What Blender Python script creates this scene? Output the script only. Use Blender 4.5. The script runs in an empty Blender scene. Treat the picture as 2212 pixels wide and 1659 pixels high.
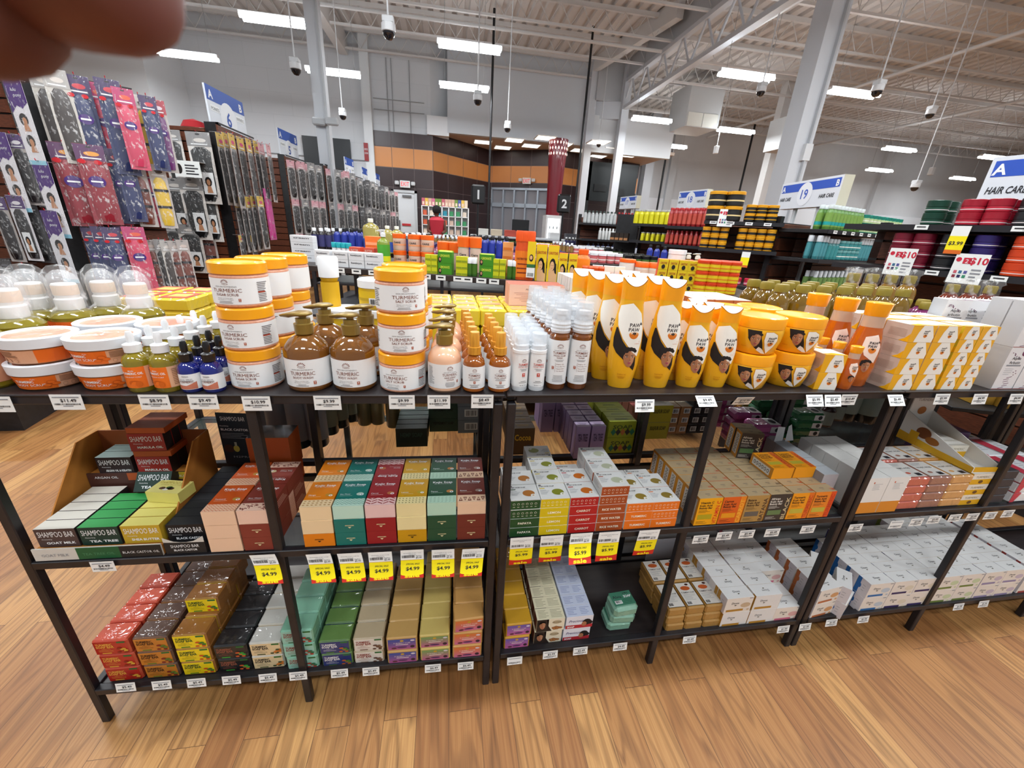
import bpy, math, random
from mathutils import Vector, Matrix
from math import sin, cos, pi, radians
random.seed(7)
SC = bpy.context.scene
COL = SC.collection
# ------------------------------------------------------------------ camera
FPX, PITCH, ROLL, YAW, CAMZ = 860.49, radians(21.2492), radians(3.3466), radians(9.9186), 1.23135
fw = Vector((sin(YAW)*cos(PITCH), cos(YAW)*cos(PITCH), -sin(PITCH)))
r0 = Vector((cos(YAW), -sin(YAW), 0)); u0 = r0.cross(fw)
RX = cos(ROLL)*r0 + sin(ROLL)*u0; UP = -sin(ROLL)*r0 + cos(ROLL)*u0
CAMP = Vector((0, 0, CAMZ))
cd = bpy.data.cameras.new('camera'); cam = bpy.data.objects.new('camera', cd); COL.objects.link(cam)
cd.sensor_width = 36; cd.lens = FPX/2212*36; cd.clip_start = .01; cd.clip_end = 200
m3 = Matrix((RX, UP, -fw)).transposed(); cam.matrix_world = Matrix.Translation(CAMP) @ m3.to_4x4()
cd.dof.use_dof = True; cd.dof.focus_distance = 1.5; cd.dof.aperture_fstop = 15
SC.camera = cam
# ------------------------------------------------------------------ view + world
SC.view_settings.view_transform = 'Standard'; SC.view_settings.look = 'None'
SC.view_settings.gamma = 1; SC.view_settings.exposure = -0.22; SC.view_settings.use_curve_mapping = False
w = bpy.data.worlds.new('world'); SC.world = w; w.use_nodes = True
w.node_tree.nodes['Background'].inputs[0].default_value = (.93, .96, 1, 1)
w.node_tree.nodes['Background'].inputs[1].default_value = .35

def G(px, py, **k):
    """world point seen at a photo pixel on the plane X=, Y= or Z="""
    d = fw + RX*((px-1106)/FPX) - UP*((py-829.5)/FPX)
    a, v = list(k.items())[0]; i = 'XYZ'.index(a)
    return CAMP + d*((v-CAMP[i])/d[i])

# ------------------------------------------------------------------ materials
MATS = {}
def lin(c):
    if isinstance(c, str):
        c = [int(c[i:i+2], 16)/255 for i in (0, 2, 4)]
    return tuple((x/12.92 if x <= .04045 else ((x+.055)/1.055)**2.4) for x in c) + (1,)
def M(hexc, rough=.55, metal=0, trans=0, emit=0, coat=0, ior=1.45, alpha=1):
    key = (hexc, rough, metal, trans, emit, coat, ior, alpha)
    if key in MATS: return MATS[key]
    m = bpy.data.materials.new('mat_%s' % hexc); m.use_nodes = True
    b = m.node_tree.nodes['Principled BSDF']; c = lin(hexc)
    b.inputs['Base Color'].default_value = c; b.inputs['Roughness'].default_value = rough
    b.inputs['Metallic'].default_value = metal; b.inputs['Transmission Weight'].default_value = trans
    b.inputs['Coat Weight'].default_value = coat; b.inputs['IOR'].default_value = ior
    b.inputs['Alpha'].default_value = alpha
    if emit: b.inputs['Emission Color'].default_value = c; b.inputs['Emission Strength'].default_value = emit
    m.diffuse_color = c; MATS[key] = m
    return m
def nodes(name, rough=.6):
    m = bpy.data.materials.new(name); m.use_nodes = True
    nt = m.node_tree; b = nt.nodes['Principled BSDF']; b.inputs['Roughness'].default_value = rough
    return m, nt, b
def N(nt, t, **k):
    n = nt.nodes.new(t)
    for a, v in k.items(): setattr(n, a, v)
    return n
def ramp(nt, stops):
    r = N(nt, 'ShaderNodeValToRGB'); e = r.color_ramp.elements
    while len(e) < len(stops): e.new(.5)
    for i, (p, c) in enumerate(stops): e[i].position = p; e[i].color = lin(c) if isinstance(c, str) else c
    return r
def coords(nt, sc=(1, 1, 1), rot=(0, 0, 0)):
    t = N(nt, 'ShaderNodeTexCoord'); mp = N(nt, 'ShaderNodeMapping')
    mp.inputs['Scale'].default_value = sc; mp.inputs['Rotation'].default_value = rot
    nt.links.new(t.outputs['Object'], mp.inputs[0]); return mp

def mat_floor():
    m, nt, b = nodes('oak_floor', .42); L = nt.links.new
    # swap axes so planks run along Y
    t = N(nt, 'ShaderNodeTexCoord'); sx = N(nt, 'ShaderNodeSeparateXYZ'); L(t.outputs['Object'], sx.inputs[0])
    cb = N(nt, 'ShaderNodeCombineXYZ'); L(sx.outputs[1], cb.inputs[0]); L(sx.outputs[0], cb.inputs[1])
    br = N(nt, 'ShaderNodeTexBrick'); L(cb.outputs[0], br.inputs[0]); br.offset = .37; br.offset_frequency = 2
    for k, v in dict(Scale=1, Mortar_Size=.0006, Brick_Width=1.1, Row_Height=.085, Mortar_Smooth=.1, Bias=0).items():
        br.inputs[k.replace('_', ' ')].default_value = v
    br.inputs['Color1'].default_value = (0, 0, 0, 1); br.inputs['Color2'].default_value = (1, 1, 1, 1)
    br.inputs['Mortar'].default_value = (.5, .5, .5, 1)
    # per plank offset for the grain
    mul = N(nt, 'ShaderNodeVectorMath', operation='MULTIPLY'); L(cb.outputs[0], mul.inputs[0]); mul.inputs[1].default_value = (1, 1, 1)
    off = N(nt, 'ShaderNodeVectorMath', operation='MULTIPLY_ADD'); L(br.outputs[0], off.inputs[0])
    off.inputs[1].default_value = (7.3, 3.1, 11.7); L(mul.outputs[0], off.inputs[2])
    sc1 = N(nt, 'ShaderNodeVectorMath', operation='MULTIPLY'); L(off.outputs[0], sc1.inputs[0]); sc1.inputs[1].default_value = (.8, 9, 1)
    n1 = N(nt, 'ShaderNodeTexNoise'); L(sc1.outputs[0], n1.inputs[0]); n1.inputs['Scale'].default_value = 1.0; n1.inputs['Detail'].default_value = 2
    # cathedral rings = sin of noise
    r1 = N(nt, 'ShaderNodeMath', operation='MULTIPLY'); L(n1.outputs[0], r1.inputs[0]); r1.inputs[1].default_value = 80
    r2 = N(nt, 'ShaderNodeMath', operation='SINE'); L(r1.outputs[0], r2.inputs[0])
    r3 = N(nt, 'ShaderNodeMapRange'); L(r2.outputs[0], r3.inputs[0]); r3.inputs[1].default_value = .1; r3.inputs[2].default_value = 1
    sc2 = N(nt, 'ShaderNodeVectorMath', operation='MULTIPLY'); L(off.outputs[0], sc2.inputs[0]); sc2.inputs[1].default_value = (4, 260, 1)
    n2 = N(nt, 'ShaderNodeTexNoise'); L(sc2.outputs[0], n2.inputs[0]); n2.inputs['Scale'].default_value = 1; n2.inputs['Detail'].default_value = 3
    base = ramp(nt, [(0, '94653a'), (.3, '9e6f40'), (.7, 'a87a48'), (1, 'b88c55')]); L(br.outputs[0], base.inputs[0])
    mx = N(nt, 'ShaderNodeMix', data_type='RGBA'); L(base.outputs[0], mx.inputs[6]); mx.inputs[7].default_value = lin('5a3618')
    f1 = N(nt, 'ShaderNodeMath', operation='MULTIPLY'); L(r3.outputs[0], f1.inputs[0])
    g = N(nt, 'ShaderNodeMapRange'); L(n2.outputs[0], g.inputs[0]); g.inputs[1].default_value = .3; g.inputs[2].default_value = .8
    L(g.outputs[0], f1.inputs[1]); L(f1.outputs[0], mx.inputs[0])
    mx2 = N(nt, 'ShaderNodeMix', data_type='RGBA'); mx2.blend_type = 'MULTIPLY'; mx2.inputs[0].default_value = .4
    L(mx.outputs[2], mx2.inputs[6]); rr = ramp(nt, [(.35, 'b08860'), (.65, 'ffffff')]); L(n2.outputs[0], rr.inputs[0]); L(rr.outputs[0], mx2.inputs[7])
    mx3 = N(nt, 'ShaderNodeMix', data_type='RGBA'); L(br.outputs['Fac'], mx3.inputs[0]); L(mx2.outputs[2], mx3.inputs[6]); mx3.inputs[7].default_value = lin('4a2c16')
    L(mx3.outputs[2], b.inputs['Base Color'])
    bp = N(nt, 'ShaderNodeBump'); bp.inputs['Strength'].default_value = .08; L(n2.outputs[0], bp.inputs['Height']); L(bp.outputs[0], b.inputs['Normal'])
    return m
def mat_noise(name, c1, c2, scale=3, rough=.7, detail=4, bump=0, sc=(1, 1, 1), lo=.35, hi=.65):
    m, nt, b = nodes(name, rough); mp = coords(nt, sc); n = N(nt, 'ShaderNodeTexNoise'); n.inputs['Scale'].default_value = scale; n.inputs['Detail'].default_value = detail
    nt.links.new(mp.outputs[0], n.inputs[0]); r = ramp(nt, [(lo, c1), (hi, c2)]); nt.links.new(n.outputs[0], r.inputs[0]); nt.links.new(r.outputs[0], b.inputs['Base Color'])
    if bump:
        bp = N(nt, 'ShaderNodeBump'); bp.inputs['Strength'].default_value = bump; nt.links.new(n.outputs[0], bp.inputs['Height']); nt.links.new(bp.outputs[0], b.inputs['Normal'])
    return m
def mat_blocks(name, c1, c2, w_, h_, mort, rough=.8, ms=.01, axis='X'):
    m, nt, b = nodes(name, rough); L = nt.links.new
    t = N(nt, 'ShaderNodeTexCoord'); sx = N(nt, 'ShaderNodeSeparateXYZ'); L(t.outputs['Object'], sx.inputs[0])
    cb = N(nt, 'ShaderNodeCombineXYZ'); L(sx.outputs[0 if axis == 'X' else 1], cb.inputs[0]); L(sx.outputs[2], cb.inputs[1])
    br = N(nt, 'ShaderNodeTexBrick'); L(cb.outputs[0], br.inputs[0]); br.offset = 0 if axis == 'T' else .5
    for k, v in {'Scale': 1, 'Mortar Size': ms, 'Brick Width': w_, 'Row Height': h_, 'Mortar Smooth': .2}.items(): br.inputs[k].default_value = v
    br.inputs['Color1'].default_value = lin(c1); br.inputs['Color2'].default_value = lin(c2); br.inputs['Mortar'].default_value = lin(mort)
    L(br.outputs[0], b.inputs['Base Color']); return m
def mat_slat(name='slatwall_wood', c1='4a2618', c2='6e3b25', pitch=.075):
    m, nt, b = nodes(name, .45); L = nt.links.new
    t = N(nt, 'ShaderNodeTexCoord'); mp = N(nt, 'ShaderNodeMapping'); mp.inputs['Scale'].default_value = (6, 6, 45); L(t.outputs['Object'], mp.inputs[0])
    n = N(nt, 'ShaderNodeTexNoise'); L(mp.outputs[0], n.inputs[0]); n.inputs['Detail'].default_value = 3
    r = ramp(nt, [(.3, c1), (.7, c2)]); L(n.outputs[0], r.inputs[0]); L(r.outputs[0], b.inputs['Base Color']); return m
def mat_foil(name, c, rough=.25, strength=.6, scale=60):
    """shrink-wrapped product: gloss coat with crinkled normals"""
    key = ('foil', c, rough, strength)
    if key in MATS: return MATS[key]
    m, nt, b = nodes(name, .6); b.inputs['Base Color'].default_value = lin(c); b.inputs['Coat Weight'].default_value = 1; b.inputs['Coat Roughness'].default_value = .08
    mp = coords(nt, (1, 1, 1)); n = N(nt, 'ShaderNodeTexNoise'); n.inputs['Scale'].default_value = scale; n.inputs['Detail'].default_value = 1.5; n.inputs['Distortion'].default_value = .8
    nt.links.new(mp.outputs[0], n.inputs[0]); bp = N(nt, 'ShaderNodeBump'); bp.inputs['Strength'].default_value = strength; bp.inputs['Distance'].default_value = .01
    nt.links.new(n.outputs[0], bp.inputs['Height']); nt.links.new(bp.outputs[0], b.inputs['Coat Normal']); MATS[key] = m; return m
def mat_clear(name='clear_plastic', c='ffffff', alpha=.25, rough=.08):
    key = ('clear', c, alpha)
    if key in MATS: return MATS[key]
    m, nt, b = nodes(name, rough); b.inputs['Base Color'].default_value = lin(c); b.inputs['Alpha'].default_value = alpha
    b.inputs['Coat Weight'].default_value = .6; b.inputs['Coat Roughness'].default_value = .05; MATS[key] = m; return m
def mat_cellophane():
    key = 'cello'
    if key in MATS: return MATS[key]
    m, nt, b = nodes('cellophane', .12); b.inputs['Base Color'].default_value = (1, 1, 1, 1); L = nt.links.new
    mp = coords(nt, (1, 1, .5)); n = N(nt, 'ShaderNodeTexNoise'); n.inputs['Scale'].default_value = 42; n.inputs['Detail'].default_value = 2; n.inputs['Distortion'].default_value = 1.2
    L(mp.outputs[0], n.inputs[0]); r = N(nt, 'ShaderNodeMapRange'); L(n.outputs[0], r.inputs[0]); r.inputs[1].default_value = .56; r.inputs[2].default_value = .74; r.inputs[3].default_value = .06; r.inputs[4].default_value = .6
    L(r.outputs[0], b.inputs['Alpha']); bp = N(nt, 'ShaderNodeBump'); bp.inputs['Strength'].default_value = .8; L(n.outputs[0], bp.inputs['Height']); L(bp.outputs[0], b.inputs['Normal'])
    MATS[key] = m; return m
# ------------------------------------------------------------------ text cache
_TX = {}
def glyphs(s, bold=0.0):
    k = (s, bold)
    if k in _TX: return _TX[k]
    cu = bpy.data.curves.new('t', 'FONT'); cu.body = s; cu.resolution_u = 1 if len(s) > 12 else 2; cu.offset = bold; cu.size = 1
    ob = bpy.data.objects.new('t', cu); me = bpy.data.meshes.new_from_object(ob)
    vs = [(v.co.x, v.co.y) for v in me.vertices]; fs = [tuple(p.vertices) for p in me.polygons]
    bpy.data.objects.remove(ob); bpy.data.curves.remove(cu); bpy.data.meshes.remove(me)
    if not vs: vs = [(0, 0)]
    x0 = min(v[0] for v in vs); x1 = max(v[0] for v in vs)
    _TX[k] = (vs, fs, x0, x1); return _TX[k]
# ------------------------------------------------------------------ mesh builder
class MB:
    def __init__(s): s.v = []; s.f = []; s.m = []; s.ml = []; s.sm = []
    def mi(s, mat):
        if mat not in s.ml: s.ml.append(mat)
        return s.ml.index(mat)
    def add(s, vs, fs, mat, smooth=False):
        o = len(s.v); s.v += [tuple(v) for v in vs]; i = s.mi(mat)
        for f in fs: s.f.append(tuple(o+j for j in f)); s.m.append(i); s.sm.append(smooth)
        return s
    def box(s, x0, y0, z0, x1, y1, z1, mat, top=None, front=None, left=None, right=None, back=None):
        V = [(x0, y0, z0), (x1, y0, z0), (x1, y1, z0), (x0, y1, z0), (x0, y0, z1), (x1, y0, z1), (x1, y1, z1), (x0, y1, z1)]
        for f, mm in (((3, 2, 1, 0), None), ((4, 5, 6, 7), top), ((0, 1, 5, 4), front), ((1, 2, 6, 5), right), ((2, 3, 7, 6), back), ((3, 0, 4, 7), left)):
            s.add([V[i] for i in f], [(0, 1, 2, 3)], mm or mat)
        return s
    def bbox(s, x0, y0, z0, x1, y1, z1, mat, b=.002):
        """box with chamfered edges"""
        c = [(x0, x1), (y0, y1), (z0, z1)]; vs = []; idx = {}
        for ix in (0, 1):
            for iy in (0, 1):
                for iz in (0, 1):
                    P = (c[0][ix], c[1][iy], c[2][iz]); S = (1 if ix == 0 else -1, 1 if iy == 0 else -1, 1 if iz == 0 else -1)
                    for ax in range(3):
                        q = [P[j] + (0 if j == ax else S[j]*b) for j in range(3)]
                        idx[(ix, iy, iz, ax)] = len(vs); vs.append(q)
        fs = []
        for ax in range(3):
            o = [a for a in range(3) if a != ax]
            for e in (0, 1):
                cyc = [(0, 0), (1, 0), (1, 1), (0, 1)]
                f = []
                for a, b_ in cyc:
                    k = [0, 0, 0]; k[ax] = e; k[o[0]] = a; k[o[1]] = b_; f.append(idx[(k[0], k[1], k[2], ax)])
                fs.append(f)
            for a in (0, 1):
                for b_ in (0, 1):
                    k = [0, 0, 0]; k[o[0]] = a; k[o[1]] = b_; k2 = list(k); k2[ax] = 1
                    fs.append([idx[(*k, o[0])], idx[(*k2, o[0])], idx[(*k2, o[1])], idx[(*k, o[1])]])
        for ix in (0, 1):
            for iy in (0, 1):
                for iz in (0, 1): fs.append([idx[(ix, iy, iz, a)] for a in range(3)])
        return s.add(vs, fs, mat)
    def tube(s, a, b, r, mat, n=8, r2=None, caps=True, smooth=True):
        a = Vector(a); b = Vector(b); d = (b-a).normalized(); r2 = r if r2 is None else r2
        u = d.orthogonal().normalized(); w_ = d.cross(u)
        vs = [a+(u*cos(t)+w_*sin(t))*r for t in [2*pi*i/n for i in range(n)]] + [b+(u*cos(t)+w_*sin(t))*r2 for t in [2*pi*i/n for i in range(n)]]
        s.add(vs, [(i, (i+1) % n, n+(i+1) % n, n+i) for i in range(n)], mat, smooth)
        if caps: s.add(vs[:n], [tuple(range(n))[::-1]], mat); s.add(vs[n:], [tuple(range(n))], mat)
        return s
    def path(s, pts, r, mat, n=6):
        for a, b in zip(pts, pts[1:]): s.tube(a, b, r, mat, n)
        return s
    def lathe(s, prof, mat, n=28, c=(0, 0, 0), sx=1, sy=1, smooth=True):
        """prof: (r, z[, mat]) from bottom to top"""
        k = len(prof); rings = []
        def ring(p):
            rings.append(len(s.v)); s.v += [(c[0]+p[0]*sx*sin(2*pi*i/n), c[1]-p[0]*sy*cos(2*pi*i/n), c[2]+p[1]) for i in range(n)]; return rings[-1]
        prev = None; pd = None
        for j in range(k-1):
            p, q = prof[j], prof[j+1]
            if p[0] == 0 and q[0] == 0: prev = None; continue
            d = math.atan2(q[1]-p[1], q[0]-p[0])
            if prev is None or pd is None or abs((d-pd+pi) % (2*pi)-pi) > .62: prev = ring(p)
            nx_ = ring(q); mm = s.mi(p[2] if len(p) > 2 else mat)
            for i in range(n):
                i2 = (i+1) % n
                s.f.append((prev+i, prev+i2, nx_+i2, nx_+i)); s.m.append(mm); s.sm.append(smooth)
            prev = nx_; pd = d
        return s
    # ---- printed art; T maps (u, v, w) to space
    def quad(s, T, u0, v0, u1, v1, mat, w=.0003, nx=1):
        vs = []; fs = []
        for i in range(nx+1):
            u = u0+(u1-u0)*i/nx; vs += [T(u, v0, w), T(u, v1, w)]
        for i in range(nx): fs.append((2*i, 2*i+2, 2*i+3, 2*i+1))
        return s.add(vs, fs, mat)
    def poly(s, T, pts, mat, w=.0003, strip=None):
        if not strip: return s.add([T(u, v, w) for u, v in pts], [tuple(range(len(pts)))], mat)
        def clip(q, ax, lim, sg):
            out = []
            for j in range(len(q)):
                p, r_ = q[j], q[(j+1) % len(q)]; ip = sg*(p[ax]-lim) >= -1e-9; ir = sg*(r_[ax]-lim) >= -1e-9
                if ip: out.append(p)
                if ip != ir:
                    t = (lim-p[ax])/(r_[ax]-p[ax]); out.append((p[0]+(r_[0]-p[0])*t, p[1]+(r_[1]-p[1])*t))
            return out
        a = min(p[0] for p in pts); b = max(p[0] for p in pts); n = max(1, int((b-a)/strip+.99))
        for i in range(n):
            q = clip(clip(pts, 0, a+(b-a)*i/n, 1), 0, a+(b-a)*(i+1)/n, -1)
            if len(q) < 3: continue
            c0 = min(p[1] for p in q); c1 = max(p[1] for p in q); m = max(1, int((c1-c0)/(strip*2)+.99))
            for k in range(m):
                r = clip(clip(q, 1, c0+(c1-c0)*k/m, 1), 1, c0+(c1-c0)*(k+1)/m, -1)
                if len(r) >= 3: s.add([T(u, v, w) for u, v in r], [tuple(range(len(r)))], mat)
        return s
    def ell(s, T, cu, cv, ru, rv, mat, w=.0003, n=18, strip=None, a0=0, a1=2*pi):
        full = abs(a1-a0-2*pi) < 1e-6
        pts = [(cu+ru*cos(a0+(a1-a0)*i/n), cv+rv*sin(a0+(a1-a0)*i/n)) for i in range(n if full else n+1)]
        return s.poly(T, pts, mat, w, strip)
    def text(s, T, txt, u, v, h, mat, width=None, w=.0005, bold=0.0, align='c', flip=False, maxw=None, slant=0):
        """h = height of a capital"""
        vs, fs, x0, x1 = glyphs(txt, bold); k = h/.7; wd = max(1e-6, x1-x0); kx = (width/wd) if width else k
        if maxw and wd*kx > maxw: kx = maxw/wd
        off = {'c': -.5, 'l': 0, 'r': -1}[align]*wd*kx; sg = -1 if flip else 1
        s.add([T(u+sg*((x-x0)*kx+off+slant*y*k), v+sg*y*k, w) for x, y in vs], fs, mat); return s
    def lines(s, T, u0, v0, u1, v1, n, mat, w=.0004, nx=1, align='l', fill=.45):
        rnd = random.Random(int((u0*911+v0*313+n)*1e4)); dv = (v1-v0)/n
        for i in range(n):
            f = rnd.uniform(.6, 1); L = (u1-u0)*f; a = u0 if align == 'l' else (u0+u1)/2-L/2
            y = v1-dv*(i+.5)
            s.quad(T, a, y-dv*fill/2, a+L, y+dv*fill/2, mat, w, nx)
        return s
    def barcode(s, T, u0, v0, u1, v1, mat, w=.0004, n=16):
        rnd = random.Random(int((u0+v1)*1e5)+n); du = (u1-u0)/n
        for i in range(n): s.quad(T, u0+du*i, v0, u0+du*(i+rnd.choice((.3, .5, .7))), v1, mat, w)
        return s
    def mesh(s, name):
        me = bpy.data.meshes.new(name); me.from_pydata(s.v, [], s.f)
        for m in s.ml: me.materials.append(m)
        me.polygons.foreach_set('material_index', s.m); me.polygons.foreach_set('use_smooth', s.sm); me.update()
        return me
def Tf(x0=0, y0=0, z0=0): return lambda u, v, w: (x0+u, y0-w, z0+v)          # front face (-Y)
def Tt(x0=0, y0=0, z0=0): return lambda u, v, w: (x0+u, y0+v, z0+w)          # top face
def Tl(x0=0, y0=0, z0=0): return lambda u, v, w: (x0-w, y0-u, z0+v)          # left face (-X)
def Tr(x0=0, y0=0, z0=0): return lambda u, v, w: (x0+w, y0+u, z0+v)
def Tb(x0=0, y0=0, z0=0): return lambda u, v, w: (x0-u, y0+w, z0+v)          # back face (+Y)
def Tc(r, cx=0, cy=0, z0=0, rot=0, rz=None):                                   # cylinder wrap
    def T(u, v, w):
        R = rz(v) if rz else r
        a = u/r+rot; return (cx+(R+w)*sin(a), cy-(R+w)*cos(a), z0+v)
    return T
# ------------------------------------------------------------------ things
def tag(o, label, cat, group=None):
    if len(label.split()) > 16: label = ' '.join(label.replace(' one of', ' of').replace('the ', '').split()[:16])
    o['label'] = label; o['category'] = cat
    if group: o['group'] = group
    return o
class Proto:
    """kind name + parts; root is a mesh or an Empty; parts = [(name, mesh, [subparts])]"""
    def __init__(s, kind, cat, parts=None, mesh=None, lab=None):
        s.kind = kind; s.cat = cat; s.parts = parts or []; s.root = None; s.me = mesh; s.lab = lab
    def _mk(s, name, me, parent):
        o = bpy.data.objects.new(name, me.mesh(name) if isinstance(me, MB) else me); COL.objects.link(o)
        if parent is not None: o.parent = parent
        return o
    def place(s, x, y, z, rz=0, label='', group=None, rx=0, ry=0, sc=None, parts=True):
        if s.root is None:
            s.root = s._mk(s.kind, s.me, None)
            for p in s.parts:
                c = s._mk(p[0], p[1], s.root)
                for q in (p[2] if len(p) > 2 else []): s._mk(q[0], q[1], c)
            o = s.root
            s.tree = [(c, list(c.children)) for c in s.root.children]
        else:
            o = s.root.copy(); COL.objects.link(o)
            for k in list(o.keys()): del o[k]
            for c, subs in s.tree:
                d = c.copy(); COL.objects.link(d); d.parent = o
                for q in subs: e = q.copy(); COL.objects.link(e); e.parent = d
        o.location = (x, y, z); o.rotation_euler = (rx, ry, rz)
        o.scale = (1, 1, 1) if sc is None else ((sc,)*3 if not isinstance(sc, tuple) else sc)
        tag(o, label or s.kind, s.cat, group); return o
def one(kind, mb, label, cat, group=None, loc=(0, 0, 0), rz=0):
    o = bpy.data.objects.new(kind, mb.mesh(kind)); COL.objects.link(o); o.location = loc; o.rotation_euler = (0, 0, rz); return tag(o, label, cat, group)
def empty(kind, label, cat, loc=(0, 0, 0), rz=0, group=None):
    o = bpy.data.objects.new(kind, None); COL.objects.link(o); o.location = loc; o.rotation_euler = (0, 0, rz); o.empty_display_size = .05; return tag(o, label, cat, group)
def part(name, mb, parent, label=None):
    o = bpy.data.objects.new(name, mb.mesh(name)); COL.objects.link(o); o.parent = parent
    if label: o['label'] = label
    return o
def struct(name, mb, parent=None):
    o = bpy.data.objects.new(name, mb.mesh(name)); COL.objects.link(o)
    if parent: o.parent = parent
    else: o['kind'] = 'structure'
    return o
ORD = ['first', 'second', 'third', 'fourth', 'fifth', 'sixth', 'seventh', 'eighth', 'ninth', 'tenth', 'eleventh', 'twelfth', 'thirteenth', 'fourteenth', 'fifteenth', 'sixteenth', 'seventeenth', 'eighteenth', 'nineteenth', 'twentieth'] + ['%dth' % i for i in range(21, 90)]
for _i, _w in ((21, '21st'), (22, '22nd'), (23, '23rd'), (31, '31st'), (32, '32nd'), (33, '33rd')): ORD[_i-1] = _w
def lev(i, n): return 'top' if i == n-1 else ('bottom' if i == 0 else ('middle' if n == 3 else ORD[i]+' from bottom'))
def dep(j, n): return 'front' if j == 0 else ('rearmost' if j == n-1 else ORD[j]+' from front')
BLK = M('16161a', .5); WHT = M('f2f3f4', .5); INK = M('26242a', .6); GRY = M('8d8f94', .6)
# rack frame A stands a hair askew to the others
AZ = -.0262
def A(x, y):
    """position on the left rack: x measured along world X, y = depth behind its front edge"""
    return (x - AZ*0 + .0262*y, .75 + AZ*(x-.0975) + y)
# ================================================================== THE SETTING
b = MB(); b.box(-16, -3, -.05, 32, 24, 0, mat_floor()); struct('floor', b)
wallw = mat_blocks('painted_block_wall', 'cfd2d6', 'd4d6da', 1.2, .6, 'c2c5c9', ms=.004)
wallg = mat_noise('grey_white_wall', 'c9cbce', 'd4d6d8', .5, .8)
b = MB(); b.box(-16, 15.85, 0, -2.4, 16.1, 6.7, wallw); struct('wall_back', b)
g = G(322, 190, Y=14); b = MB(); b.box(-18, 14, 0, g.x, 15.9, 6.6, M('e3e6e9', .8)); struct('wall_left', b)
b = MB(); b.box(-16.2, -3, 0, -16, 16, 6.7, wallw); struct('wall_far_left', b)
b = MB(); b.box(6.4, 20, 0, 32, 20.2, 6.7, wallg); b.box(6.4, 19.95, 0, 32, 20, 3.0, M('e6e9ee', .7))
for x in (10.4, 16, 22): b.box(x, 19.8, 0, x+.35, 20, 6.7, M('c9cccf', .7))
struct('wall_back_right', b)
b = MB(); b.box(31.8, -3, 0, 32, 20, 6.7, wallg); struct('wall_right', b)
# dark tiled portal wall around the exit door and entrance
TIL = M('38292b', .35); TOR = M('cf8a4e', .4); GRT = M('8f8280', .8)
def tile_wall(P, Q, z1, name, cuts=()):
    b = MB(); P = Vector((*P, 0)); Q = Vector((*Q, 0)); D = Q-P; L = D.length; D.normalize(); Nn = Vector((D.y, -D.x, 0))
    T = lambda u, v, w_: tuple(P+D*u+Nn*w_+Vector((0, 0, v)))
    hz = [0, .55, 1.15, 1.75, 2.35, 2.95, 3.55, z1]
    for u0, u1, v0, v1 in ([(0, L, 0, z1)] if not cuts else [(0, cuts[0], 0, z1), (cuts[0], cuts[1], cuts[2], z1), (cuts[1], L, 0, z1)]):
        b.quad(T, u0, v0, u1, v1, GRT, 0)
        nu = max(1, round((u1-u0)/.95)); du = (u1-u0)/nu
        for i in range(nu):
            for a, c in zip(hz, hz[1:]):
                a2, c2 = max(a, v0), min(c, v1)
                if c2-a2 < .05: continue
                m_ = TOR if abs(a-2.95) < .01 else TIL
                vs = []
                b.quad(T, u0+du*i+.008, a2+.008, u0+du*(i+1)-.008, c2-.008, m_, .012)
    b.poly(lambda u, v, w_: tuple(P-Nn*.1+D*u+Vector((0, 0, v))), [(0, 0), (0, z1), (L, z1), (L, 0)], GRT)
    return struct(name, b)
tile_wall((-2.4, 15.72), (-.45, 15.72), 4.0, 'wall_tile_left', (.6, 1.32, 2.2))
tile_wall((-.45, 15.72), (.06, 16.3), 4.0, 'wall_tile_corner')
tile_wall((.06, 16.3), (1.75, 18.15), 4.1, 'wall_tile_angled')
tile_wall((1.75, 18.15), (4.1, 16.75), 4.1, 'wall_tile_entrance', (.1, 2.6, 2.75))
tile_wall((4.1, 16.75), (8.2, 18.3), 4.1, 'wall_tile_right')
# exit door in the tile wall
dr = struct('door_1', MB().box(-1.79, 15.66, 0, -1.09, 15.72, 2.19, M('d9dcdf', .5)))
fr = MB()
for q in ((-1.87, 0, -1.79, 2.27), (-1.09, 0, -1.01, 2.27), (-1.87, 2.19, -1.01, 2.27)): fr.box(q[0], 15.62, q[1], q[2], 15.74, q[3], M('c8cbcd', .5))
struct('door_frame', fr, dr)
struct('door_closer', MB().box(-1.5, 15.6, 2.05, -1.2, 15.66, 2.12, M('6b6b6b', .4)), dr)
struct('door_handle', MB().box(-1.75, 15.6, 1.0, -1.62, 15.66, 1.3, M('55585c', .4)).box(-1.55, 15.63, 1.13, -1.25, 15.66, 1.2, M('c33036')), dr)
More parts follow.
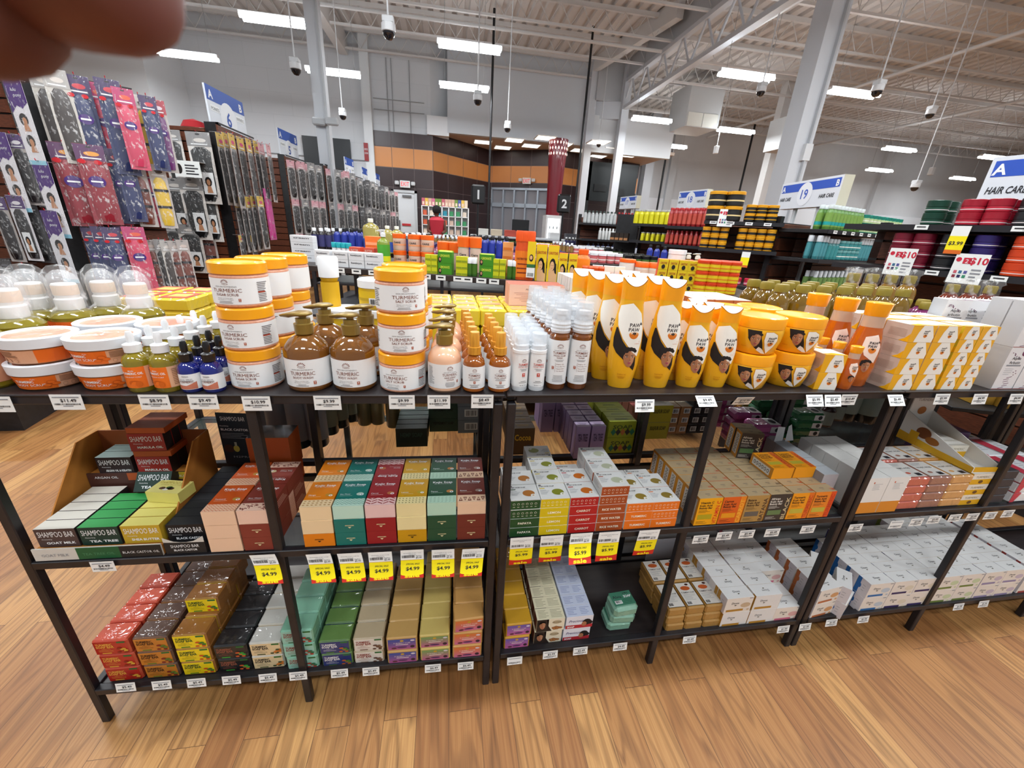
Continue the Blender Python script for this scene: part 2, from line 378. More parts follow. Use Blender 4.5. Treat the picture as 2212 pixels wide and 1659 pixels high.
# bulkhead, alcove ceiling, soffit
b = MB(); b.box(.05, 15.6, 4.1, 4.9, 15.85, 6.7, M('cfd4da', .8)); struct('wall_bulkhead', b)
b = MB(); b.box(-2.4, 15.8, 4.0, -.5, 15.95, 6.7, wallw); b.add([(-.5, 15.8, 4), (.1, 16.2, 4), (.1, 16.2, 6.7), (-.5, 15.8, 6.7)], [(0, 1, 2, 3)], M('d6d9dd', .8)); b.box(-.62, 15.62, 4.0, .1, 15.8, 4.55, M('eceff3', .7)); struct('wall_upper_left', b)
b = MB(); b.box(-.6, 15.85, 4.1, 8.4, 20, 4.2, M('c9b7a8', .8)); struct('ceiling_alcove', b)
b = MB(); b.box(4.9, 15.4, 3.9, 8.0, 15.6, 5.0, M('d5d8db', .8)); struct('trim_soffit', b)
for i, (px, py) in enumerate([(1043, 306), (1086, 318), (1111, 302), (1147, 314), (1178, 297), (1215, 311), (1253, 324), (1292, 307), (1290, 337), (1320, 322), (1357, 335)]):
    g = G(px, py, Z=4.09)
    r = empty('recessed_light', '%s square white recessed light from the left in the entrance alcove ceiling' % ORD[i], 'ceiling light', (g.x, g.y, 4.07), group='recessed lights over the entrance')
    part('frame', MB().box(-.33, -.33, .0, .33, .33, .028, M('e8e8e8')), r); part('diffuser', MB().box(-.29, -.29, -.006, .29, .29, 0, M('fff8ea', .5, emit=3)), r)
# entrance glazing
e0, e1 = Vector((1.84, 18.1, 0)), Vector((3.98, 16.82, 0)); ed = (e1-e0).normalized(); L = (e1-e0).length; en = Vector((ed.y, -ed.x, 0))
TE = lambda u, v, w_: tuple(e0+ed*u+en*w_+Vector((0, 0, v)))
win = empty('window_1', 'aluminium framed glass entrance', 'window'); del win['label'], win['category']; win['kind'] = 'structure'
gl = MB(); gl.quad(TE, 0, 0, L, 2.75, mat_clear('entrance_glass', 'c9dcf0', .25), -.02); part('pane', gl, win)
AL = M('aab4bf', .35, metal=.5)
fb = MB()
def bar3(u0, v0, u1, v1, t=.05):
    P = [TE(u, v, w_) for w_ in (-t, t) for u, v in ((u0, v0), (u1, v0), (u1, v1), (u0, v1))]
    fb.add(P, [(0, 1, 2, 3), (4, 7, 6, 5), (0, 4, 5, 1), (1, 5, 6, 2), (2, 6, 7, 3), (3, 7, 4, 0)], AL)
for u in (0, .52, 1.0, 1.5, 2.0, L-.06): bar3(u, 0, u+.06, 2.75)
for v in (0, 2.05, 2.69): bar3(0, v, L, v+.08 if v != 2.05 else 2.2)
part('frame', fb, win)
outs = MB(); outs.box(-2, 21.5, 0, 9, 21.6, 3.6, M('dfe9f5', .8)); outs.box(-2, 19, -.04, 9, 21.6, .0, M('b9b4ac', .8)); outs.box(2.3, 20.5, 0, 2.8, 21, 3.2, M('9aa3ad')); outs.box(3.4, 20.7, 0, 3.7, 21, 3.2, M('8a929b')); struct('wall_vestibule', outs)
# ------------------------------------------------------------------ roof deck, joists, girders
DK = M('cfccca', .85); STL = M('d8d7d6', .6); STW = M('ccd0d6', .5)
def deck(x0, x1, y0, y1, z, name):
    b = MB(); p = .32; x = x0; vs = []; fs = []
    pr = [(0, 0), (.17, 0), (.2, .07), (.29, .07), (.32, 0)]
    while x < x1:
        for (a, za), (c, zc) in zip(pr, pr[1:]):
            k = len(vs); vs += [(x+a, y0, z+za), (x+c, y0, z+zc), (x+c, y1, z+zc), (x+a, y1, z+za)]; fs.append((k, k+3, k+2, k+1))
        x += p
    b.add(vs, fs, DK); b.box(x0, y0, z+.08, x1, y1, z+.12, DK); return struct(name, b)
deck(-16, 6.2, .5, 20.2, 6.55, 'ceiling'); deck(6.2, 32, .5, 20.2, 6.35, 'ceiling_right')
def joist(y, x0, x1, z, name='trim_roof_joist'):
    b = MB(); b.box(x0, y-.04, z-.1, x1, y+.04, z, STL); b.box(x0, y-.035, z-.55, x1, y+.035, z-.5, STL)
    n = int((x1-x0)/.55); s_ = (x1-x0)/n
    for i in range(n):
        u = x0+s_*i
        b.tube((u, y, z-.5), (u+s_/2, y, z-.08), .011, STL, 4, caps=False); b.tube((u+s_/2, y, z-.08), (u+s_, y, z-.5), .011, STL, 4, caps=False)
    return struct(name, b)
for i in range(11): joist(2.2+1.62*i+.3, -16, 5.9, 6.55)
for i in range(11): joist(2.6+1.62*i+.3, 6.3, 32, 6.35)
def beam(a, b_, w_, h, name, m_=STW):
    b = MB(); a = Vector(a); b_ = Vector(b_); d = (b_-a).normalized(); s_ = Vector((-d.y, d.x, 0)).normalized()*w_/2; up = Vector((0, 0, h/2))
    P = [p+q+r for p in (a, b_) for q, r in ((-s_, -up), (s_, -up), (s_, up), (-s_, up))]
    b.add(P, [(3, 2, 1, 0), (4, 5, 6, 7), (0, 1, 5, 4), (1, 2, 6, 5), (2, 3, 7, 6), (3, 0, 4, 7)], m_); return b
struct('trim_girder', beam((-3.3, 1, 6.2), (-3.1, 15.8, 6.2), .25, .5, 'g', STL))
struct('trim_girder', beam((4.8, 15.7, 5.15), (5.9, 15.3, 5.15), .3, .5, 'g', STW))
struct('trim_girder', beam((4.8, 15.7, 6.4), (5.6, 11.5, 6.4), .2, .4, 'g', STL))
# long truss under the partition
tb = MB(); P = [Vector((5.9, 15.2-1.0*i, 0)) for i in range(15)]
za, zb = Vector((0, 0, 5.95)), Vector((0, 0, 5.2))
tb.box(5.82, 1.0, 5.9, 5.98, 15.3, 6.0, STW); tb.box(5.82, 1.0, 5.14, 5.98, 15.3, 5.24, STW)
for p, q in zip(P, P[1:]): tb.tube(p+zb, (p+q)/2+za, .03, STW, 6); tb.tube((p+q)/2+za, q+zb, .03, STW, 6)
struct('trim_truss', tb)
b = MB(); b.box(5.86, .8, 6.0, 5.94, 15.2, 6.56, M('b5b8bc', .8)); b.box(4.95, 15.28, 5.4, 5.8, 15.34, 6.5, M('b5b8bc', .8)); struct('wall_partition', b)
b = MB(); b.box(5.8, 15.0, 0, 6.05, 15.25, 6.55, STW); struct('trim_column', b)
b = MB(); b.box(4.75, 15.35, 0, 5.0, 15.6, 6.5, STW); struct('trim_column', b)
b = MB(); b.box(-2.62, 15.55, 0, -2.35, 15.85, 6.5, M('dcdfe2', .7)); struct('trim_column', b)
g = G(1720, 300, Y=7.2); b = MB(); x, y = g.x, 7.2; b.box(x-.17, y-.16, 0, x+.17, y+.16, 6.3, STW); b.box(x-.17, y-.2, 0, x+.17, y-.16, 6.3, STW); b.box(x+.05, y-.26, 0, x+.08, y-.2, 6.3, M('b9bdc2')); b.box(x-.0, y-.27, 2.6, x+.14, y-.2, 2.85, M('d5d8db')); struct('trim_column', b)
b = MB(); b.box(x+5.2, 14.4, 0, x+5.5, 14.7, 6.3, STL); struct('trim_column', b)
g = G(692, 200, Y=8.9); b = MB(); b.box(g.x-.11, 8.8, 0, g.x+.11, 9.0, 6.5, STW); b.box(g.x+.07, 8.76, 0, g.x+.1, 8.8, 6.5, M('b9bdc2')); struct('trim_column', b)
g = G(1400, 370, Y=19.5); b = MB(); b.box(g.x-.2, 19.4, 0, g.x+.2, 19.8, 6.3, STW); struct('trim_column', b)
# sprinkler and gas pipes under the roof
PW = M('d8d9da', .5)
b = MB(); b.tube((6.9, 1.2, 5.6), (6.5, 15, 5.6), .045, PW); b.tube((11.5, 1.2, 5.5), (11.5, 19, 5.5), .045, PW); b.tube((-6, 12.0, 5.7), (5.5, 12.0, 5.7), .04, PW); b.tube((-14, 9.0, 5.75), (5.5, 9.0, 5.75), .035, PW); b.tube((6.5, 11, 5.6), (30, 11, 5.6), .035, PW); b.tube((16.5, 2, 5.5), (16.5, 19, 5.5), .04, PW)
struct('trim_pipes', b)
b = MB()
for x0, y0, x1, y1 in ((-6.5, 15.8, -2.7, 15.8), ): b.tube((x0, y0, 3.1), (x1, y1, 3.1), .012, M('8d9094')); b.tube((x0, y0, 3.1), (x0, y0, 1.2), .012, M('8d9094'))
for v in (4.6, 4.9): b.tube((-2.3, 15.76, v), (-.7, 15.76, v), .015, M('a8abae'))
for u in (-1.85, -1.7, -1.15): b.tube((u, 15.76, 4.0), (u, 15.76, 6.0), .012, M('9b9ea2'))
struct('trim_conduit', b)
# rooftop unit diffusers hanging from the right deck
for i, (px, py, Y) in enumerate([(1497, 262, 15.0), (1700, 310, 13.5)]):
    g = G(px, py, Y=Y); t = empty('air_diffuser', ['large pale grey box air diffuser hanging beyond the first black pole', 'smaller pale grey box air diffuser hanging beside the big white column'][i], 'air diffuser', (g.x, Y, g.z))
    k = (1.0, .75)[i]; part('housing', MB().box(-.6*k, -.6*k, -.3*k, .6*k, .6*k, .9*k, M('c9cbcc', .6)), t); gb = MB()
    for j in range(2): gb.box(-.55*k+.55*k*j, -.62*k, -.28*k, -.03*k+.55*k*j, -.6*k, .1*k, M('e8e8e0', .4))
    part('grille', gb, t)
# ------------------------------------------------------------------ strip lights: each a fixture with its own light
LP = .42
LT = M('f4fbff', .5, emit=30)
def strip(x, y, z, label, power=190, hang=True, rz=0, n=2):
    t = empty('strip_light', label, 'ceiling light', (x, y, z), rz, 'twin tube strip lights')
    part('housing', MB().box(-.65, -.055, 0, .65, .055, .06, M('e2e4e6', .5)), t)
    for k in ((-.08, .08) if n == 2 else (0,)): part('tube', MB().tube((-.62, k, -.03), (.62, k, -.03), .035, LT, 8), t)
    if hang: [part('hanger', MB().tube((q, 0, .06), (q, 0, 6.4-z), .005, M('9a9a9a'), 4), t) for q in (-.5, .5)]
    ld = bpy.data.lights.new('strip_lamp', 'AREA'); ld.shape = 'RECTANGLE'; ld.size = 1.24; ld.size_y = .26; ld.energy = power*LP; ld.color = (.95, .98, 1)
    lo = bpy.data.objects.new('lamp', ld); COL.objects.link(lo); lo.parent = t; lo.location = (0, 0, -.08)
    return t
vis = [(1015, 100, 'double strip light hanging left of the tall thin black pole'), (1003, 187, 'strip light in front of the white bulkhead, lower of two'), (600, 43, 'strip light left of the white left column, nearest to the fingers'), (405, 118, 'strip light against the left back wall, just under the fingertip'),
       (720, 155, 'strip light just right of the white left column'), (1613, 162, 'bright double strip light left of the big white column'), (1408, 258, 'strip light left of the big air diffuser'), (1590, 282, 'strip light touching the top of a black pole'), (1845, 200, 'strip light right of the big white column beside a dome camera'),
       (1943, 322, 'strip light under the right roof, above its neighbour'), (1900, 367, 'strip light under the right roof, below its neighbour'), (1450, 315, 'small distant strip light below the big air diffuser'), (2080, 385, 'distant strip light behind the right hand aisle sign'), (2150, 340, 'distant strip light directly above the right hand aisle sign')]
for px, py, l in vis:
    g = G(px, py, Z=4.6); strip(g.x, g.y, 4.6, l)
k = 0
for x in (-3.2, -.6, 2.0, 4.6, 8):
    for y in (-2.0, .9, 3.6):
        k += 1; strip(x, y, 4.6, 'strip light overhead out of view, number %d from the left' % k, 150, hang=y > 1)
for x, y in ((-6.5, 5.5), (-7.5, 9.0), (11.5, 4.5), (13, 1.5), (19, 5)):
    k += 1; strip(x, y, 4.6, 'strip light overhead out of view, number %d from the left' % k, 190)
# ================================================================== FRONT DISPLAY RACKS
RB = mat_noise('rack_black', '17161a', '232126', 14, .42, bump=.03); RT = mat_noise('rack_panel', '1d1a1c', '2a2526', 9, .38, sc=(1, 6, 1))
GLS = mat_clear('shelf_glass', '8fa09c', .10, .03)
def rack(name, label, w_, loc, rz, depth=.31, posts=(0,), glassz=.532, solidz=.118, mid=True, gl=True, top_z=.9105, back_only=False):
    """steel tube rack: local x 0..w, y 0..depth"""
    r = empty('display_rack', label, 'display rack', loc, rz, 'black steel tube display racks'); t = .0185
    for y in (0, depth-t):
        for x in [0, w_-t] + [p for p in posts]:
            part('leg', MB().bbox(x, y, 0, x+t, y+t, top_z-.02, RB, .002), r)
    for z, nm in ((top_z-.0185, 'top_rail'), (glassz-.02, 'shelf_rail'), (solidz-.012, 'bottom_rail')):
        for y in (0, depth-t): part(nm, MB().bbox(t, y-.0015, z, w_-t, y+t-.002, z+.0185, RB, .0015), r)
        for x in (0, w_-t): part(nm, MB().bbox(x+.001, t, z, x+t-.001, depth-t, z+.0185, RB, .0015), r)
    part('top_panel', MB().bbox(-.002, -.004, top_z-.003, w_+.002, depth+.002, top_z+.0015, RT, .001), r)
    part('glass_shelf', MB().box(t*.3, .012, glassz-.006, w_-t*.3, depth-.012, glassz, GLS), r)
    part('bottom_shelf', MB().box(.002, t+.002, solidz-.012, w_-.002, depth-.006, solidz, RT), r)
    return r
ra = A(-.8745, 0)
rack('a', 'black steel rack at the left with turmeric jars on top', .9895, (ra[0], ra[1], 0), AZ, posts=(.4895,))
rack('b', 'black steel rack in the middle with papaya bottles on top', .985, (.1245, .75, 0), 0, posts=(.4815,))
rack('c', 'black steel rack at the right with tall white boxes on top', .985, (1.1155, .75, 0), 0, posts=(.470,))
rack('d', 'black steel rack at the far right edge, mostly out of view', .985, (2.108, .75, 0), 0, posts=(.470,))
# second row, standing back to back with the first
rack('e', 'rear black rack behind the left rack, dark bottles on its glass shelf', .9895, (A(-.8745, .335)[0]-.012, A(-.8745, .335)[1], 0), AZ, posts=(.4895,), glassz=.556)
rack('f', 'rear black rack behind the middle rack, purple boxes on its glass shelf', .985, (.13, 1.075, 0), 0, posts=(.4815,), glassz=.556)
rack('g', 'rear black rack behind the right rack, red bottles on its glass shelf', .985, (1.12, 1.075, 0), 0, posts=(.470,), glassz=.556)
# ------------------------------------------------------------------ price labels
PAP = M('eef0ee', .5); YEL = M('f7e413', .5); REDS = M('c9281c', .5)
def bend(T, k, s_=.03): return lambda u, v, w_: T(u, v, w_ + k*(v*v)/s_)
def price(x, y, z, txt, label, rz=0, w_=.043, h=.026, tilt=0, curl=0.0):
    b = MB(); T0 = Tf()
    def T(u, v, ww): return (u, -ww - curl*max(0, -v)**2*40, v)
    for a, c in ((0, 0), ):
        b.quad(T, -w_/2, -h, w_/2, 0, PAP, .0004)
        for i in range(4): b.quad(T, -w_/2, -h+h*i/4, w_/2, -h+h*(i+1)/4, PAP, .0006)
    b.quad(T, -w_/2+.004, -.0065, w_/2-.004, -.0045, GRY, .0012)
    if txt: b.text(T, txt, .003, -.0145, .0062, INK, w=.0014, bold=.015, width=.0042*len(txt))
    b.barcode(T, -w_/2+.004, -.0205, w_/2-.004, -.0172, INK, .0012, 30); b.quad(T, -.008, -.0232, .008, -.0218, GRY, .0012)
    o = one('price_label', b, label, 'price label', 'white shelf price labels', (x, y, z), rz); o.rotation_euler = (tilt, 0, rz); return o
def tri_tag(x, y, z, old, new, name, label, rz=0, full=True, h=.082, w_=.05, curl=.0, sway=0):
    b = MB(); n = 8
    def T(u, v, ww): return (u+sway*(-v), -ww-curl*((-v)/h)**2, v)
    hs = h*.40; hr = h*.80 if full else h*.88
    for v0, v1, m_ in ((-hs, 0, PAP), (-hr, -hs, YEL), (-h, -hr, REDS)):
        for i in range(3): b.quad(T, -w_/2, v0+(v1-v0)*i/3, w_/2, v0+(v1-v0)*(i+1)/3, m_, .0005)
    b.ell(T, 0, -hr+.001, w_*.5, .004, YEL, .0009, 16, a0=pi, a1=2*pi)
    b.text(T, name.split('|')[0], 0, -.010, .0024, GRY, width=w_*.78, w=.001); b.text(T, name.split('|')[1], 0, -.0142, .0024, GRY, w=.001)
    b.barcode(T, -w_/2+.003, -hs+.005, .006, -hs+.012, INK, .001, 22); b.text(T, 'Reg Price', .015, -hs+.0085, .0024, INK, w=.001, bold=.01, maxw=.013)
    b.text(T, old, .015, -hs+.003, .0042, INK, w=.001, bold=.01, maxw=.015)
    b.quad(T, -w_/2, -hs-.0005, w_/2, -hs+.0003, M('c98a2a'), .001)
    b.text(T, 'SPECIAL SALE', .001, -hs-.0115, .0036, INK, w=.001, bold=.012, maxw=.033, slant=.2)
    b.text(T, new, .001, -hs-.0235, .0072, INK, w=.001, bold=.02, width=.031)
    b.text(T, 'sale', 0, -h+.0022, .0075 if full else .006, YEL, w=.0012, bold=.03, width=.034)
    return one('sale_tag', b, label, 'sale tag', 'yellow sale tags', (x, y, z), rz)
def pxf(px, py, Y=.7465):     # point on the front plane of the racks
    g = G(px, py, Y=Y); return g
# top row: pixel of label top centre, text
TP = [(-6, 853, '', 'partly cut off at the left picture edge'), (146, 849, '$11.49', 'under the tubs of orange body scrub'), (334, 850, '$8.99', 'under the yellow oil dropper bottles'), (439, 850, '$9.49', 'under the blue dropper bottles'),
      (554, 854, '$10.99', 'under the sugar scrub jars'), (707, 853, '$9.99', 'under the body wash pump bottles'), (868, 852, '$9.99', 'under the salt scrub jars'), (948, 852, '$11.99', 'under the peach lotion pump bottle'), (1042, 851, '$8.49', 'under the amber spray bottles')]
for i, (px, py, t, l) in enumerate(TP):
    g = pxf(px, py, .7465 + AZ*((px-1080)*.00095)); q = A(g.x, -.0065)
    price(g.x, q[1], g.z, t, 'white %s price label on the top rail %s' % (t, l) if t else 'white price label '+l, AZ, .05 if i < 7 else .045, .03)
for px, py, t, l, tl in [(1392, 862, '$9.99', 'with a folded corner, under the tall papaya bottles', .3), (1520, 854, '$9.49', 'curled upward, under the shorter papaya bottles', .9), (1611, 857, '$10.99', 'curled over, under the papaya jars', -.5), (1757, 852, '$5.99', 'under the two small papaya boxes', .5),
                      (1797, 852, '$5.49', 'left neighbour of the $10.49 one', .4), (1835, 851, '$10.49', 'under the clear papaya bottles', 0), (1931, 852, '$5.49', 'curled, under the stacked yellow papaya boxes', .6), (2036, 850, '$5.99', 'under the thin yellow boxes', .1), (2118, 850, '$4.99', 'under the tall white boxes', .1), (2196, 850, '$4.99', 'at the right picture edge', .1)]:
    g = pxf(px, py); price(g.x, .7445, g.z, t, 'white %s price label %s' % (t, l), 0, .045, .028, tilt=-tl, curl=.0)
MP = [(202, 1229, '$4.49', 'under the shampoo bars', 1), (1515, 1155, '$5.49', 'under the yellow vitamin boxes', 0), (1566, 1148, '$5.49', 'under the orange carrot boxes', 0), (1615, 1144, '$5.49', 'under the brown batana boxes', 0), (1670, 1141, '$5.49', 'under the black soap boxes', 0), (1747, 1134, '$5.49', 'under the orange turmeric boxes', 0),
      (1850, 1131, '$3.49', 'under the white and orange boxes', 0), (1938, 1124, '', 'folded, under the pink wrapped soaps', 0), (1982, 1119, '$3.49', 'under the brown wrapped soaps', 0), (2020, 1114, '$3.99', 'under the yellow wrapped soaps', 0), (2065, 1110, '$3.99', 'under the open turmeric tray', 0), (2103, 1108, '$5.99', 'under the black boxes', 0), (2142, 1105, '$5.99', 'under the pink and white packs', 0), (2180, 1101, '$5.99', 'right of the pink and white packs', 0)]
for px, py, t, l, a in MP:
    g = pxf(px, py, .745); q = A(g.x, -.0065) if a else (0, .7435); price(g.x, q[1], g.z, t, 'white %s price label on the middle rail %s' % (t, l), AZ if a else 0, .045, .027)
LPX = [(255, 1496, '$5.49', 'red'), (336, 1489, '$5.49', 'brown orange'), (414, 1482, '$5.49', 'yellow'), (492, 1474, '$5.49', 'black'), (573, 1467, '$5.49', 'cream'), (640, 1461, '$5.49', 'mint green'), (731, 1453, '$5.49', 'dark green and blue'), (800, 1447, '$5.49', 'beige and white'), (935, 1437, '$6.49', 'pale gold and green'), (1006, 1430, '$6.49', 'gold and pink'),
       (1112, 1418, '', 'golden and purple'), (1189, 1405, '$2.99', 'boxed argan'), (1254, 1397, '$2.49', 'white and red boxed'), (1340, 1388, '$4.49', 'green wrapped'), (1490, 1373, '$5.49', 'gold turmeric'), (1693, 1351, '$1.99', 'pink and gold boxed'), (1740, 1346, '$1.89', 'orange boxed'), (1797, 1337, '$1.99', 'blue boxed, its left label'), (1866, 1330, '$1.99', 'blue boxed, its right label'), (2072, 1303, '$1.99', 'green boxed'), (2126, 1297, '$1.99', 'lilac boxed')]
for px, py, t, l in LPX:
    g = pxf(px, py, .745); a = px < 1060; q = A(g.x, -.006) if a else (0, .744); price(g.x, q[1], g.z, t, 'white price label on the bottom rail under the %s soaps' % l, AZ if a else 0, .043, .026, tilt=-.1, curl=.05)
for i, (px, py, nm, l, a) in enumerate([(562, 1205, 'AKWAABA KOJIC SOAP RC|WATER 5Z', 'left of the slim leg', 1), (685, 1201, 'AKWAABA KOJIC SOAP|MANGO 5Z', 'under the orange mango boxes', 1), (753, 1198, 'AKWAABA KOJIC SOAP SEA|MOSS 5Z', 'under the teal sea moss boxes', 1), (820, 1194, 'AKWAABA KOJIC SOAP|CARROT 5Z', 'under the red carrot boxes', 1), (890, 1188, 'AKWAABA KOJIC SOAP|LEMON 5Z', 'under the ochre lemon boxes', 1), (957, 1186, 'AKWAABA KOJIC SOAP|PAPAYA 5Z', 'under the green papaya boxes', 1), (1023, 1183, 'AKWAABA KOJIC SOAP|BATANA 5Z', 'under the maroon batana boxes', 1)]):
    g = pxf(px, py, .747); q = A(g.x, -.007); tri_tag(g.x, q[1], g.z, '$5.99', '$4.99', nm, 'white and yellow $4.99 sale tag '+l, AZ, False, .066, .053, .02, sway=(.25, .18, .16, .05, 0, 0, -.1)[i])
for i, (px, py, nm, l) in enumerate([(1128, 1160, 'AKWAABA KOJIC ACID SOAP|PAPAYA', 'under the green papaya stack'), (1193, 1156, 'AKWAABA KOJIC ACID SOAP|LEMON', 'under the yellow lemon stack'), (1257, 1151, 'AKWAABA KOJIC ACID SOAP|CARROT', 'under the red carrot stack'), (1318, 1148, 'AKWAABA KOJIC ACID SOAP|RICE W', 'under the brown rice water stack'), (1404, 1144, 'AKWAABA KOJIC ACID SOAP|TURMERIC', 'under the orange turmeric stack')]):
    g = pxf(px, py, .742); tri_tag(g.x, .741, g.z, '$6.99', '$5.99', nm, 'yellow and red $5.99 sale tag '+l, 0, True, (.084, .082, .068, .083, .08)[i], .057, (0, 0, .03, .01, 0)[i], sway=(0, .0, .1, .05, .08)[i]*-1)
# ================================================================== TOP SHELF PRODUCTS
ZT = .9122
CAPY = M('f5a712', .32, coat=.3); GOLD = M('8d7434', .3, metal=.35, coat=.4); LBL = M('eef0f1', .45); BRN = M('7a3a26', .5); TGR = M('6d6a6c', .6); TSQ = M('b0512a', .5)
def okay(b, T, u, v, s_, m=BRN):
    """little rising-sun crest over an arch"""
    b.ell(T, u, v, .0052*s_, .0016*s_, m, .0006, 14); b.ell(T, u, v, .0046*s_, .0011*s_, LBL, .0008, 14)
    for i in range(7):
        a = pi*(i+.5)/7; x, y = cos(a), sin(a)
        b.poly(T, [(u+.0025*s_*x, v+.0018*s_+.0022*s_*y), (u+.0058*s_*cos(a-.15), v+.0018*s_+.0055*s_*sin(a-.15)), (u+.0058*s_*cos(a+.15), v+.0018*s_+.0055*s_*sin(a+.15))], m, .0006)
    b.text(T, 'OKAY', u, v-.0005*s_, .0013*s_, m, w=.001)
def tbox(b, T, u, v, s_=.004, m=TSQ): b.quad(T, u-s_/2, v, u+s_/2, v+s_*1.25, m, .0006); b.text(T, 'T', u, v+s_*.3, s_*.7, LBL, w=.001, bold=.03, width=s_*.5); b.quad(T, u-s_/2, v-s_*.3, u+s_/2, v-s_*.2, TGR, .0006)
# --- scrub jars
def scrub(line2):
    R = .046; P = [(0, 0), (R-.004, 0), (R, .004), (R, .0545), (R-.002, .057), (R-.002, .0605)]
    body = MB().lathe(P, mat_noise('scrub_peach', 'd9987c', 'e3a688', 260, .35), 40)
    lid = MB().lathe([(R-.001, .0585), (R+.0005, .0595), (R+.0005, .0765), (R-.002, .079), (R-.005, .0795), (R-.0055, .0765), (0, .0765)], CAPY, 40)
    lb = MB(); T = Tc(R)
    lb.lathe([(R+.0004, .007), (R+.0004, .052)], LBL, 48)
    okay(lb, T, 0, .043, 1.05); lb.text(T, 'SKIN BRIGHTENING', 0, .0372, .0022, TGR, width=.036, w=.0009)
    lb.text(T, 'TURMERIC', 0, .0285, .0064, BRN, width=.050, w=.0009, bold=-.004); lb.text(T, line2, 0, .0222, .0042, BRN, width=.038, w=.0009, bold=.004)
    lb.text(T, 'Exfoliate and Soften Skin', -.004, .0175, .0017, TGR, width=.026, w=.0009); lb.text(T, 'with Vitamin C + Collagen', -.004, .0148, .0017, TGR, width=.028, w=.0009); lb.lines(T, -.018, .0085, .010, .0135, 2, TGR, .0009, 6, 'c', .3)
    tbox(lb, T, .0195, .0125)
    T2 = lambda u, v, w_: Tc(R)(u+.050, v, w_); lb.lines(T2, 0, .010, .022, .046, 12, TGR, .0009, 5); lb.lines(T2, 0, .026, .016, .029, 1, M('a33a24'), .0011, 4, fill=.8)
    T3 = lambda u, v, w_: Tc(R)(u-.062, v, w_); lb.lines(T3, -.01, .012, .012, .046, 10, TGR, .0009, 5)
    return Proto('scrub_jar', 'jar', [('lid', lid), ('label_wrap', lb)], body)
SUG, SAL = scrub('SUGAR SCRUB'), scrub('SALT SCRUB')
def stack(pr, x, y, n, desc, where, turns, dz=.0797, jit=.003):
    for i in range(n):
        q = A(x+random.uniform(-jit, jit)*(i > 0), y+random.uniform(-jit, jit)*(i > 0))
        pr.place(q[0], q[1], ZT+dz*i, AZ+turns[i % len(turns)], '%s, %s of stack, %s' % (desc, lev(i, n), where), 'turmeric scrub jars with orange lids')
D1 = 'white labelled turmeric sugar scrub jar with orange lid'; D2 = 'white labelled turmeric salt scrub jar with orange lid'
stack(SUG, -.379, .062, 3, D1, 'frontmost stack', [-.05, -.2, -.1]); stack(SUG, -.375, .158, 3, D1, 'second stack back', [-1.0, -.9, -1.0]); stack(SUG, -.372, .254, 3, D1, 'rearmost stack', [-1.2, -1.1, -1.3])
stack(SAL, -.092, .05, 3, D2, 'frontmost stack', [-.25, .1, .35]); stack(SAL, -.09, .146, 3, D2, 'second stack back', [-1.0, -1.2, -1.1]); stack(SAL, -.088, .242, 2, D2, 'rearmost stack', [-1, -1.2])
# --- pumps
def pump(b, z, m, r=.011, s_=1.0):
    b.lathe([(.0, z), (r*1.02, z), (r*1.05, z+.017*s_), (r*.8, z+.018*s_), (r*.8, z+.026*s_), (.006*s_, z+.0265*s_), (.006*s_, z+.030*s_), (0, z+.03*s_)], m, 20)
    zz = z+.030*s_
    # head: a flat spoon with a nozzle to the left
    pts = [(.017, .0), (.012, .011), (0, .0145), (-.012, .012), (-.022, .006), (-.036, .0035), (-.037, 0), (-.036, -.0035), (-.022, -.006), (-.012, -.012), (0, -.0145), (.012, -.011)]
    n = len(pts); vs = []
    for k, (dz, sc) in enumerate(((0, .6), (.002, .95), (.0045, 1), (.007, .75))):
        for x, y in pts:
            drop = -.0035*max(0, (-x-.015)/.02)
            vs.append((x*s_*(sc if k != 0 else .6), y*s_*sc, zz+dz*s_+drop*s_))
    fs = [(k*n+i, k*n+(i+1) % n, (k+1)*n+(i+1) % n, (k+1)*n+i) for k in range(3) for i in range(n)]+[tuple(3*n+i for i in range(n)), tuple(n-1-i for i in range(n))]
    b.add(vs, [f[::-1] for f in fs], m, True)
def wash():
    R = .042
    body = MB().lathe([(0, 0), (R-.005, 0), (R-.001, .004), (R, .009), (R, .079), (R-.004, .087), (R-.012, .097), (.018, .105), (.0125, .108), (.0125, .112), (0, .112)], mat_amber('amber_wash', '9c6220', 'a', .5), 40)
    lb = MB(); T = Tc(R); lb.lathe([(R+.0004, .011), (R+.0004, .067)], LBL, 48)
    lb.lathe([(R+.0006, .0665), (R+.0006, .0672)], BRN, 40)
    okay(lb, T, 0, .052, 1.3); lb.text(T, 'SKIN BRIGHTENING', 0, .0455, .0026, TGR, width=.038, w=.001); lb.text(T, 'TURMERIC', 0, .0355, .0074, BRN, width=.045, w=.001, bold=-.003); lb.text(T, 'BODY WASH', 0, .0285, .0046, BRN, width=.036, w=.001)
    lb.text(T, 'Hydrate and Soften Skin', -.003, .0228, .0019, TGR, width=.025, w=.001); lb.text(T, 'with Vitamin C + Collagen', -.003, .0198, .0019, TGR, width=.028, w=.001); lb.lines(T, -.014, .0125, .009, .018, 2, TGR, .001, 6, 'c', .3); tbox(lb, T, .0205, .0165, .0052)
    T3 = lambda u, v, w_: Tc(R)(u-.062, v, w_); lb.lines(T3, -.01, .016, .014, .058, 14, TGR, .001, 5)
    pm = MB(); pump(pm, .109, GOLD, .0165, 1.12)
    return Proto('body_wash_bottle', 'bottle', [('pump', pm), ('label_wrap', lb)], body)
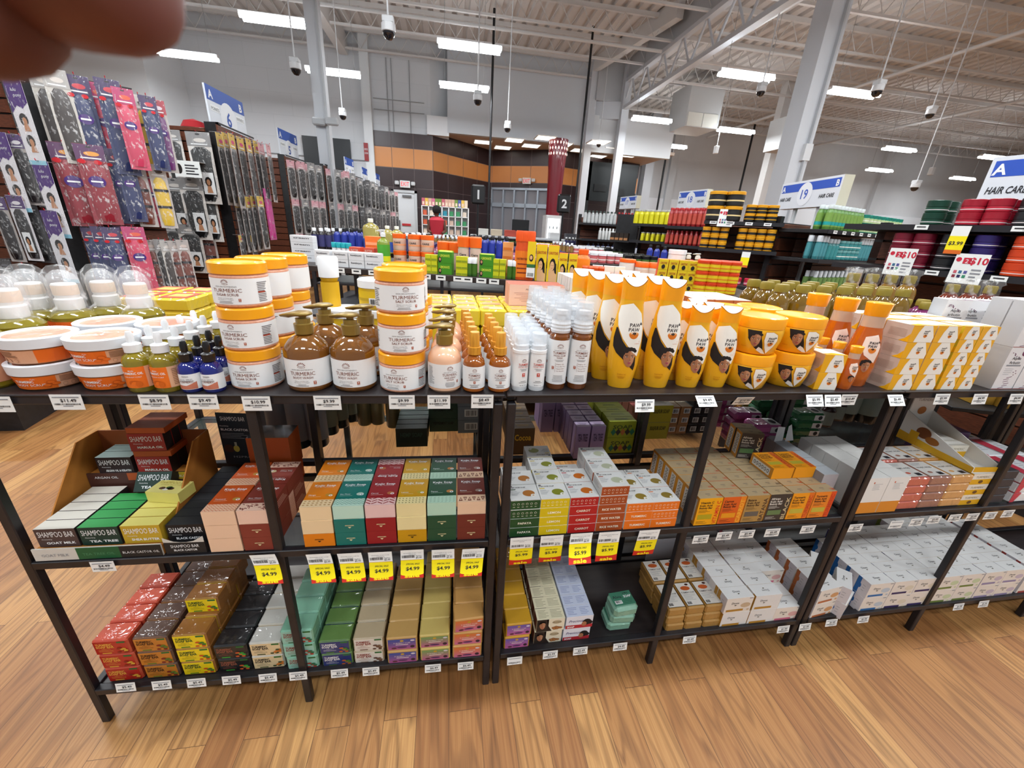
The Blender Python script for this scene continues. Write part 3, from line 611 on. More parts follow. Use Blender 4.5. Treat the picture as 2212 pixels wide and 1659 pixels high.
def mat_amber(name, top, bot, tr=.35, rough=.1):
    m, nt, b = nodes(name, rough); b.inputs['Base Color'].default_value = lin(top); b.inputs['Coat Weight'].default_value = 1; b.inputs['Coat Roughness'].default_value = .04
    b.inputs['Transmission Weight'].default_value = tr; b.inputs['Specular IOR Level'].default_value = .6; b.inputs['Roughness'].default_value = rough; return m
WASH = wash()
wl = 'amber turmeric body wash pump bottle with olive pump'
for i, (x, y, l) in enumerate([(-.275, .05, 'front row, left'), (-.188, .05, 'front row, right'), (-.262, .14, 'second row, left'), (-.178, .14, 'second row, right')]):
    q = A(x, y); WASH.place(q[0], q[1], ZT, AZ+(.02, -.12, .2, .1)[i], '%s, %s, beside the scrub jars' % (wl, l), 'turmeric body wash bottles')
def lotion():
    R = .034; body = MB().lathe([(0, 0), (R-.004, 0), (R, .005), (R, .066), (R-.002, .074), (R-.008, .084), (.018, .091), (.0125, .094), (.0125, .099), (0, .099)], M('e9b795', .25, coat=.8), 36)
    lb = MB(); T = Tc(R); lb.lathe([(R+.0004, .010), (R+.0004, .061)], LBL, 40); T2 = lambda u, v, w_: T(u+.012, v, w_)
    okay(lb, T2, 0, .049, 1.1); lb.text(T2, 'SKIN BRIGHTENING', 0, .0435, .002, TGR, width=.026, w=.001); lb.text(T2, 'TURMERIC', 0, .0365, .0055, BRN, width=.031, w=.001); lb.text(T2, 'HAND & BODY', 0, .0315, .0032, BRN, width=.023, w=.001, bold=.01); lb.text(T2, 'LOTION', 0, .0268, .0032, BRN, width=.014, w=.001, bold=.01)
    lb.lines(T2, -.011, .013, .011, .024, 4, TGR, .001, 6, 'c', .3); tbox(lb, T2, .0165, .021, .0042); lb.lines(lambda u, v, w_: T(u-.03, v, w_), -.006, .018, .010, .056, 14, TGR, .001, 4, fill=.3)
    pm = MB(); pump(pm, .096, GOLD, .0165, 1.08)
    return Proto('lotion_bottle', 'bottle', [('pump', pm), ('label_wrap', lb)], body)
LOT = lotion()
for i in range(4):
    q = A(-.006+.002*i, .04+.072*i); LOT.place(q[0], q[1], ZT, AZ+(.0, .3, -.2, .2)[i], 'peach hand and body lotion bottle with olive pump, %s in its row' % dep(i, 4), 'peach lotion bottles')
def cleanser():
    R = .0228; WD = mat_noise('bamboo', 'c07f1e', 'd6982f', 30, .45, sc=(8, 8, 1))
    body = MB().lathe([(0, 0), (R-.004, 0), (R, .004), (R, .059), (R-.003, .068), (R-.010, .075), (.0095, .078), (.0095, .082), (0, .082)], mat_amber('amber_clean', 'c4690f', 'a', .5), 30)
    lb = MB(); T = Tc(R); lb.lathe([(R+.0004, .010), (R+.0004, .057)], LBL, 32); okay(lb, T, 0, .047, .8); lb.text(T, 'SKIN BRIGHTENING', 0, .0425, .0014, TGR, width=.019, w=.0009); lb.text(T, 'TURMERIC', 0, .0368, .0042, BRN, width=.025, w=.0009, bold=.005); lb.text(T, 'FACIAL CLEANSER', 0, .0328, .0024, BRN, width=.024, w=.0009, bold=.01)
    lb.lines(T, -.011, .0275, .011, .0315, 2, TGR, .0009, 6, 'c', .3); tbox(lb, T, 0, .0215, .0042); lb.lines(T, -.011, .012, .011, .0195, 3, TGR, .0009, 6, 'c', .3)
    cp = MB().lathe([(0, .079), (.0135, .079), (.0135, .094), (.0105, .0945), (.0100, .122), (.009, .124), (0, .124)], WD, 22)
    return Proto('spray_bottle', 'bottle', [('bamboo_cap', cp), ('label_wrap', lb)], body)
CLE = cleanser()
for c, (x, n) in enumerate(((.054, 6), (.107, 5))):
    for i in range(n):
        q = A(x-.003*i, .028+.046*i); CLE.place(q[0], q[1], ZT, AZ+random.uniform(-.3, .3) if i else AZ+.03, 'amber facial cleanser spray bottle with bamboo cap, %s of the %s row' % (dep(i, n), ('left', 'right')[c]), 'amber cleanser spray bottles')
FRO = mat_clear('frost_cap', 'e6ecf2', .42, .12); WPL = M('eef0f2', .3, coat=.4)
def cream():
    R = .0168; RD = M('c8402c', .5)
    body = MB().lathe([(0, 0), (R-.001, 0), (R, .002), (R, .082), (R*1.06, .083), (R*1.06, .089), (R*.9, .090), (R*.9, .099), (.006, .101), (0, .104)], WPL, 28)
    pm = MB(); pm.add([(x, y, z) for x, y, z in ((-.010, -.007, .100), (.010, -.007, .100), (.010, .007, .100), (-.010, .007, .100), (-.013, -.005, .114), (.007, -.006, .108), (.007, .006, .108), (-.013, .005, .114))], [(4, 5, 6, 7), (0, 1, 5, 4), (1, 2, 6, 5), (2, 3, 7, 6), (3, 0, 4, 7)], WPL)
    cp = MB().lathe([(R*.98, .090), (R*.98, .122), (R*.9, .124), (0, .124)], FRO, 24)
    lb = MB(); T = Tc(R); lb.lathe([(R+.0003, .010), (R+.0003, .078)], M('f2f3f3', .4), 28); okay(lb, T, 0, .065, .9); lb.text(T, 'TURMERIC', 0, .0575, .0042, RD, width=.023, w=.0008, bold=.012); lb.quad(T, -.011, .0565, .011, .0569, INK, .0008, 6); lb.text(T, 'FACIAL CREAM', 0, .0525, .0028, RD, width=.023, w=.0008)
    lb.lines(T, -.009, .045, .009, .0505, 3, TGR, .0008, 5, 'c', .3); tbox(lb, T, 0, .033, .0062, RD); lb.lines(T, -.009, .018, .009, .024, 2, TGR, .0008, 5, 'c', .3); lb.text(T, 'Net Wt. 1.7 oz', 0, .0128, .0018, INK, width=.014, w=.0008, bold=.01)
    return Proto('cream_pump_tube', 'bottle', [('pump', pm), ('clear_cap', cp), ('label_wrap', lb)], body)
CRE = cream()
for c, x in enumerate((.152, .189)):
    for i in range(6): CRE.place(x+.001*i, .782+.037*i, ZT, random.uniform(-.3, .3)+(.2 if c == 0 else .1), 'white facial cream pump tube with clear cap, %s of the %s row' % (dep(i, 6), ('left', 'right')[c]), 'white cream pump tubes')
def foam():
    R = .0212
    body = MB().lathe([(0, 0), (R-.002, 0), (R, .003), (R, .117), (R-.003, .121), (R-.003, .126), (0, .126)], mat_amber('amber_foam', '93501c', 'a'), 30)
    cap = MB().lathe([(R-.001, .125)]+[(R*(1.0 if i % 2 else .95), .126+.0035*i) for i in range(7)]+[(R*.93, .149), (R*.93, .152)], mat_clear('ribbed_collar', 'eef3f8', .75, .15), 28, smooth=False)
    inn = MB().lathe([(.009, .150), (.009, .160), (.012, .162), (.012, .170), (0, .172)], WPL, 20)
    oc = MB().lathe([(R*.9, .150), (R*.82, .184), (R*.78, .187), (0, .187)], FRO, 26)
    lb = MB(); T = Tc(R); lb.lathe([(R+.0004, .013), (R+.0004, .110)], LBL, 34); okay(lb, T, 0, .094, 1.15); lb.text(T, 'SKIN BRIGHTENING', 0, .0875, .0018, TGR, width=.024, w=.0009)
    lb.text(T, 'TURMERIC', 0, .0805, .0052, BRN, width=.029, w=.0009, bold=.005); lb.text(T, 'FACIAL FOAM', 0, .0755, .0032, BRN, width=.025, w=.0009, bold=.01); lb.text(T, 'WASH', 0, .0708, .0032, BRN, width=.012, w=.0009, bold=.01); lb.lines(T, -.010, .064, .010, .0685, 2, TGR, .0009, 6, 'c', .3)
    for k, t_ in enumerate(('Brighten Skin', 'Level Skin Tone', 'Natural Glow', 'Stay Beautiful')): lb.text(T, t_, -.005, .0575-.005*k, .0022, BRN, w=.0009, align='l', maxw=.021)
    lb.quad(T, -.0075, .041, -.0071, .061, BRN, .0009); tbox(lb, T, -.0125, .047, .005); lb.lines(T, -.012, .018, .012, .034, 5, TGR, .0009, 6, 'c', .25)
    return Proto('foam_wash_bottle', 'bottle', [('collar', cap), ('pump', inn), ('clear_cap', oc), ('label_wrap', lb)], body)
FOA = foam()
for c, x in enumerate((.235, .283)):
    for i in range(6): FOA.place(x-.002*i, .793+.045*i, ZT, random.uniform(-.3, .3) if i else -.1, 'tall facial foam wash bottle with clear cap, %s of the %s row' % (dep(i, 6), ('left', 'right')[c]), 'facial foam wash bottles')
# --- droppers
def dropper(R, hb, glass, capm, lbl, kind, lab):
    body = MB().lathe([(0, 0), (R-.002, 0), (R, .003), (R, hb), (R*.85, hb+.008), (R*.42, hb+.016), (R*.42, hb+.019), (0, hb+.019)], glass, 28)
    z = hb+.016; cp = MB().lathe([(0, z), (R*.6, z), (R*.62, z+.014), (R*.5, z+.0155), (.0055, z+.017), (.0062, z+.030), (.004, z+.037), (0, z+.038)], capm, 20)
    lb = MB(); lab(lb, Tc(R), R, hb); return Proto(kind, 'bottle', [('dropper_cap', cp), ('label_wrap', lb)], body)
def lab_oil(b, T, R, hb):
    O = M('e8701a', .5); CR = M('e2b08c', .5)
    b.lathe([(R+.0004, .010), (R+.0004, hb-.008)], CR, 30)
    for i in range(1): b.quad(T, -.024, .010, .016, hb-.008, O, .0007, 12)
    b.text(T, 'TURMERIC OIL', -.003, hb*.62, .0042, LBL, width=.032, w=.0011, bold=.02); b.text(T, 'HAIR BODY SCALP', -.003, hb*.52, .0022, LBL, width=.026, w=.0011); b.ell(T, -.002, hb*.34, .009, .005, M('c95a10'), .0011, 12); b.ell(T, .004, hb*.30, .005, .006, M('d0600f'), .0013, 10); b.text(T, 'Mielle', -.003, hb-.016, .0024, LBL, w=.0011, bold=.01)
    b.lines(lambda u, v, w_: T(u+.022, v, w_), 0, .014, .010, hb-.012, 10, M('9a6a4a'), .0007, 3)
def lab_ser(b, T, R, hb):
    b.lathe([(R+.0004, .007), (R+.0004, hb-.006)], LBL, 28); b.poly(T, [(-.016, .008), (.016, .008), (.016, .022), (0, .015), (-.016, .016)], M('c8765c', .5), .0008, .004)
    b.text(T, 'FACIAL SERUM', 0, hb*.60, .0024, TGR, width=.020, w=.001); b.text(T, 'TURMERIC', 0, hb*.47, .0036, BRN, width=.024, w=.001); b.lines(T, -.009, hb*.72, .009, hb*.80, 2, TGR, .001, 5, 'c', .3); b.quad(T, -.011, hb*.55, .011, hb*.565, INK, .001, 5)
OIL = dropper(.0215, .058, mat_amber('yellow_oil', 'b5a01c', 'a', .55), M('eceef0', .3, coat=.5), None, 'oil_dropper_bottle', lab_oil)
SER = dropper(.0178, .043, mat_amber('cobalt_glass', '17227f', 'a', .2), M('121214', .35, coat=.4), None, 'serum_dropper_bottle', lab_ser)
k = 0
for c, x in enumerate((-.565, -.520)):
    for i in range(5): q = A(x, .026+.047*i); OIL.place(q[0], q[1], ZT, AZ+.25+random.uniform(-.4, .4), 'yellow turmeric oil dropper bottle with white cap, %s of the %s row' % (dep(i, 5), ('left', 'right')[c]), 'yellow oil dropper bottles')
for c, x in enumerate((-.478, -.440)):
    for i in range(3): q = A(x, .022+.04*i); SER.place(q[0], q[1], ZT, AZ+.1+random.uniform(-.2, .3), 'cobalt blue serum bottle with black dropper cap, %s of the %s row' % (dep(i, 3), ('left', 'right')[c]), 'blue serum dropper bottles')
# --- body scrub tubs
def tub():
    R = .0505; OR = M('e56a17', .5)
    body = MB().lathe([(0, 0), (R-.009, 0), (R-.006, .003), (R-.001, .028), (R-.001, .030)], M('a8744a', .3, coat=.6), 40)
    lid = MB().lathe([(R-.001, .029), (R+.002, .030), (R+.0035, .047), (R+.001, .0485), (R-.004, .0485), (R-.005, .0455), (0, .0455)], M('dfe3e8', .4), 40)
    dsk = MB().lathe([(R-.008, .0459), (0, .0462)], mat_foil('a', 'ea8f70', strength=.3, scale=30), 32)
    lb = MB(); rz = lambda v: R-.0064+v*.2; T = Tc(R, rz=rz)
    for i in range(40):
        a0, a1 = -pi+2*pi*i/40, -pi+2*pi*(i+1)/40; mid = (a0+a1)/2; mm = M('dba583', .5) if (.95 < mid < 2.2 or mid < -1.0) else OR
        lb.quad(T, a0*R, .003, a1*R, .0275, mm, .0006)
    lb.text(T, 'TURMERIC', -.012, .0165, .0044, LBL, width=.030, w=.0013, bold=.03, align='l'); lb.text(T, 'BODY SCRUB', -.012, .0095, .0044, LBL, width=.045, w=.0013, align='l'); lb.text(T, 'Mielle', .018, .0225, .002, LBL, w=.0013)
    for cu, cv in ((.040, .016), (.046, .012), (.034, .010), (-.028, .018), (-.034, .012)): lb.ell(T, cu, cv, .006, .0035, M('c2500f', .6), .0012, 10); lb.ell(T, cu, cv, .0052, .0028, OR, .0014, 10)
    T2 = lambda u, v, w_: T(u+.052, v, w_); lb.lines(T2, 0, .014, .035, .026, 5, M('8a6248'), .0012, 6); 
    for j in range(3): lb.ell(T2, .006+.012*j, .0085, .0035, .0035, M('a87a5c'), .0012, 10); lb.ell(T2, .006+.012*j, .0085, .003, .003, M('dba583', .5), .0014, 10)
    return Proto('body_scrub_tub', 'tub', [('lid', lid), ('lid_disc', dsk), ('label_wrap', lb)], body)
TUB = tub()
for c, (x, y, tn) in enumerate([(-.738, .058, (.45, -1.1)), (-.632, .058, (.45, .25)), (-.700, .166, (.2, .5)), (-.590, .168, (.3, .6))]):
    for i in range(2):
        q = A(x, y); TUB.place(q[0], q[1], ZT+.0487*i, AZ+tn[i]-.6, 'low orange body scrub tub with white lid, %s tub of the %s stack' % (lev(i, 2), ['front left', 'front right', 'rear left', 'rear right'][c]), 'orange body scrub tubs')
# --- big turmeric cleansers with wrapped pumps
def wrapped():
    R = .040; OR = M('e2641a', .5)
    body = MB().lathe([(0, 0), (R-.003, 0), (R, .004), (R, .092), (R-.008, .102), (.02, .106), (.02, .108), (0, .108)], mat_amber('olive_cleanser', 'a09024', 'a', .4), 36)
    lb = MB(); T = Tc(R); lb.lathe([(R+.0004, .012), (R+.0004, .085)], M('d69a78', .5), 40); lb.quad(T, -.04, .012, .028, .085, OR, .0008, 14); lb.text(T, 'TURMERIC', -.006, .055, .0085, LBL, width=.062, w=.0014, bold=.03); lb.text(T, 'FACIAL CLEANSER', -.004, .047, .0032, M('f3b090'), width=.045, w=.0014)
    for cu, cv, ru, rv in ((-.01, .034, .018, .007), (.006, .030, .014, .008), (.01, .022, .01, .006)): lb.ell(T, cu, cv, ru, rv, M('c5430f', .6), .0012, 14, .006)
    cp = MB().lathe([(0, .106), (.0215, .106), (.0225, .110), (.0225, .128), (.019, .131), (.019, .134), (.020, .136), (.0195, .158), (.0185, .160), (0, .161)], M('eceae6', .35), 26)
    hd = MB(); hd.lathe([(0, .137), (.0205, .137), (.0205, .157)], M('e2c9ae', .5), 24)
    dome = MB().lathe([(.026, .108), (.027, .150), (.026, .165), (.021, .178), (.010, .187), (0, .188)], mat_clear('clear_dome', 'f4f7fa', .22, .05), 28)
    wr = MB(); rnd = random.Random(3); n = 22; prof = [(.036, .104), (.030, .114), (.030, .140), (.031, .165), (.028, .182), (.016, .194), (.0, .198)]
    vs = [(r*(1+rnd.uniform(-.13, .13))*sin(2*pi*i/n), -r*(1+rnd.uniform(-.13, .13))*cos(2*pi*i/n), z+rnd.uniform(-.002, .002)) for r, z in prof for i in range(n)]
    wr.add(vs, [(k*n+i, k*n+(i+1) % n, (k+1)*n+(i+1) % n, (k+1)*n+i) for k in range(len(prof)-1) for i in range(n)], mat_cellophane(), True)
    return Proto('cleanser_pump_bottle', 'bottle', [('pump', cp), ('pump_band', hd), ('clear_cap', dome), ('plastic_wrap', wr), ('label_wrap', lb)], body)
WR = wrapped()
for i, (x, y, l) in enumerate([(-.832, .045, 'front row, at the left picture edge'), (-.838, .135, 'second row, leftmost'), (-.81, .225, 'third row, beside the tubs'), (-.775, .275, 'rear row, right of its neighbour'), (-.87, .22, 'third row, leftmost'), (-.70, .262, 'rear row, rightmost behind the tubs'), (-.64, .27, 'rear row, beside the yellow soap packs')][:6]):
    q = A(x, y); WR.place(q[0], q[1], ZT, AZ+.15, 'turmeric cleanser bottle with plastic wrapped pump, '+l, 'wrapped cleanser pump bottles')
# ================================================================== PAPAYA RANGE AND THE RIGHT HALF OF THE TOP SHELF
PY = M('eeae16', .3, coat=.5); PYC = M('f8a512', .3, coat=.4); PWH = M('f3efe6', .4, coat=.3); HAIR = M('1d1513', .7); SK = M('a8704e', .6); SKL = M('c08a66', .6); LIP = M('a8485a', .5); PAPO = M('d8761f', .5); DKB = M('2b2224', .6)
def portrait(b, T, u, v, s_, clip=None, strip=None, w=.0006):
    """cropped face with curly dark hair; s_ = face width"""
    P = lambda pts, m, k: b.poly(T, [(u+x*s_, v+y*s_) for x, y in pts], m, w+.00015*k, strip)
    E_ = lambda x, y, rx, ry, m, k, n=14: b.ell(T, u+x*s_, v+y*s_, rx*s_, ry*s_, m, w+.00015*k, n, strip)
    P([(-.30, .42), (-.38, .0), (-.26, -.42), (-.05, -.66), (.12, -.72), (.28, -.6), (.42, -.3), (.46, .1), (.42, .5), (.1, .62)], SK, 1)
    P([(.05, .55), (.38, .5), (.44, .1), (.36, -.3), (.2, -.58), (.1, -.3), (.1, .2)], SKL, 2)
    for x, y, r in ((-.34, .52, .22), (-.14, .62, .2), (.08, .64, .18), (.28, .6, .17), (.42, .5, .14), (-.44, .3, .16), (-.47, .1, .12), (-.2, .46, .14)): E_(x, y, r, r*.85, HAIR, 3, 9)
    for x in (-.14, .26): P([(x-.12, .12), (x-.02, .18), (x+.11, .16), (x+.02, .22), (x-.1, .19)], HAIR, 3); E_(x, .06, .085, .04, M('e8dcd0', .5), 3, 10); E_(x+.01, .06, .04, .04, HAIR, 4, 8); P([(x-.1, .07), (x, .115), (x+.1, .07), (x, .095)], HAIR, 5)
    P([(.06, .02), (.11, -.17), (.04, -.22), (.17, -.22), (.13, -.1)], M('8c5638', .6), 3)
    P([(-.04, -.38), (.05, -.33), (.1, -.35), (.16, -.33), (.25, -.37), (.16, -.46), (.05, -.46)], LIP, 3); P([(-.03, -.385), (.1, -.395), (.24, -.375), (.1, -.405)], M('6e2c38', .6), 4)
def pawlogo(b, T, u, v, s_, w=.001):
    b.text(T, 'PAW', u, v+.46*s_, .36*s_, DKB, w=w, bold=.02, width=1.15*s_); b.text(T, 'PAW', u-.06*s_, v, .36*s_, DKB, w=w, bold=.02, width=1.15*s_)
    for k in range(3): b.poly(T, [(u+(.52+.09*k)*s_, v+(.72-.02*k)*s_), (u+(.60+.1*k)*s_, v+(.98-.08*k)*s_), (u+(.66+.1*k)*s_, v+(.9-.08*k)*s_), (u+(.60+.08*k)*s_, v+(.68-.03*k)*s_)], DKB, w)
    b.ell(T, u-.02*s_, v-.22*s_, .52*s_, .56*s_, PAPO, w, 14, .003, a0=pi*1.02, a1=pi*1.98); b.ell(T, u-.02*s_, v-.2*s_, .5*s_, .12*s_, M('eb9a3c'), w, 12)
    for x, y in ((-.14, -.22), (0, -.3), (.12, -.22), (.04, -.15), (-.05, -.16)): b.ell(T, u+x*s_, v+y*s_, .08*s_, .07*s_, HAIR, w+.0002, 7)
def supell(prof, mat, b, n=36, flat=.72):
    """flattened bottle with oval cross-section"""
    return b.lathe(prof, mat, n, sx=1, sy=flat)
def Tov(rf, flat, rot=0):
    def T(u, v, w_):
        R = rf(v); a = u/max(R, .001)+rot; return ((R+w_)*sin(a), -(R*flat+w_)*cos(a), v)
    return T
def interp(prof):
    def f(v):
        for p, q in zip(prof, prof[1:]):
            if p[1] <= v <= q[1] and q[1] > p[1]: return p[0]+(q[0]-p[0])*(v-p[1])/(q[1]-p[1])
        return prof[-1][0]
    return f
def pawbottle(h, R, kind='papaya_lotion_bottle'):
    k = h/.245; prof = [(0, 0), (R*.72, 0), (R*.76, .004*k), (R*.97, .055*k), (R, .085*k), (R*.95, .125*k), (R*.80, .165*k), (R*.70, .187*k), (R*.70, .197*k), (0, .197*k)]
    fl = .66; body = MB(); supell(prof, PY, body, 40, fl); rf = interp(prof[2:-1]); T = Tov(rf, fl)
    art = body
    # white leaf shaped label and portrait below it
    W_ = [(-.62, .80), (.0, .83), (.52, .74), (.78, .60), (.80, .48), (.60, .335), (.25, .385), (-.25, .50), (-.60, .62), (-.70, .72)]
    body.poly(T, [(x*R*1.25+.0006, y*.245*k*.93-.0015) for x, y in W_], M('d78f12', .4), .0005, .003)
    body.poly(T, [(x*R*1.25, y*.245*k*.93) for x, y in W_], PWH, .0011, .003)
    body.poly(T, [(x*R*1.25, y*.245*k*.93) for x, y in [(-.80, .50), (-.70, .60), (-.60, .60), (-.25, .48), (.25, .365), (.55, .325), (.60, .25), (.55, .19), (.25, .235), (-.15, .31), (-.50, .36), (-.75, .42)]], HAIR, .0005, .003)
    portrait(body, T, .16*R*1.25, .30*.245*k, .88*R, strip=.004, w=.0008)
    pawlogo(body, T, .26*R*1.25, .535*.245*k, .6*R, .0013)
    body.text(T, 'LAIT', .62*R*1.25, .445*.245*k, .0016*k, M('c96a3a'), w=.0013); body.text(T, 'CLARIFIANT', .50*R*1.25, .425*.245*k, .0018*k, M('c96a3a'), w=.0013)
    body.text(T, 'PAPAYE', -.05*R, .13*.245*k, .0032*k, M('c97d10'), w=.0008, width=.018*k); body.lines(T, -.010*k-.05*R, .095*.245*k, .010*k-.05*R, .12*.245*k, 3, M('c97d10'), .0008, 4, 'c', .3)
    cap = MB(); n = 36; c0 = R*.71; zt = .238*k; vs = []
    for z, r, tl in ((.196*k, c0, 0), (.21*k, c0*1.01, 0), (zt, c0*1.04, 1)):
        for i in range(n):
            a = 2*pi*i/n; dip = -.016*k*max(0, cos(a))**2 if tl else 0
            vs.append((r*sin(a), -r*fl*cos(a), z+dip))
    cap.add(vs, [(j*n+i, j*n+(i+1) % n, (j+1)*n+(i+1) % n, (j+1)*n+i) for j in range(2) for i in range(n)], PYC, True)
    top = MB(); tv = [(c0*.98*sin(2*pi*i/n), -c0*.96*fl*cos(2*pi*i/n), zt-.016*k*max(0, cos(2*pi*i/n))**2+.0008) for i in range(n)]; top.add(tv, [tuple(range(n))], M('e6e0d8', .3, coat=.5))
    return Proto(kind, 'bottle', [('flip_cap', cap), ('cap_top', top)], body)
PL, PM = pawbottle(.245, .0345), pawbottle(.190, .031)
for c, (x, r, n) in enumerate([(.386, .02, 4), (.474, .04, 4)]):
    for i in range(n): PL.place(x-.020*i*(c == 0)-.010*i*(c == 1), .797+.052*i, ZT, -.27+r-.05*i, 'tall orange papaya lotion bottle with white leaf label, %s of the %s row' % (dep(i, n), ('left', 'right')[c]), 'tall papaya lotion bottles')
for c, (x, r, n) in enumerate([(.552, .05, 3), (.622, .08, 3)]):
    for i in range(n): PM.place(x-.012*i, .796+.047*i, ZT, r-.42, 'short orange papaya lotion bottle with flip cap, %s of the %s row' % (dep(i, n), ('left', 'right')[c]), 'short papaya lotion bottles')
def pawjar():
    R = .053; prof = [(0, 0), (R*.78, 0), (R*.84, .003), (R*.97, .030), (R, .045), (R, .056), (R*.97, .060), (0, .060)]
    body = MB().lathe(prof, PY, 44); rf = interp(prof[1:7]); T = lambda u, v, w_: ((rf(v)+w_)*sin(u/R), -(rf(v)+w_)*cos(u/R), v)
    body.poly(T, [(-.032, .056), (-.004, .056), (-.001, .040), (.010, .012), (.018, .004), (.004, .006), (-.012, .018), (-.026, .035)], HAIR, .0006, .003)
    portrait(body, T, -.0135, .036, .024, strip=.005, w=.0008); body.poly(T, [(-.002, .02), (.006, .016), (.018, .004), (.008, .005), (-.006, .012)], M('e9e4de'), .0014, .003)
    body.poly(T, [(.004, .055), (.020, .056), (.033, .050), (.037, .036), (.032, .020), (.020, .003), (.010, .018), (.004, .036)], M('d78f12'), .0008, .003)
    body.poly(T, [(.005, .054), (.020, .055), (.032, .049), (.036, .036), (.031, .021), (.020, .005), (.011, .019), (.005, .036)], PWH, .0011, .003)
    pawlogo(body, T, .0205, .033, .0125, .0018); body.text(T, 'PAPAYE', -.034, .016, .0025, M('c97d10'), w=.0008)
    lid = MB().lathe([(R*.96, .059), (R*1.0, .0595), (R*1.01, .080), (R*.99, .083), (R*.9, .0845), (R*.88, .083), (0, .083)], PYC, 44)
    return Proto('papaya_jar', 'jar', [('lid', lid)], body)
PJ = pawjar()
for i, (x, y, z, r, l) in enumerate([(.705, .805, 0, .12, 'bottom of the front left stack'), (.708, .806, 1, .1, 'top of the front left stack'), (.822, .818, 0, .12, 'bottom of the front right stack'), (.826, .82, 1, .12, 'top of the front right stack'), (.70, .915, 0, 1, 'bottom of the rear left stack'), (.70, .915, 1, 1, 'top of the rear left stack'), (.81, .925, 0, 1, 'bottom of the rear right stack'), (.80, .925, 1, 1, 'top of the rear right stack')]):
    PJ.place(x, y, ZT+.0845*z, r-.55, 'round orange papaya cream jar with flat lid, '+l, 'round papaya cream jars')
# small boxes
def pbox(w_, d, h, kind, side='c9b3a4'):
    b = MB().box(-w_/2, 0, 0, w_/2, d, h, PWH, top=PWH, front=PY, left=M(side, .5), right=PY); T = Tf(-w_/2)
    W2 = w_
    b.poly(T, [(W2*.22, 0), (W2*.98, 0), (W2*1, h*.3), (W2*.78, h), (W2*.42, h), (W2*.3, h*.6)], PWH, .0003)
    pawlogo(b, T, W2*.62, h*.48, h*.26, .0006); TT = Tt(-w_/2, 0, h); b.poly(TT, [(0, 0), (W2, 0), (W2, d*.12), (W2*.5, d*.3), (0, d*.15)], PY)
    for i in range(7): b.quad(Tl(-w_/2), -d*.8, h*.25+i*h*.07, -d*.15, h*.27+i*h*.07, M('a8917f'), .0003)
    b.poly(Tl(-w_/2), [(-d*.35, 0), (0, 0), (0, h*.5), (-d*.15, h*.2)], PY, .0004)
    return Proto(kind, 'box', mesh=b)
SB = pbox(.055, .055, .043, 'papaya_soap_box')
for i in range(2): SB.place(.895+.002*i, .762, ZT+.0435*i, -.12, 'small square papaya box beside the round jars, %s one' % lev(i, 2), 'small papaya boxes')
for i in range(2): SB.place(.89+.002*i, .825, ZT+.0435*i, -.1, 'small square papaya box behind the first stack, %s one' % lev(i, 2), 'small papaya boxes')
PB = pbox(.068, .062, .040, 'papaya_soap_box')
for c in range(2):
    for r in range(3):
        for l in range(4): PB.place(1.105+.071*c, .757+.064*r, ZT+.0405*l, 0, 'yellow and white papaya soap box, %s in %s stack, %s column' % (lev(l, 4), dep(r, 3), ('left', 'right')[c]), 'papaya soap boxes')
PB2 = pbox(.053, .055, .032, 'papaya_cream_box', 'c8b428')
for c in range(2):
    for r in range(3):
        for l in range(5): PB2.place(1.245+.055*c, .757+.058*r, ZT+.0325*l, 0, 'thin yellow papaya box, %s in %s stack, %s column' % (lev(l, 5), dep(r, 3), ('left', 'right')[c]), 'thin papaya cream boxes')
# translucent papaya bottles
def clearb(k, kind):
    R = .033*k; prof = [(0, 0), (R*.8, 0), (R*.85, .004*k), (R*1.0, .045*k), (R*.98, .08*k), (R*.82, .115*k), (R*.66, .135*k), (R*.62, .15*k), (R*.62, .162*k), (0, .162*k)]
    b = MB(); b.lathe(prof, mat_amber('orange_gel', 'd9690e', 'a', .35), 32, sy=.72); rf = interp(prof[2:-1]); T = Tov(rf, .72)
    b.poly(T, [(-.012*k, .115*k), (.010*k, .122*k), (.026*k, .095*k), (.020*k, .058*k), (-.006*k, .075*k), (-.014*k, .095*k)], M('f4ddd0', .4), .0006, .003)
    pawlogo(b, T, .007*k, .093*k, .016*k, .0012); portrait(b, T, .004*k, .050*k, .020*k, w=.0006)
    cap = MB(); cap.lathe([(R*.64, .160*k), (R*.68, .162*k), (R*.76, .188*k), (R*.7, .190*k), (0, .187*k)], PYC, 28, sy=.72)
    nk = MB().lathe([(R*.66, .136*k), (R*.63, .16*k)], mat_clear('clear_neck', 'e8d8c0', .5), 26, sy=.74)
    return Proto(kind, 'bottle', [('flip_cap', cap), ('clear_neck', nk)], b)
CB = clearb(1.08, 'papaya_gel_bottle')
for i, (x, y) in enumerate([(1.012, .803), (.992, .866), (.972, .929)]): CB.place(x, y, ZT, -.42, 'clear orange papaya gel bottle with orange cap, %s one of three' % ('nearest', 'middle', 'farthest')[i], 'clear papaya gel bottles')
MBt = clearb(.56, 'papaya_serum_bottle')
for i, (x, y) in enumerate([(.957, .772), (.949, .81), (.941, .848), (.933, .886)]): MBt.place(x, y, ZT, -.35, 'small clear papaya serum bottle, %s of four' % dep(i, 4), 'small papaya serum bottles')
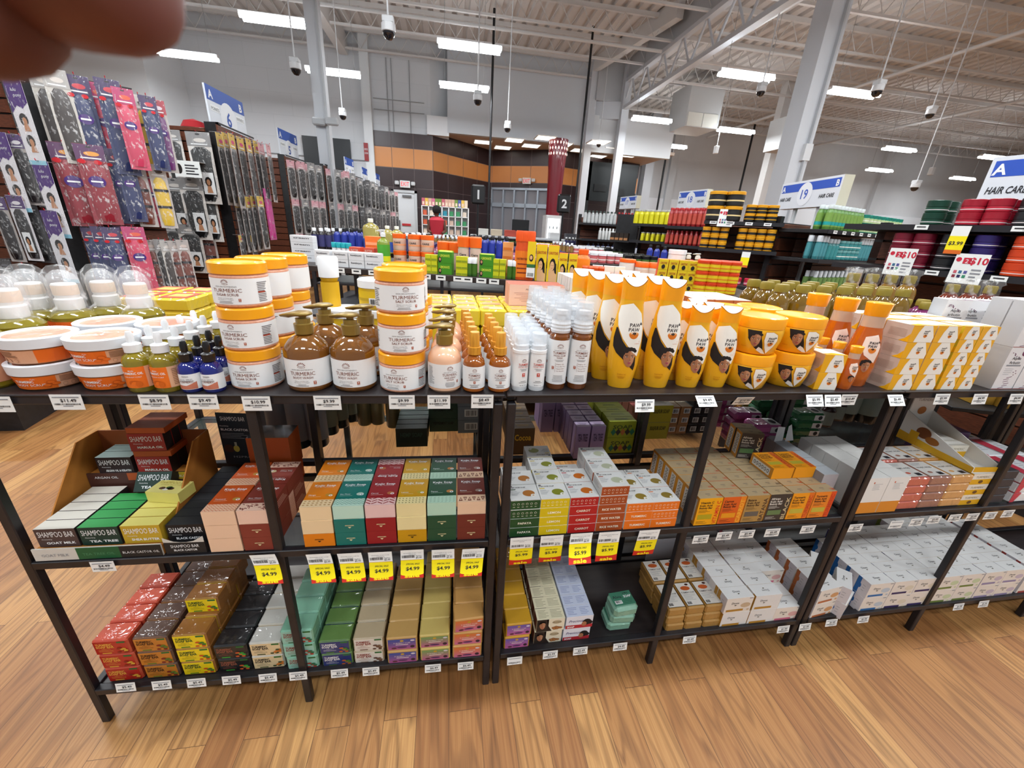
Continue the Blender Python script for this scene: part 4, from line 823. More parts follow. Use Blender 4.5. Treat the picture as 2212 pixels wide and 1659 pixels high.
# tall white boxes with helix print
PUR = M('6b3357', .5); SGR = M('8e9096', .5)
def hbox(kind, back=False, t1='Alpha', t2='Arbutin', col=PUR, soap=False):
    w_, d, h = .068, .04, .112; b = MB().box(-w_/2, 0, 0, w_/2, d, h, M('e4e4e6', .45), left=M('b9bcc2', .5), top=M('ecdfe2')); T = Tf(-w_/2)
    b.quad(Tt(-w_/2, 0, h), 0, 0, w_, .004, col); b.quad(T, 0, 0, w_, .0015, M('a8584a'))
    if soap:
        b.text(T, 'Kojic Acid', .032, .085, .009, INK, width=.048, w=.0006); b.text(T, 'SOAP', .026, .066, .0065, M('7d4632'), w=.0006, bold=.02, width=.026)
        b.poly(T, [(.050, .058), (.057, .066), (.062, .060), (.060, .045), (.052, .032), (.047, .042)], INK); b.poly(T, [(.047, .036), (.056, .034), (.050, .012), (.042, .006), (.040, .012), (.044, .024)], M('a51e33')); b.lines(T, .006, .04, .032, .06, 5, SGR)
    else:
        b.text(T, 'BTL', .014, .093, .006, col, w=.0006) if back else b.ell(T, .05, .098, .0085, .0085, col)
        b.text(T, t1, .032, .080, .0075, INK, width=.028, w=.0006); b.text(T, t2, .032, .069, .0075, INK, width=.034, w=.0006); b.quad(T, .010, .0625, .056, .0665, SGR)
        for i in range(12):
            a = i/11*3.2; x = .020+.016*i/11+.007*sin(a*2); y = .004+.003*i
            if i % 2 == 0: b.poly(T, [(x, .002+.0028*i), (x+.016, .004+.0030*i), (x+.016, .0055+.0030*i), (x, .0035+.0028*i)], col)
        b.lines(T, .012, .038, .040, .058, 4, SGR, fill=.15)
        for x, y in ((.044, .046), (.050, .050), (.054, .043), (.048, .039)): b.ell(T, x, y, .0015, .0015, col)
        for k in range(10): b.ell(T, .012+.0035*k+.004*sin(k*1.2), .098-.0018*k, .0014, .0014, col)
    return Proto(kind, 'box', mesh=b)
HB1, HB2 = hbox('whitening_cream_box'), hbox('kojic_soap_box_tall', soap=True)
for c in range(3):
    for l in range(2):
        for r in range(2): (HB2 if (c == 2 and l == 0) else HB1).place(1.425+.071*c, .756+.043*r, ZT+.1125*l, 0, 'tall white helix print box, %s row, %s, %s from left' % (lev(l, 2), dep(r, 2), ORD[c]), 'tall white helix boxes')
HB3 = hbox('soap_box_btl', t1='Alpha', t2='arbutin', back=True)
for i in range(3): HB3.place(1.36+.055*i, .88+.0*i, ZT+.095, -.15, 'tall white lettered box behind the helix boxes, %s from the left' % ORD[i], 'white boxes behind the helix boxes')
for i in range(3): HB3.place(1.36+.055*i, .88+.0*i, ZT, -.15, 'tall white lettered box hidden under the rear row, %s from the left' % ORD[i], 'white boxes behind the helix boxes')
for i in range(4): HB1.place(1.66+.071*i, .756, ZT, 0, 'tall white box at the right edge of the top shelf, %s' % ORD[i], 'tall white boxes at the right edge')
# ================================================================== MIDDLE SHELF
ZM = .5325
CRM = {'or': 'f2d3a4'}
def kojic(kind, col, pale, name, pat, w_=.0655, d=.094, h=.0355):
    """carton lying flat: coloured top with die-cut oval, patterned band, pale end"""
    c = M(col, .5); p = M(pale, .55); dk = c
    b = MB().box(-w_/2, 0, 0, w_/2, d, h, c, front=p, back=c, top=c); T = Tt(-w_/2, 0, h)
    bd = d*.27; b.quad(T, 0, 0, w_, bd, p, .0002)
    if pat == 'dots':
        for i in range(7):
            for j in range(3): b.ell(T, .006+.009*i, .007+.007*j, .0028, .0016, M('b5844a'), .0004, 8)
    elif pat == 'wave':
        for j in range(4):
            for i in range(7): b.poly(T, [(.001+.0093*i, .005+.006*j), (.0055+.0093*i, .009+.006*j), (.0102+.0093*i, .005+.006*j), (.0102+.0093*i, .0062+.006*j), (.0055+.0093*i, .0102+.006*j), (.001+.0093*i, .0062+.006*j)], c, .0004)
    elif pat == 'herr':
        for i in range(5):
            x = .001+.0128*i; sg = 1 if i % 2 else -1
            for j in range(3): y = .003+.0085*j; a, c2 = (y, y+.006) if sg > 0 else (y+.006, y); b.poly(T, [(x, a), (x+.011, c2), (x+.011, c2+.0028), (x, a+.0028)], c, .0004)
    elif pat == 'tri':
        for i in range(8):
            for j in range(3): x = .006+.0075*i; y = .006+.0075*j; b.poly(T, [(x-.002, y), (x+.002, y), (x, y-.0035)], M('6f6a2a'), .0004)
    elif pat == 'leaf':
        for i in range(7):
            x = .004+.0088*i
            for j in range(4): b.poly(T, [(x, .003+.005*j), (x+.007, .007+.005*j), (x+.0035, .004+.005*j)], c, .0004)
    elif pat == 'gem':
        for i in range(6):
            x = .003+.0103*i; y = .004; u = i % 2
            b.poly(T, [(x, y+.014*u), (x+.009, y+.014*u), (x+.0045, y+.014*(1-u))], c, .0004); b.poly(T, [(x+.0025, y+.003+.008*u), (x+.0065, y+.003+.008*u), (x+.0045, y+.010-.006*u)], p, .0006)
    elif pat == 'bean':
        rnd = random.Random(5)
        for i in range(34): a = rnd.uniform(0, pi); x, y = rnd.uniform(.004, w_-.004), rnd.uniform(.004, bd-.003); b.poly(T, [(x+.003*cos(a)+.0009*sin(a), y+.003*sin(a)-.0009*cos(a)), (x+.003*cos(a)-.0009*sin(a), y+.003*sin(a)+.0009*cos(a)), (x-.003*cos(a)-.0009*sin(a), y-.003*sin(a)+.0009*cos(a)), (x-.003*cos(a)+.0009*sin(a), y-.003*sin(a)-.0009*cos(a))], c, .0004)
    b.text(T, 'Kojic Soap', w_*.5, d*.80, .0068, LBL, width=w_*.72, w=.0005, bold=.02); b.text(T, 'with Aloe Vera & Honey', w_*.5, d*.755, .0022, LBL, width=w_*.62, w=.0005)
    b.text(T, name, w_*.10, d*.43, .0042, LBL, w=.0005, align='l', maxw=w_*.5); b.quad(T, w_*.1, d*.385, w_*.52, d*.393, p, .0005)
    hole = {'or': 'c8902c'}.get('x', 'c8b070'); b.ell(T, w_*.77, d*.45, w_*.125, d*.06, M({'dots': 'b8832a', 'wave': 'b7c9bd', 'herr': 'b06a3a', 'tri': 'b59c2c', 'leaf': 'b5793c', 'gem': '9c8478', 'bean': 'c8b48c', 'chev': 'b58a3a'}[pat], .6), .0004, 18); b.ell(T, w_*.83, d*.425, w_*.065, d*.034, LBL, .0006, 12); b.ell(T, w_*.83, d*.425, w_*.03, d*.016, c, .0008, 8)
    if pat == 'chev':
        for i in range(9):
            for j in range(4): x = .001+.0072*i; y = .002+.006*j; b.poly(T, [(x, y), (x+.0035, y+.003), (x+.007, y), (x+.007, y+.0016), (x+.0035, y+.0046), (x, y+.0016)], c, .0004)
    # right side pattern band and the far end with its small emblem
    TR = Tr(w_/2); b.quad(TR, 0, 0, bd, h, p, .0003)
    for i in range(4):
        for j in range(5): b.poly(TR, [(.003+.006*i, .003+.0068*j), (.007+.006*i, .006+.0068*j), (.0075+.006*i, .0048+.0068*j)], c, .0005)
    b.lines(TR, bd+.006, .008, d-.006, h-.008, 4, p, .0004, fill=.25)
    TB = Tb(w_/2, d); b.text(TB, 'AKWAABA', w_/2, h*.52, .0028, M('e6d9a8' if pat != 'dots' and pat != 'tri' else '2b1d10'), width=.020, w=.0006, bold=.03); b.poly(TB, [(w_/2-.004, h*.45), (w_/2+.004, h*.45), (w_/2, h*.33)], M('e6d9a8' if pat not in ('dots', 'tri') else '2b1d10'), .0006)
    b.quad(Tf(-w_/2), w_*.15, h*.02, w_*.85, h*.035, M('cdb38c'), .0002)
    return Proto(kind, 'box', mesh=b)
KM = [('orange mango', kojic('mango_soap_box', 'e07f12', 'ecd0a4', 'Mango', 'dots'), (1, 0, 0)), ('teal sea moss', kojic('sea_moss_soap_box', '0e6f66', 'bcdccb', 'Sea Moss', 'wave'), (1, 1, 0)), ('red carrot', kojic('carrot_soap_box', '93181f', 'e7c2be', 'Carrot', 'herr'), (1, 1, 0)),
      ('ochre lemon', kojic('lemon_soap_box', 'c8940c', 'ead9a0', 'Lemon', 'tri'), (1, 0, 0)), ('green papaya', kojic('papaya_kojic_box', '1c4a30', 'b4d6bf', 'Papaya', 'leaf'), (1, 1, 0)), ('maroon batana', kojic('batana_soap_box', '6d2a20', 'e6c2a2', 'Batana', 'gem'), (1, 1, 0))]
for c, (nm, P, fl) in enumerate(KM):
    x = -.288+.0685*c
    for r in range(2):
        for l in range(3):
            turned = fl[l] if r == 0 else (nm == 'red carrot' and l == 2)
            q = A(x+random.uniform(-.0015, .0015)*0, .004+.0965*r+(.094 if turned else 0)+(.002*l if not turned else .002)); P.place(q[0], q[1], ZM+.036*l, AZ+(pi if turned else 0), '%s kojic soap carton, %s layer of the %s stack' % (nm, lev(l, 3), ('front', 'rear')[r]), 'flat kojic soap cartons')
KT = kojic('turmeric_soap_box', 'c9541a', 'ecc6a6', 'Turmeric', 'chev'); KR = kojic('rice_water_soap_box', '82352a', 'eac4ae', 'Rice Water', 'bean')
for c, (P, nm, fl) in enumerate([(KT, 'orange turmeric', (0, 0, 0)), (KR, 'brown rice water', (1, 1, 0))]):
    for r in range(2):
        for l in range(3):
            t_ = fl[l] if r == 0 else (c == 1 and l == 2); q = A(-.482+.069*c, .004+.0965*r+(.094 if t_ else 0)); P.place(q[0], q[1], ZM+.036*l, AZ+(pi if t_ else 0), '%s kojic soap carton beside the slim leg, %s layer of %s stack' % (nm, lev(l, 3), ('front', 'rear')[r]), 'flat kojic soap cartons')
for l in range(2): q = A(-.452, .205); KT.place(q[0], q[1], ZM+.036*l+.036*0, AZ, 'kojic carton at the back of the left bay behind the rice water stack, %s' % lev(l, 2), 'flat kojic soap cartons')
q = A(-.452, .205); foil = MB().box(-.05, 0, 0, .05, .07, .10, M('b4511d', .4), top=M('cfd3da', .12, metal=.9)); one('display_carton', foil, 'open orange display carton with silver foil lid behind the kojic soaps', 'carton', None, (q[0]-.005, q[1]+.0, ZM+.0725), AZ)
# --- shampoo bars
SHC = {'goat milk': ('4c3a38', 'd9d4c8', 'GOAT MILK'), 'tea tree': ('16352c', '2f9a4c', 'TEA TREE'), 'shea butter': ('c3a02c', 'eadf7a', 'SHEA BUTTER'), 'black castor': ('15161a', '202328', 'BLACK CASTOR'), 'marula oil': ('a32a26', 'c0562c', 'MARULA OIL'), 'argan oil': ('2a1f22', '93a8a2', 'ARGAN OIL & KERATIN')}
def shampoo(nm):
    f, t, s_ = SHC[nm]; w_, d, h = .074, .0275, .046
    b = MB().box(-w_/2, 0, 0, w_/2, d, h, M(f, .5), top=M(t, .6), right=M('2a2526' if nm != 'shea butter' else f)); T = Tf(-w_/2)
    b.text(T, 'SHAMPOO BAR', w_/2, h*.55, h*.30, LBL, width=w_*.88, w=.0004); b.text(T, 'Moisturizing', w_*.12, h*.40, .0026, LBL, w=.0004, align='l', maxw=w_*.3); b.text(T, s_, w_*.56, h*.16, .0056, LBL, w=.0004, bold=.03, maxw=w_*.72, width=w_*.72)
    return Proto('shampoo_bar_box', 'box', mesh=b)
SH = {k: shampoo(k) for k in SHC}
for c, (nm, n) in enumerate((('goat milk', 5), ('tea tree', 4), ('shea butter', 4))):
    for i in range(n):
        q = A(-.802+.079*c, .012+.0295*i)
        SH[nm].place(q[0], q[1], ZM+.027, AZ, 'shampoo bar box, %s, %s in its row of the low tray' % (nm, dep(i, n)), 'shampoo bar boxes in the low tray')
# cardboard trays: low one, and the tall stepped one behind
CB_ = M('b8762c', .75)
b = MB(); b.box(-.125, 0, 0, .115, .003, .030, M('d2cfc6'), front=M('cfccc4')); b.quad(Tf(), -.045, .0, .035, .030, M('1d5a33'), .0004); b.quad(Tf(), .035, 0, .115, .030, M('1a1c1e'), .0004); b.text(Tf(), 'GOAT MILK', -.085, .010, .007, GRY, width=.05, w=.0006); b.text(Tf(), 'TEA TREE OIL', -.005, .010, .006, M('4f8a62'), width=.06, w=.0007); b.text(Tf(), 'BLACK CASTOR OIL', .075, .010, .006, LBL, width=.07, w=.0007)
b.box(-.125, .003, 0, .115, .205, .024, CB_); q = A(-.723, .002); tray = one('display_tray', b, 'low cardboard tray lettered goat milk, tea tree and castor on its lip', 'display tray', None, (q[0], q[1], ZM), AZ)
side = MB()
for x in (-.1305, .1155): side.add([(x, .06, .0), (x, .23, .0), (x, .23, .185), (x, .17, .185), (x, .06, .060), (x+.003, .06, .0), (x+.003, .23, .0), (x+.003, .23, .185), (x+.003, .17, .185), (x+.003, .06, .060)], [(0, 4, 3, 2, 1), (5, 6, 7, 8, 9), (0, 5, 9, 4), (4, 9, 8, 3), (3, 8, 7, 2), (2, 7, 6, 1)], CB_)
side.box(-.128, .228, 0, .1175, .231, .185, M('8e4a1e', .7)); part('side_walls', side, tray)
q = A(-.723, .192)
tr2 = MB().box(-.125, 0, 0, .115, .003, .105, M('3a2724'), front=M('4a2a22')); tr2.box(-.125, .003, 0, .115, .04, .100, CB_); tr2.quad(Tf(), .035, .085, .115, .105, M('c3a92c'), .0005); tr2.quad(Tf(), -.04, .085, .035, .105, M('b8541f'), .0004); tr2.text(Tf(), 'ARGAN OIL', -.085, .091, .006, LBL, width=.05, w=.0007); tr2.text(Tf(), 'SHEA BUTTER', .075, .091, .006, LBL, width=.06, w=.0008)
part('rear_riser', tr2, tray).location = (0, .162, 0)
for l in range(2):
    for i in range(3): q = A(-.702, .168+.029*i); SH['marula oil'].place(q[0], q[1], ZM+.1+.062*l, AZ-.02+.05*l, 'red marula shampoo bar box, %s in the %s row of the tall stack' % (dep(i, 3), ('lower', 'upper')[l]), 'red shampoo bar boxes')
for l in range(2): q = A(-.70, .168); one('display_carton', MB().box(-.040, 0, 0, .040, .085, .014, M('c05a26', .6)), '%s orange cardboard lid between the red shampoo bar boxes' % ('lower', 'upper')[l], 'carton', 'orange cardboard lids', (q[0]+.002, q[1], ZM+.147+.062*l), AZ)
for i in range(3): q = A(-.785, .168+.029*i); SH['argan oil'].place(q[0], q[1], ZM+.1, AZ, 'dark argan shampoo bar box, %s, left of the red ones' % dep(i, 3), 'dark shampoo bar boxes')
q = A(-.652, .10); SH['tea tree'].place(q[0]-.035, q[1]+.02, ZM+.082, AZ, 'green tea tree shampoo bar box leaning back on the others', 'tilted shampoo bar boxes', rx=-.65)
q = A(-.640, .085)
hb_ = MB().box(-.037, 0, 0, .037, .047, .027, M('e2d774', .6), top=M('e6dc84', .6)); TT = Tt(-.037, 0, .027); hb_.text(TT, 'SHAMPOO BAR', .037, .034, .009, M('b39a2e'), width=.066, w=.0004); hb_.text(TT, 'SHEA BUTTER', .037, .027, .005, M('c8b85a'), width=.05, w=.0004)
for x, y, m_ in ((.026, .016, '5b3a28'), (.036, .013, 'e8e2d4'), (.046, .016, '4b2f26'), (.04, .019, '3f5a2c')): hb_.ell(TT, x, y, .007, .005, M(m_), .0005, 9)
one('shampoo_bar_box', hb_, 'yellow shea butter shampoo bar box lying flat on top of the others', 'box', None, (q[0], q[1], ZM+.075), AZ-.15)
for i in range(8): q = A(-.563, .018+.0285*i); SH['black castor'].place(q[0], q[1], ZM+.02, AZ, 'black castor shampoo bar box, %s in the black row' % dep(i, 8), 'black shampoo bar boxes')
b = MB().box(-.040, 0, 0, .040, .0025, .032, M('1b1d20')); b.poly(Tf(), [(-.04, .032), (-.04, .045), (-.02, .034), (.0, .030), (.02, .034), (.04, .046), (.04, .030)], M('cfccc4'), .0003); b.text(Tf(), 'SHAMPOO BAR', 0, .017, .008, LBL, width=.056, w=.0006); b.text(Tf(), 'BLACK CASTOR', 0, .008, .005, LBL, width=.046, w=.0006, bold=.02); b.box(-.04, .0025, 0, .04, .25, .018, M('1c1d20'))
q = A(-.563, .004); one('display_tray', b, 'torn black tray holding the black castor shampoo bars', 'display tray', None, (q[0], q[1], ZM), AZ)
b = MB().bbox(-.042, 0, 0, .042, .003, .155, M('23303a', .5), .001); T = Tf(); b.text(T, 'SHAMPOO BAR', 0, .133, .012, LBL, width=.062, w=.0006); b.text(T, 'Nourishing', -.036, .116, .0035, LBL, w=.0006, align='l'); b.text(T, 'BLACK CASTOR', 0, .104, .0065, LBL, width=.07, w=.0006, bold=.02); b.lines(T, -.036, .08, .036, .098, 4, M('9aa2a6'), .0006, fill=.3); b.ell(T, -.005, .05, .008, .010, M('d8c95a'), .0006); b.quad(T, -.008, .058, -.002, .070, M('b8c0b0'), .0007); b.ell(T, -.024, .05, .014, .012, M('4a2f28'), .0005); b.text(T, 'H2PRO', .008, .022, .006, M('a9b0b4'), width=.05, w=.0006)
q = A(-.560, .262); one('display_card', b, 'dark upright header card reading shampoo bar above the black castor boxes', 'sign', None, (q[0], q[1], ZM+.06), AZ-.1)
q = A(-.560, .266); one('display_carton', MB().box(-.04, 0, 0, .04, .04, .06, M('17181b')), 'black carton holding up the shampoo bar header card', 'carton', None, (q[0], q[1]+.0, ZM), AZ-.1)
# --- kojic acid soaps in the second rack
def kacid(nm, col, fruit, wd):
    w_, d, h = .071, .060, .0262; b = MB().box(-w_/2, 0, 0, w_/2, d, h, M('e6e6e4', .5), front=M(col, .5), back=M(col, .5)); T = Tt(-w_/2, 0, h)
    b.ell(T, w_*.66, d*.42, w_*.21, d*.20, M(fruit, .5), .0004, 22); b.ell(T, w_*.80, d*.27, w_*.09, d*.09, M('f0eee8'), .0006, 12); b.poly(T, [(w_*.76, d*.25), (w_*.84, d*.24), (w_*.80, d*.31)], M(fruit), .0008)
    b.text(T, 'KOJIC ACID SOAP', w_*.33, d*.78, .0042, INK, width=w_*.55, w=.0005, bold=.02); b.ell(T, w_*.10, d*.90, .004, .002, INK, .0005, 8); b.quad(T, w_*.06, d*.66, w_*.24, d*.71, M(col), .0005); b.lines(T, w_*.06, d*.28, w_*.38, d*.6, 5, GRY, .0005, fill=.25)
    TF = Tf(-w_/2)
    for i in range(6): b.ell(TF, .008+.0105*i, h*.58, .0030, .0030, M('f4eedc', .5), .0004, 10); b.ell(TF, .008+.0105*i, h*.58, .0024, .0024, M(col, .5), .0006, 10); b.quad(TF, .0055+.0105*i, h*.25, .0105+.0105*i, h*.29, M('f4eedc'), .0004)
    TB = Tb(w_/2, d); b.text(TB, nm, w_/2, h*.36, .0062, M('f6f0dc'), width=wd, w=.0005, bold=.02); b.quad(TF, 0, h-.001, w_, h, M('f0efea'), .0005)
    b.lines(Tl(-w_/2), -d*.9, .006, -d*.1, h-.006, 4, GRY, .0003, fill=.25)
    return Proto('kojic_acid_soap_box', 'box', mesh=b)
KA = [('green papaya', kacid('PAPAYA', '1f4a24', 'b2702e', .033), 4, (1, 1, 0, 0), 3), ('yellow lemon', kacid('LEMON', 'd9bd12', '858a26', .032), 4, (1, 1, 1, 0), 4), ('red carrot', kacid('CARROT', 'b31f1e', 'c96a18', .036), 4, (1, 1, 1, 0), 3), ('brown rice water', kacid('RICE WATER', 'a54a1f', 'b9bda2', .050), 5, (1, 1, 1, 0, 0), 3), ('orange turmeric', kacid('TURMERIC', 'e8741a', '8d7420', .042), 3, (1, 1, 0), 3), ('orange right turmeric', kacid('TURMERIC', 'e8741a', '8d7420', .042), 3, (1, 0, 0), 3)]
for c, (nm, P, n, fl, rows) in enumerate(KA):
    x = .182+.0735*c
    for r in range(rows):
        nn = n if r < 2 or c in (1, 3) else n-1
        for l in range(nn):
            t_ = fl[l] if r == 0 else (c == 1 and r == 3 and l == nn-1)
            P.place(x+(.0 if c != 3 else 0)+random.uniform(-.0012, .0012), .755+.062*r+(.060 if t_ else 0)-(.003*l if 0 else 0)+.0006*l, ZM+.0265*l, pi if t_ else 0, '%s kojic acid soap box, %s of stack, %s stack' % (nm, lev(l, nn), dep(r, rows)), 'kojic acid soap boxes')
# --- standing beauty bars
def bbar(l1, col, col2, top, win, side_t, dark=False):
    w_, d, h = .0655, .034, .085; b = MB().box(-w_/2, 0, 0, w_/2, d, h, M(col, .5), top=M(top, .65), left=M('c8862c', .55)); T = Tf(-w_/2); ink = M('e9e4d8') if dark else M('3a2418')
    b.quad(T, w_*.76, 0, w_, h, M(col2, .5), .0002); 
    TR2 = lambda u, v, w__: T(w_*.95-v, u, w__); b.text(TR2, side_t, h*.46, 0, w_*.17, M(side_t == 'VITAMIN C' and 'd9331e' or ('f2b23a' if side_t == 'CARROT' else ('c8b48a' if dark else ('4a3226' if side_t == 'BATANA' else 'c2401c')))), width=h*.86, w=.0005, bold=.02)
    b.text(T, l1, w_*.07, h*.80, .0066, ink, w=.0005, bold=.02, align='l', maxw=w_*.6); b.text(T, 'Kojic Acid', w_*.07, h*.70, .0060, ink, w=.0005, bold=.02, align='l', maxw=w_*.55); b.text(T, 'Beauty Bar', w_*.07, h*.61, .0060, ink, w=.0005, bold=.02, align='l', maxw=w_*.58)
    b.lines(T, w_*.07, h*.46, w_*.60, h*.57, 4, ink, .0004, fill=.25); b.quad(T, w_*.08, h*.22, w_*.70, h*.40, M(win, .35, coat=.5), .0005); b.lines(T, w_*.07, h*.05, w_*.6, h*.16, 3, ink, .0004, fill=.25)
    TT = Tt(-w_/2, 0, h); b.text(TT, side_t[:5], w_*.90, d*.2, w_*.11, M('c8502c' if not dark else '4a4038'), width=w_*.2, w=.0004, bold=.02); b.quad(TT, w_*.38, d*.45, w_*.58, d*.55, M('8a7a64'), .0003); b.quad(TT, w_*.42, d*.3, w_*.54, d*.36, M('8a7a64'), .0003)
    TL = Tl(-w_/2); b.quad(TL, -d*.85, h*.12, -d*.2, h*.9, M('d8d4cc'), .0004)
    for i in range(6): b.ell(TL, -d*.52, h*(.2+.12*i), d*.18, d*.12, M('4a4440'), .0006, 8); b.ell(TL, -d*.52, h*(.2+.12*i), d*.12, d*.07, M('d8d4cc'), .0008, 8)
    return Proto('beauty_bar_box', 'box', mesh=b)
BB = [('yellow vitamin C', bbar('Vitamin C', 'f0a80c', 'f0a80c', 'b39c78', 'b0a012', 'VITAMIN C'), 7), ('orange carrot', bbar('Carrot', 'dc5f18', 'e8861c', 'b39c78', 'e89a10', 'CARROT'), 7), ('brown batana', bbar('Batana', 'b08a4c', 'b08a4c', 'b39c78', '5c5a55', 'BATANA'), 7), ('black african soap', bbar('African', '3c3430', '3c3430', 'b39c78', '5a7a4c', 'BLACK', True), 6), ('amber turmeric', bbar('Turmeric', 'ef9a16', 'e0701c', 'b39c78', 'c2b23a', 'TURMERIC'), 4), ('orange turmeric', bbar('Turmeric', 'e88424', 'e0501c', 'b39c78', 'c2b23a', 'TURMERIC'), 4)]
for c, (nm, P, n) in enumerate(BB):
    for i in range(n): P.place(.668+.0685*c, .752+.0355*i, ZM, 0, 'standing %s beauty bar box, %s of its row' % (nm, dep(i, n)), 'standing beauty bar boxes')
for i in range(2): BB[4][1].place(.925+.07*i, .805+.012, ZM+.086+.034, 0, 'turmeric beauty bar box lying on top of the rows, %s one' % ('left', 'right')[i], 'lying beauty bar boxes', rx=-pi/2)
for i in range(2): BB[3][1].place(.90+.004*i, .925+.036*i, ZM+.0855, -.2, 'kraft beauty bar box stacked at the back, %s of two' % ('nearer', 'farther')[i], 'kraft boxes at the back')
gt = MB().box(-.024, 0, 0, .024, .042, .112, M('c2c7cc', .45), front=M('b3aeb2', .5), left=M('8e9096', .5)).box(-.0242, -.0002, 0, .0242, .0422, .03, M('b37a3c', .5)); GT = Proto('tall_grey_box', 'box', mesh=gt)
for c in range(2):
    for i in range(5): GT.place(1.062+.0*c+.0495*c-.008*(c == 0), .79+.0435*i, ZM, 0, 'tall narrow silver grey box, %s, %s column by the leg' % (dep(i, 5), ('left', 'right')[c]), 'tall silver grey boxes') if c == 0 else None
fl = MB().add([(0, 0, 0), (.03, 0, .002), (.035, .01, .045), (.005, .006, .05)], [(0, 1, 2, 3)], M('e8eaec')).add([(.04, 0, 0), (.07, 0, .002), (.055, .01, .055), (.042, .006, .05)], [(0, 1, 2, 3)], M('e8eaec')); one('paper_flap', fl, 'open white box flaps sticking up behind the grey boxes', 'paper', None, (1.03, .975, ZM+.112))
# --- right rack, middle shelf
wb = MB().box(-.033, 0, 0, .033, .045, .118, M('e6e4e0', .5)); T = Tf(-.033); wb.quad(T, 0, 0, .066, .038, M('d98a2c', .5), .0003); wb.lines(T, .02, .078, .05, .1, 5, GRY, fill=.2); wb.quad(T, .018, .1, .022, .105, M('c0502c')); WB = Proto('turmeric_cream_box', 'box', mesh=wb)
for c in range(2):
    for i in range(5): WB.place(1.172+.068*c, .755+.047*i, ZM, 0, 'tall white box with orange base, %s of the %s row' % (dep(i, 5), ('left', 'right')[c]), 'tall white and orange boxes')
def wrapsoap(col, w_=.074, d=.085, h=.026, kind='wrapped_soap_bar'):
    b = MB().bbox(-w_/2, 0, 0, w_/2, d, h, mat_foil('w', col, strength=.5, scale=45), .003); T = Tt(-w_/2, 0, h); b.quad(T, .003, .008, w_-.003, d-.006, M('dedbd6', .4, coat=.6), .0006); b.text(T, 'KOJIC ACID', w_/2, d*.55, .006, INK, width=w_*.7, w=.001); b.quad(T, w_*.6, d*.15, w_*.85, d*.3, INK, .001); b.ell(T, w_*.35, d*.3, .008, .005, M(col), .001, 9); b.lines(T, .008, d*.7, w_-.02, d*.86, 3, GRY, .001, fill=.3)
    return Proto(kind, 'soap', mesh=b)
for c, (nm, col) in enumerate((('pink', 'c2604e'), ('brownish', '9a6a5a'), ('tan orange', 'cf9a5c'))):
    P = wrapsoap(col)
    for r in range(2):
        for l in range(4): P.place(1.318+.077*c, .76+.09*r, ZM+.0268*l, 0, '%s wrapped soap bar, %s of the %s stack' % (nm, lev(l, 4), ('front', 'rear')[r]), 'shrink wrapped soap bars')
tb_ = MB().box(-.037, 0, 0, .037, .055, .036, M('e0aa1c', .5), top=M('e8e4dc')); T = Tf(-.037); tb_.quad(T, 0, .018, .074, .036, M('e6dfd0'), .0003); tb_.text(T, 'TURMERIC', .037, .022, .007, M('8a7a5a'), width=.05, w=.0006); tb_.ell(T, .037, .009, .008, .006, M('6b4a22'), .0005, 9); tb_.quad(Tt(-.037, 0, .036), .0, .0, .074, .02, M('c9c4b8')); TB_ = Proto('turmeric_soap_box', 'box', mesh=tb_)
for r in range(3):
    for l in range(3): TB_.place(1.546, .762+.058*r, ZM+.0365*l, 0, 'yellow turmeric soap box under the open tray, %s of %s stack' % (lev(l, 3), dep(r, 3)), 'yellow turmeric soap boxes')
b = MB(); yl, wt = M('d9a51c', .5), M('d8d5cf', .6)
b.box(-.045, 0, 0, .045, .22, .003, wt); b.box(-.045, 0, .003, .045, .003, .018, yl)
for x in (-.048, .045): b.add([(x, 0, 0), (x, .22, 0), (x, .22, .10), (x, 0, .018), (x+.003, 0, 0), (x+.003, .22, 0), (x+.003, .22, .10), (x+.003, 0, .018)], [(0, 3, 2, 1), (4, 5, 6, 7), (0, 4, 7, 3), (3, 7, 6, 2)], M('dfdcd6', .5)); 
b.poly(Tl(-.048), [(0, 0), (-.22, 0), (-.22, .03), (-.1, .02), (0, .018)], yl, .0006); b.ell(Tl(-.048), -.15, .05, .022, .018, M('7a4420'), .0008); b.ell(Tl(-.048), -.12, .036, .02, .012, M('95591f'), .001)
b.box(-.045, .217, .003, .045, .22, .15, M('dcd8d2'), front=M('e4e1dc')); b.text(Tf(0, .217), 'TURMERIC', 0, .134, .009, M('8c7f78'), width=.06, w=.0006); b.ell(Tf(0, .217), 0, .10, .016, .014, M('b06a2c'), .0006)
one('display_tray', b, 'open white and yellow turmeric display tray with upright header', 'display tray', None, (1.552, .765, ZM+.11), -.05)
for i in range(4): TB_.place(1.548, .845+.027*i, ZM+.1135, -.05, 'turmeric soap box inside the open tray, %s of four' % dep(i, 4), 'soap boxes in the open tray', sc=(1, .48, 1.15))
def cbox(kind, w_, d, h, m_, lab, x, y, z, rz=0, grp=None, **kw): return one(kind, MB().bbox(-w_/2, 0, 0, w_/2, d, h, m_, .002), lab, 'box', grp, (x, y, z), rz)
for l in range(4):
    for r in range(2): cbox('charcoal_soap_box', .072, .085, .028, M('3a373b', .55), 'dark charcoal soap packet, %s of the %s stack' % (lev(l, 4), ('front', 'rear')[r]), 1.64, .762+.09*r, ZM+.0285*l, 0, 'charcoal soap packets')
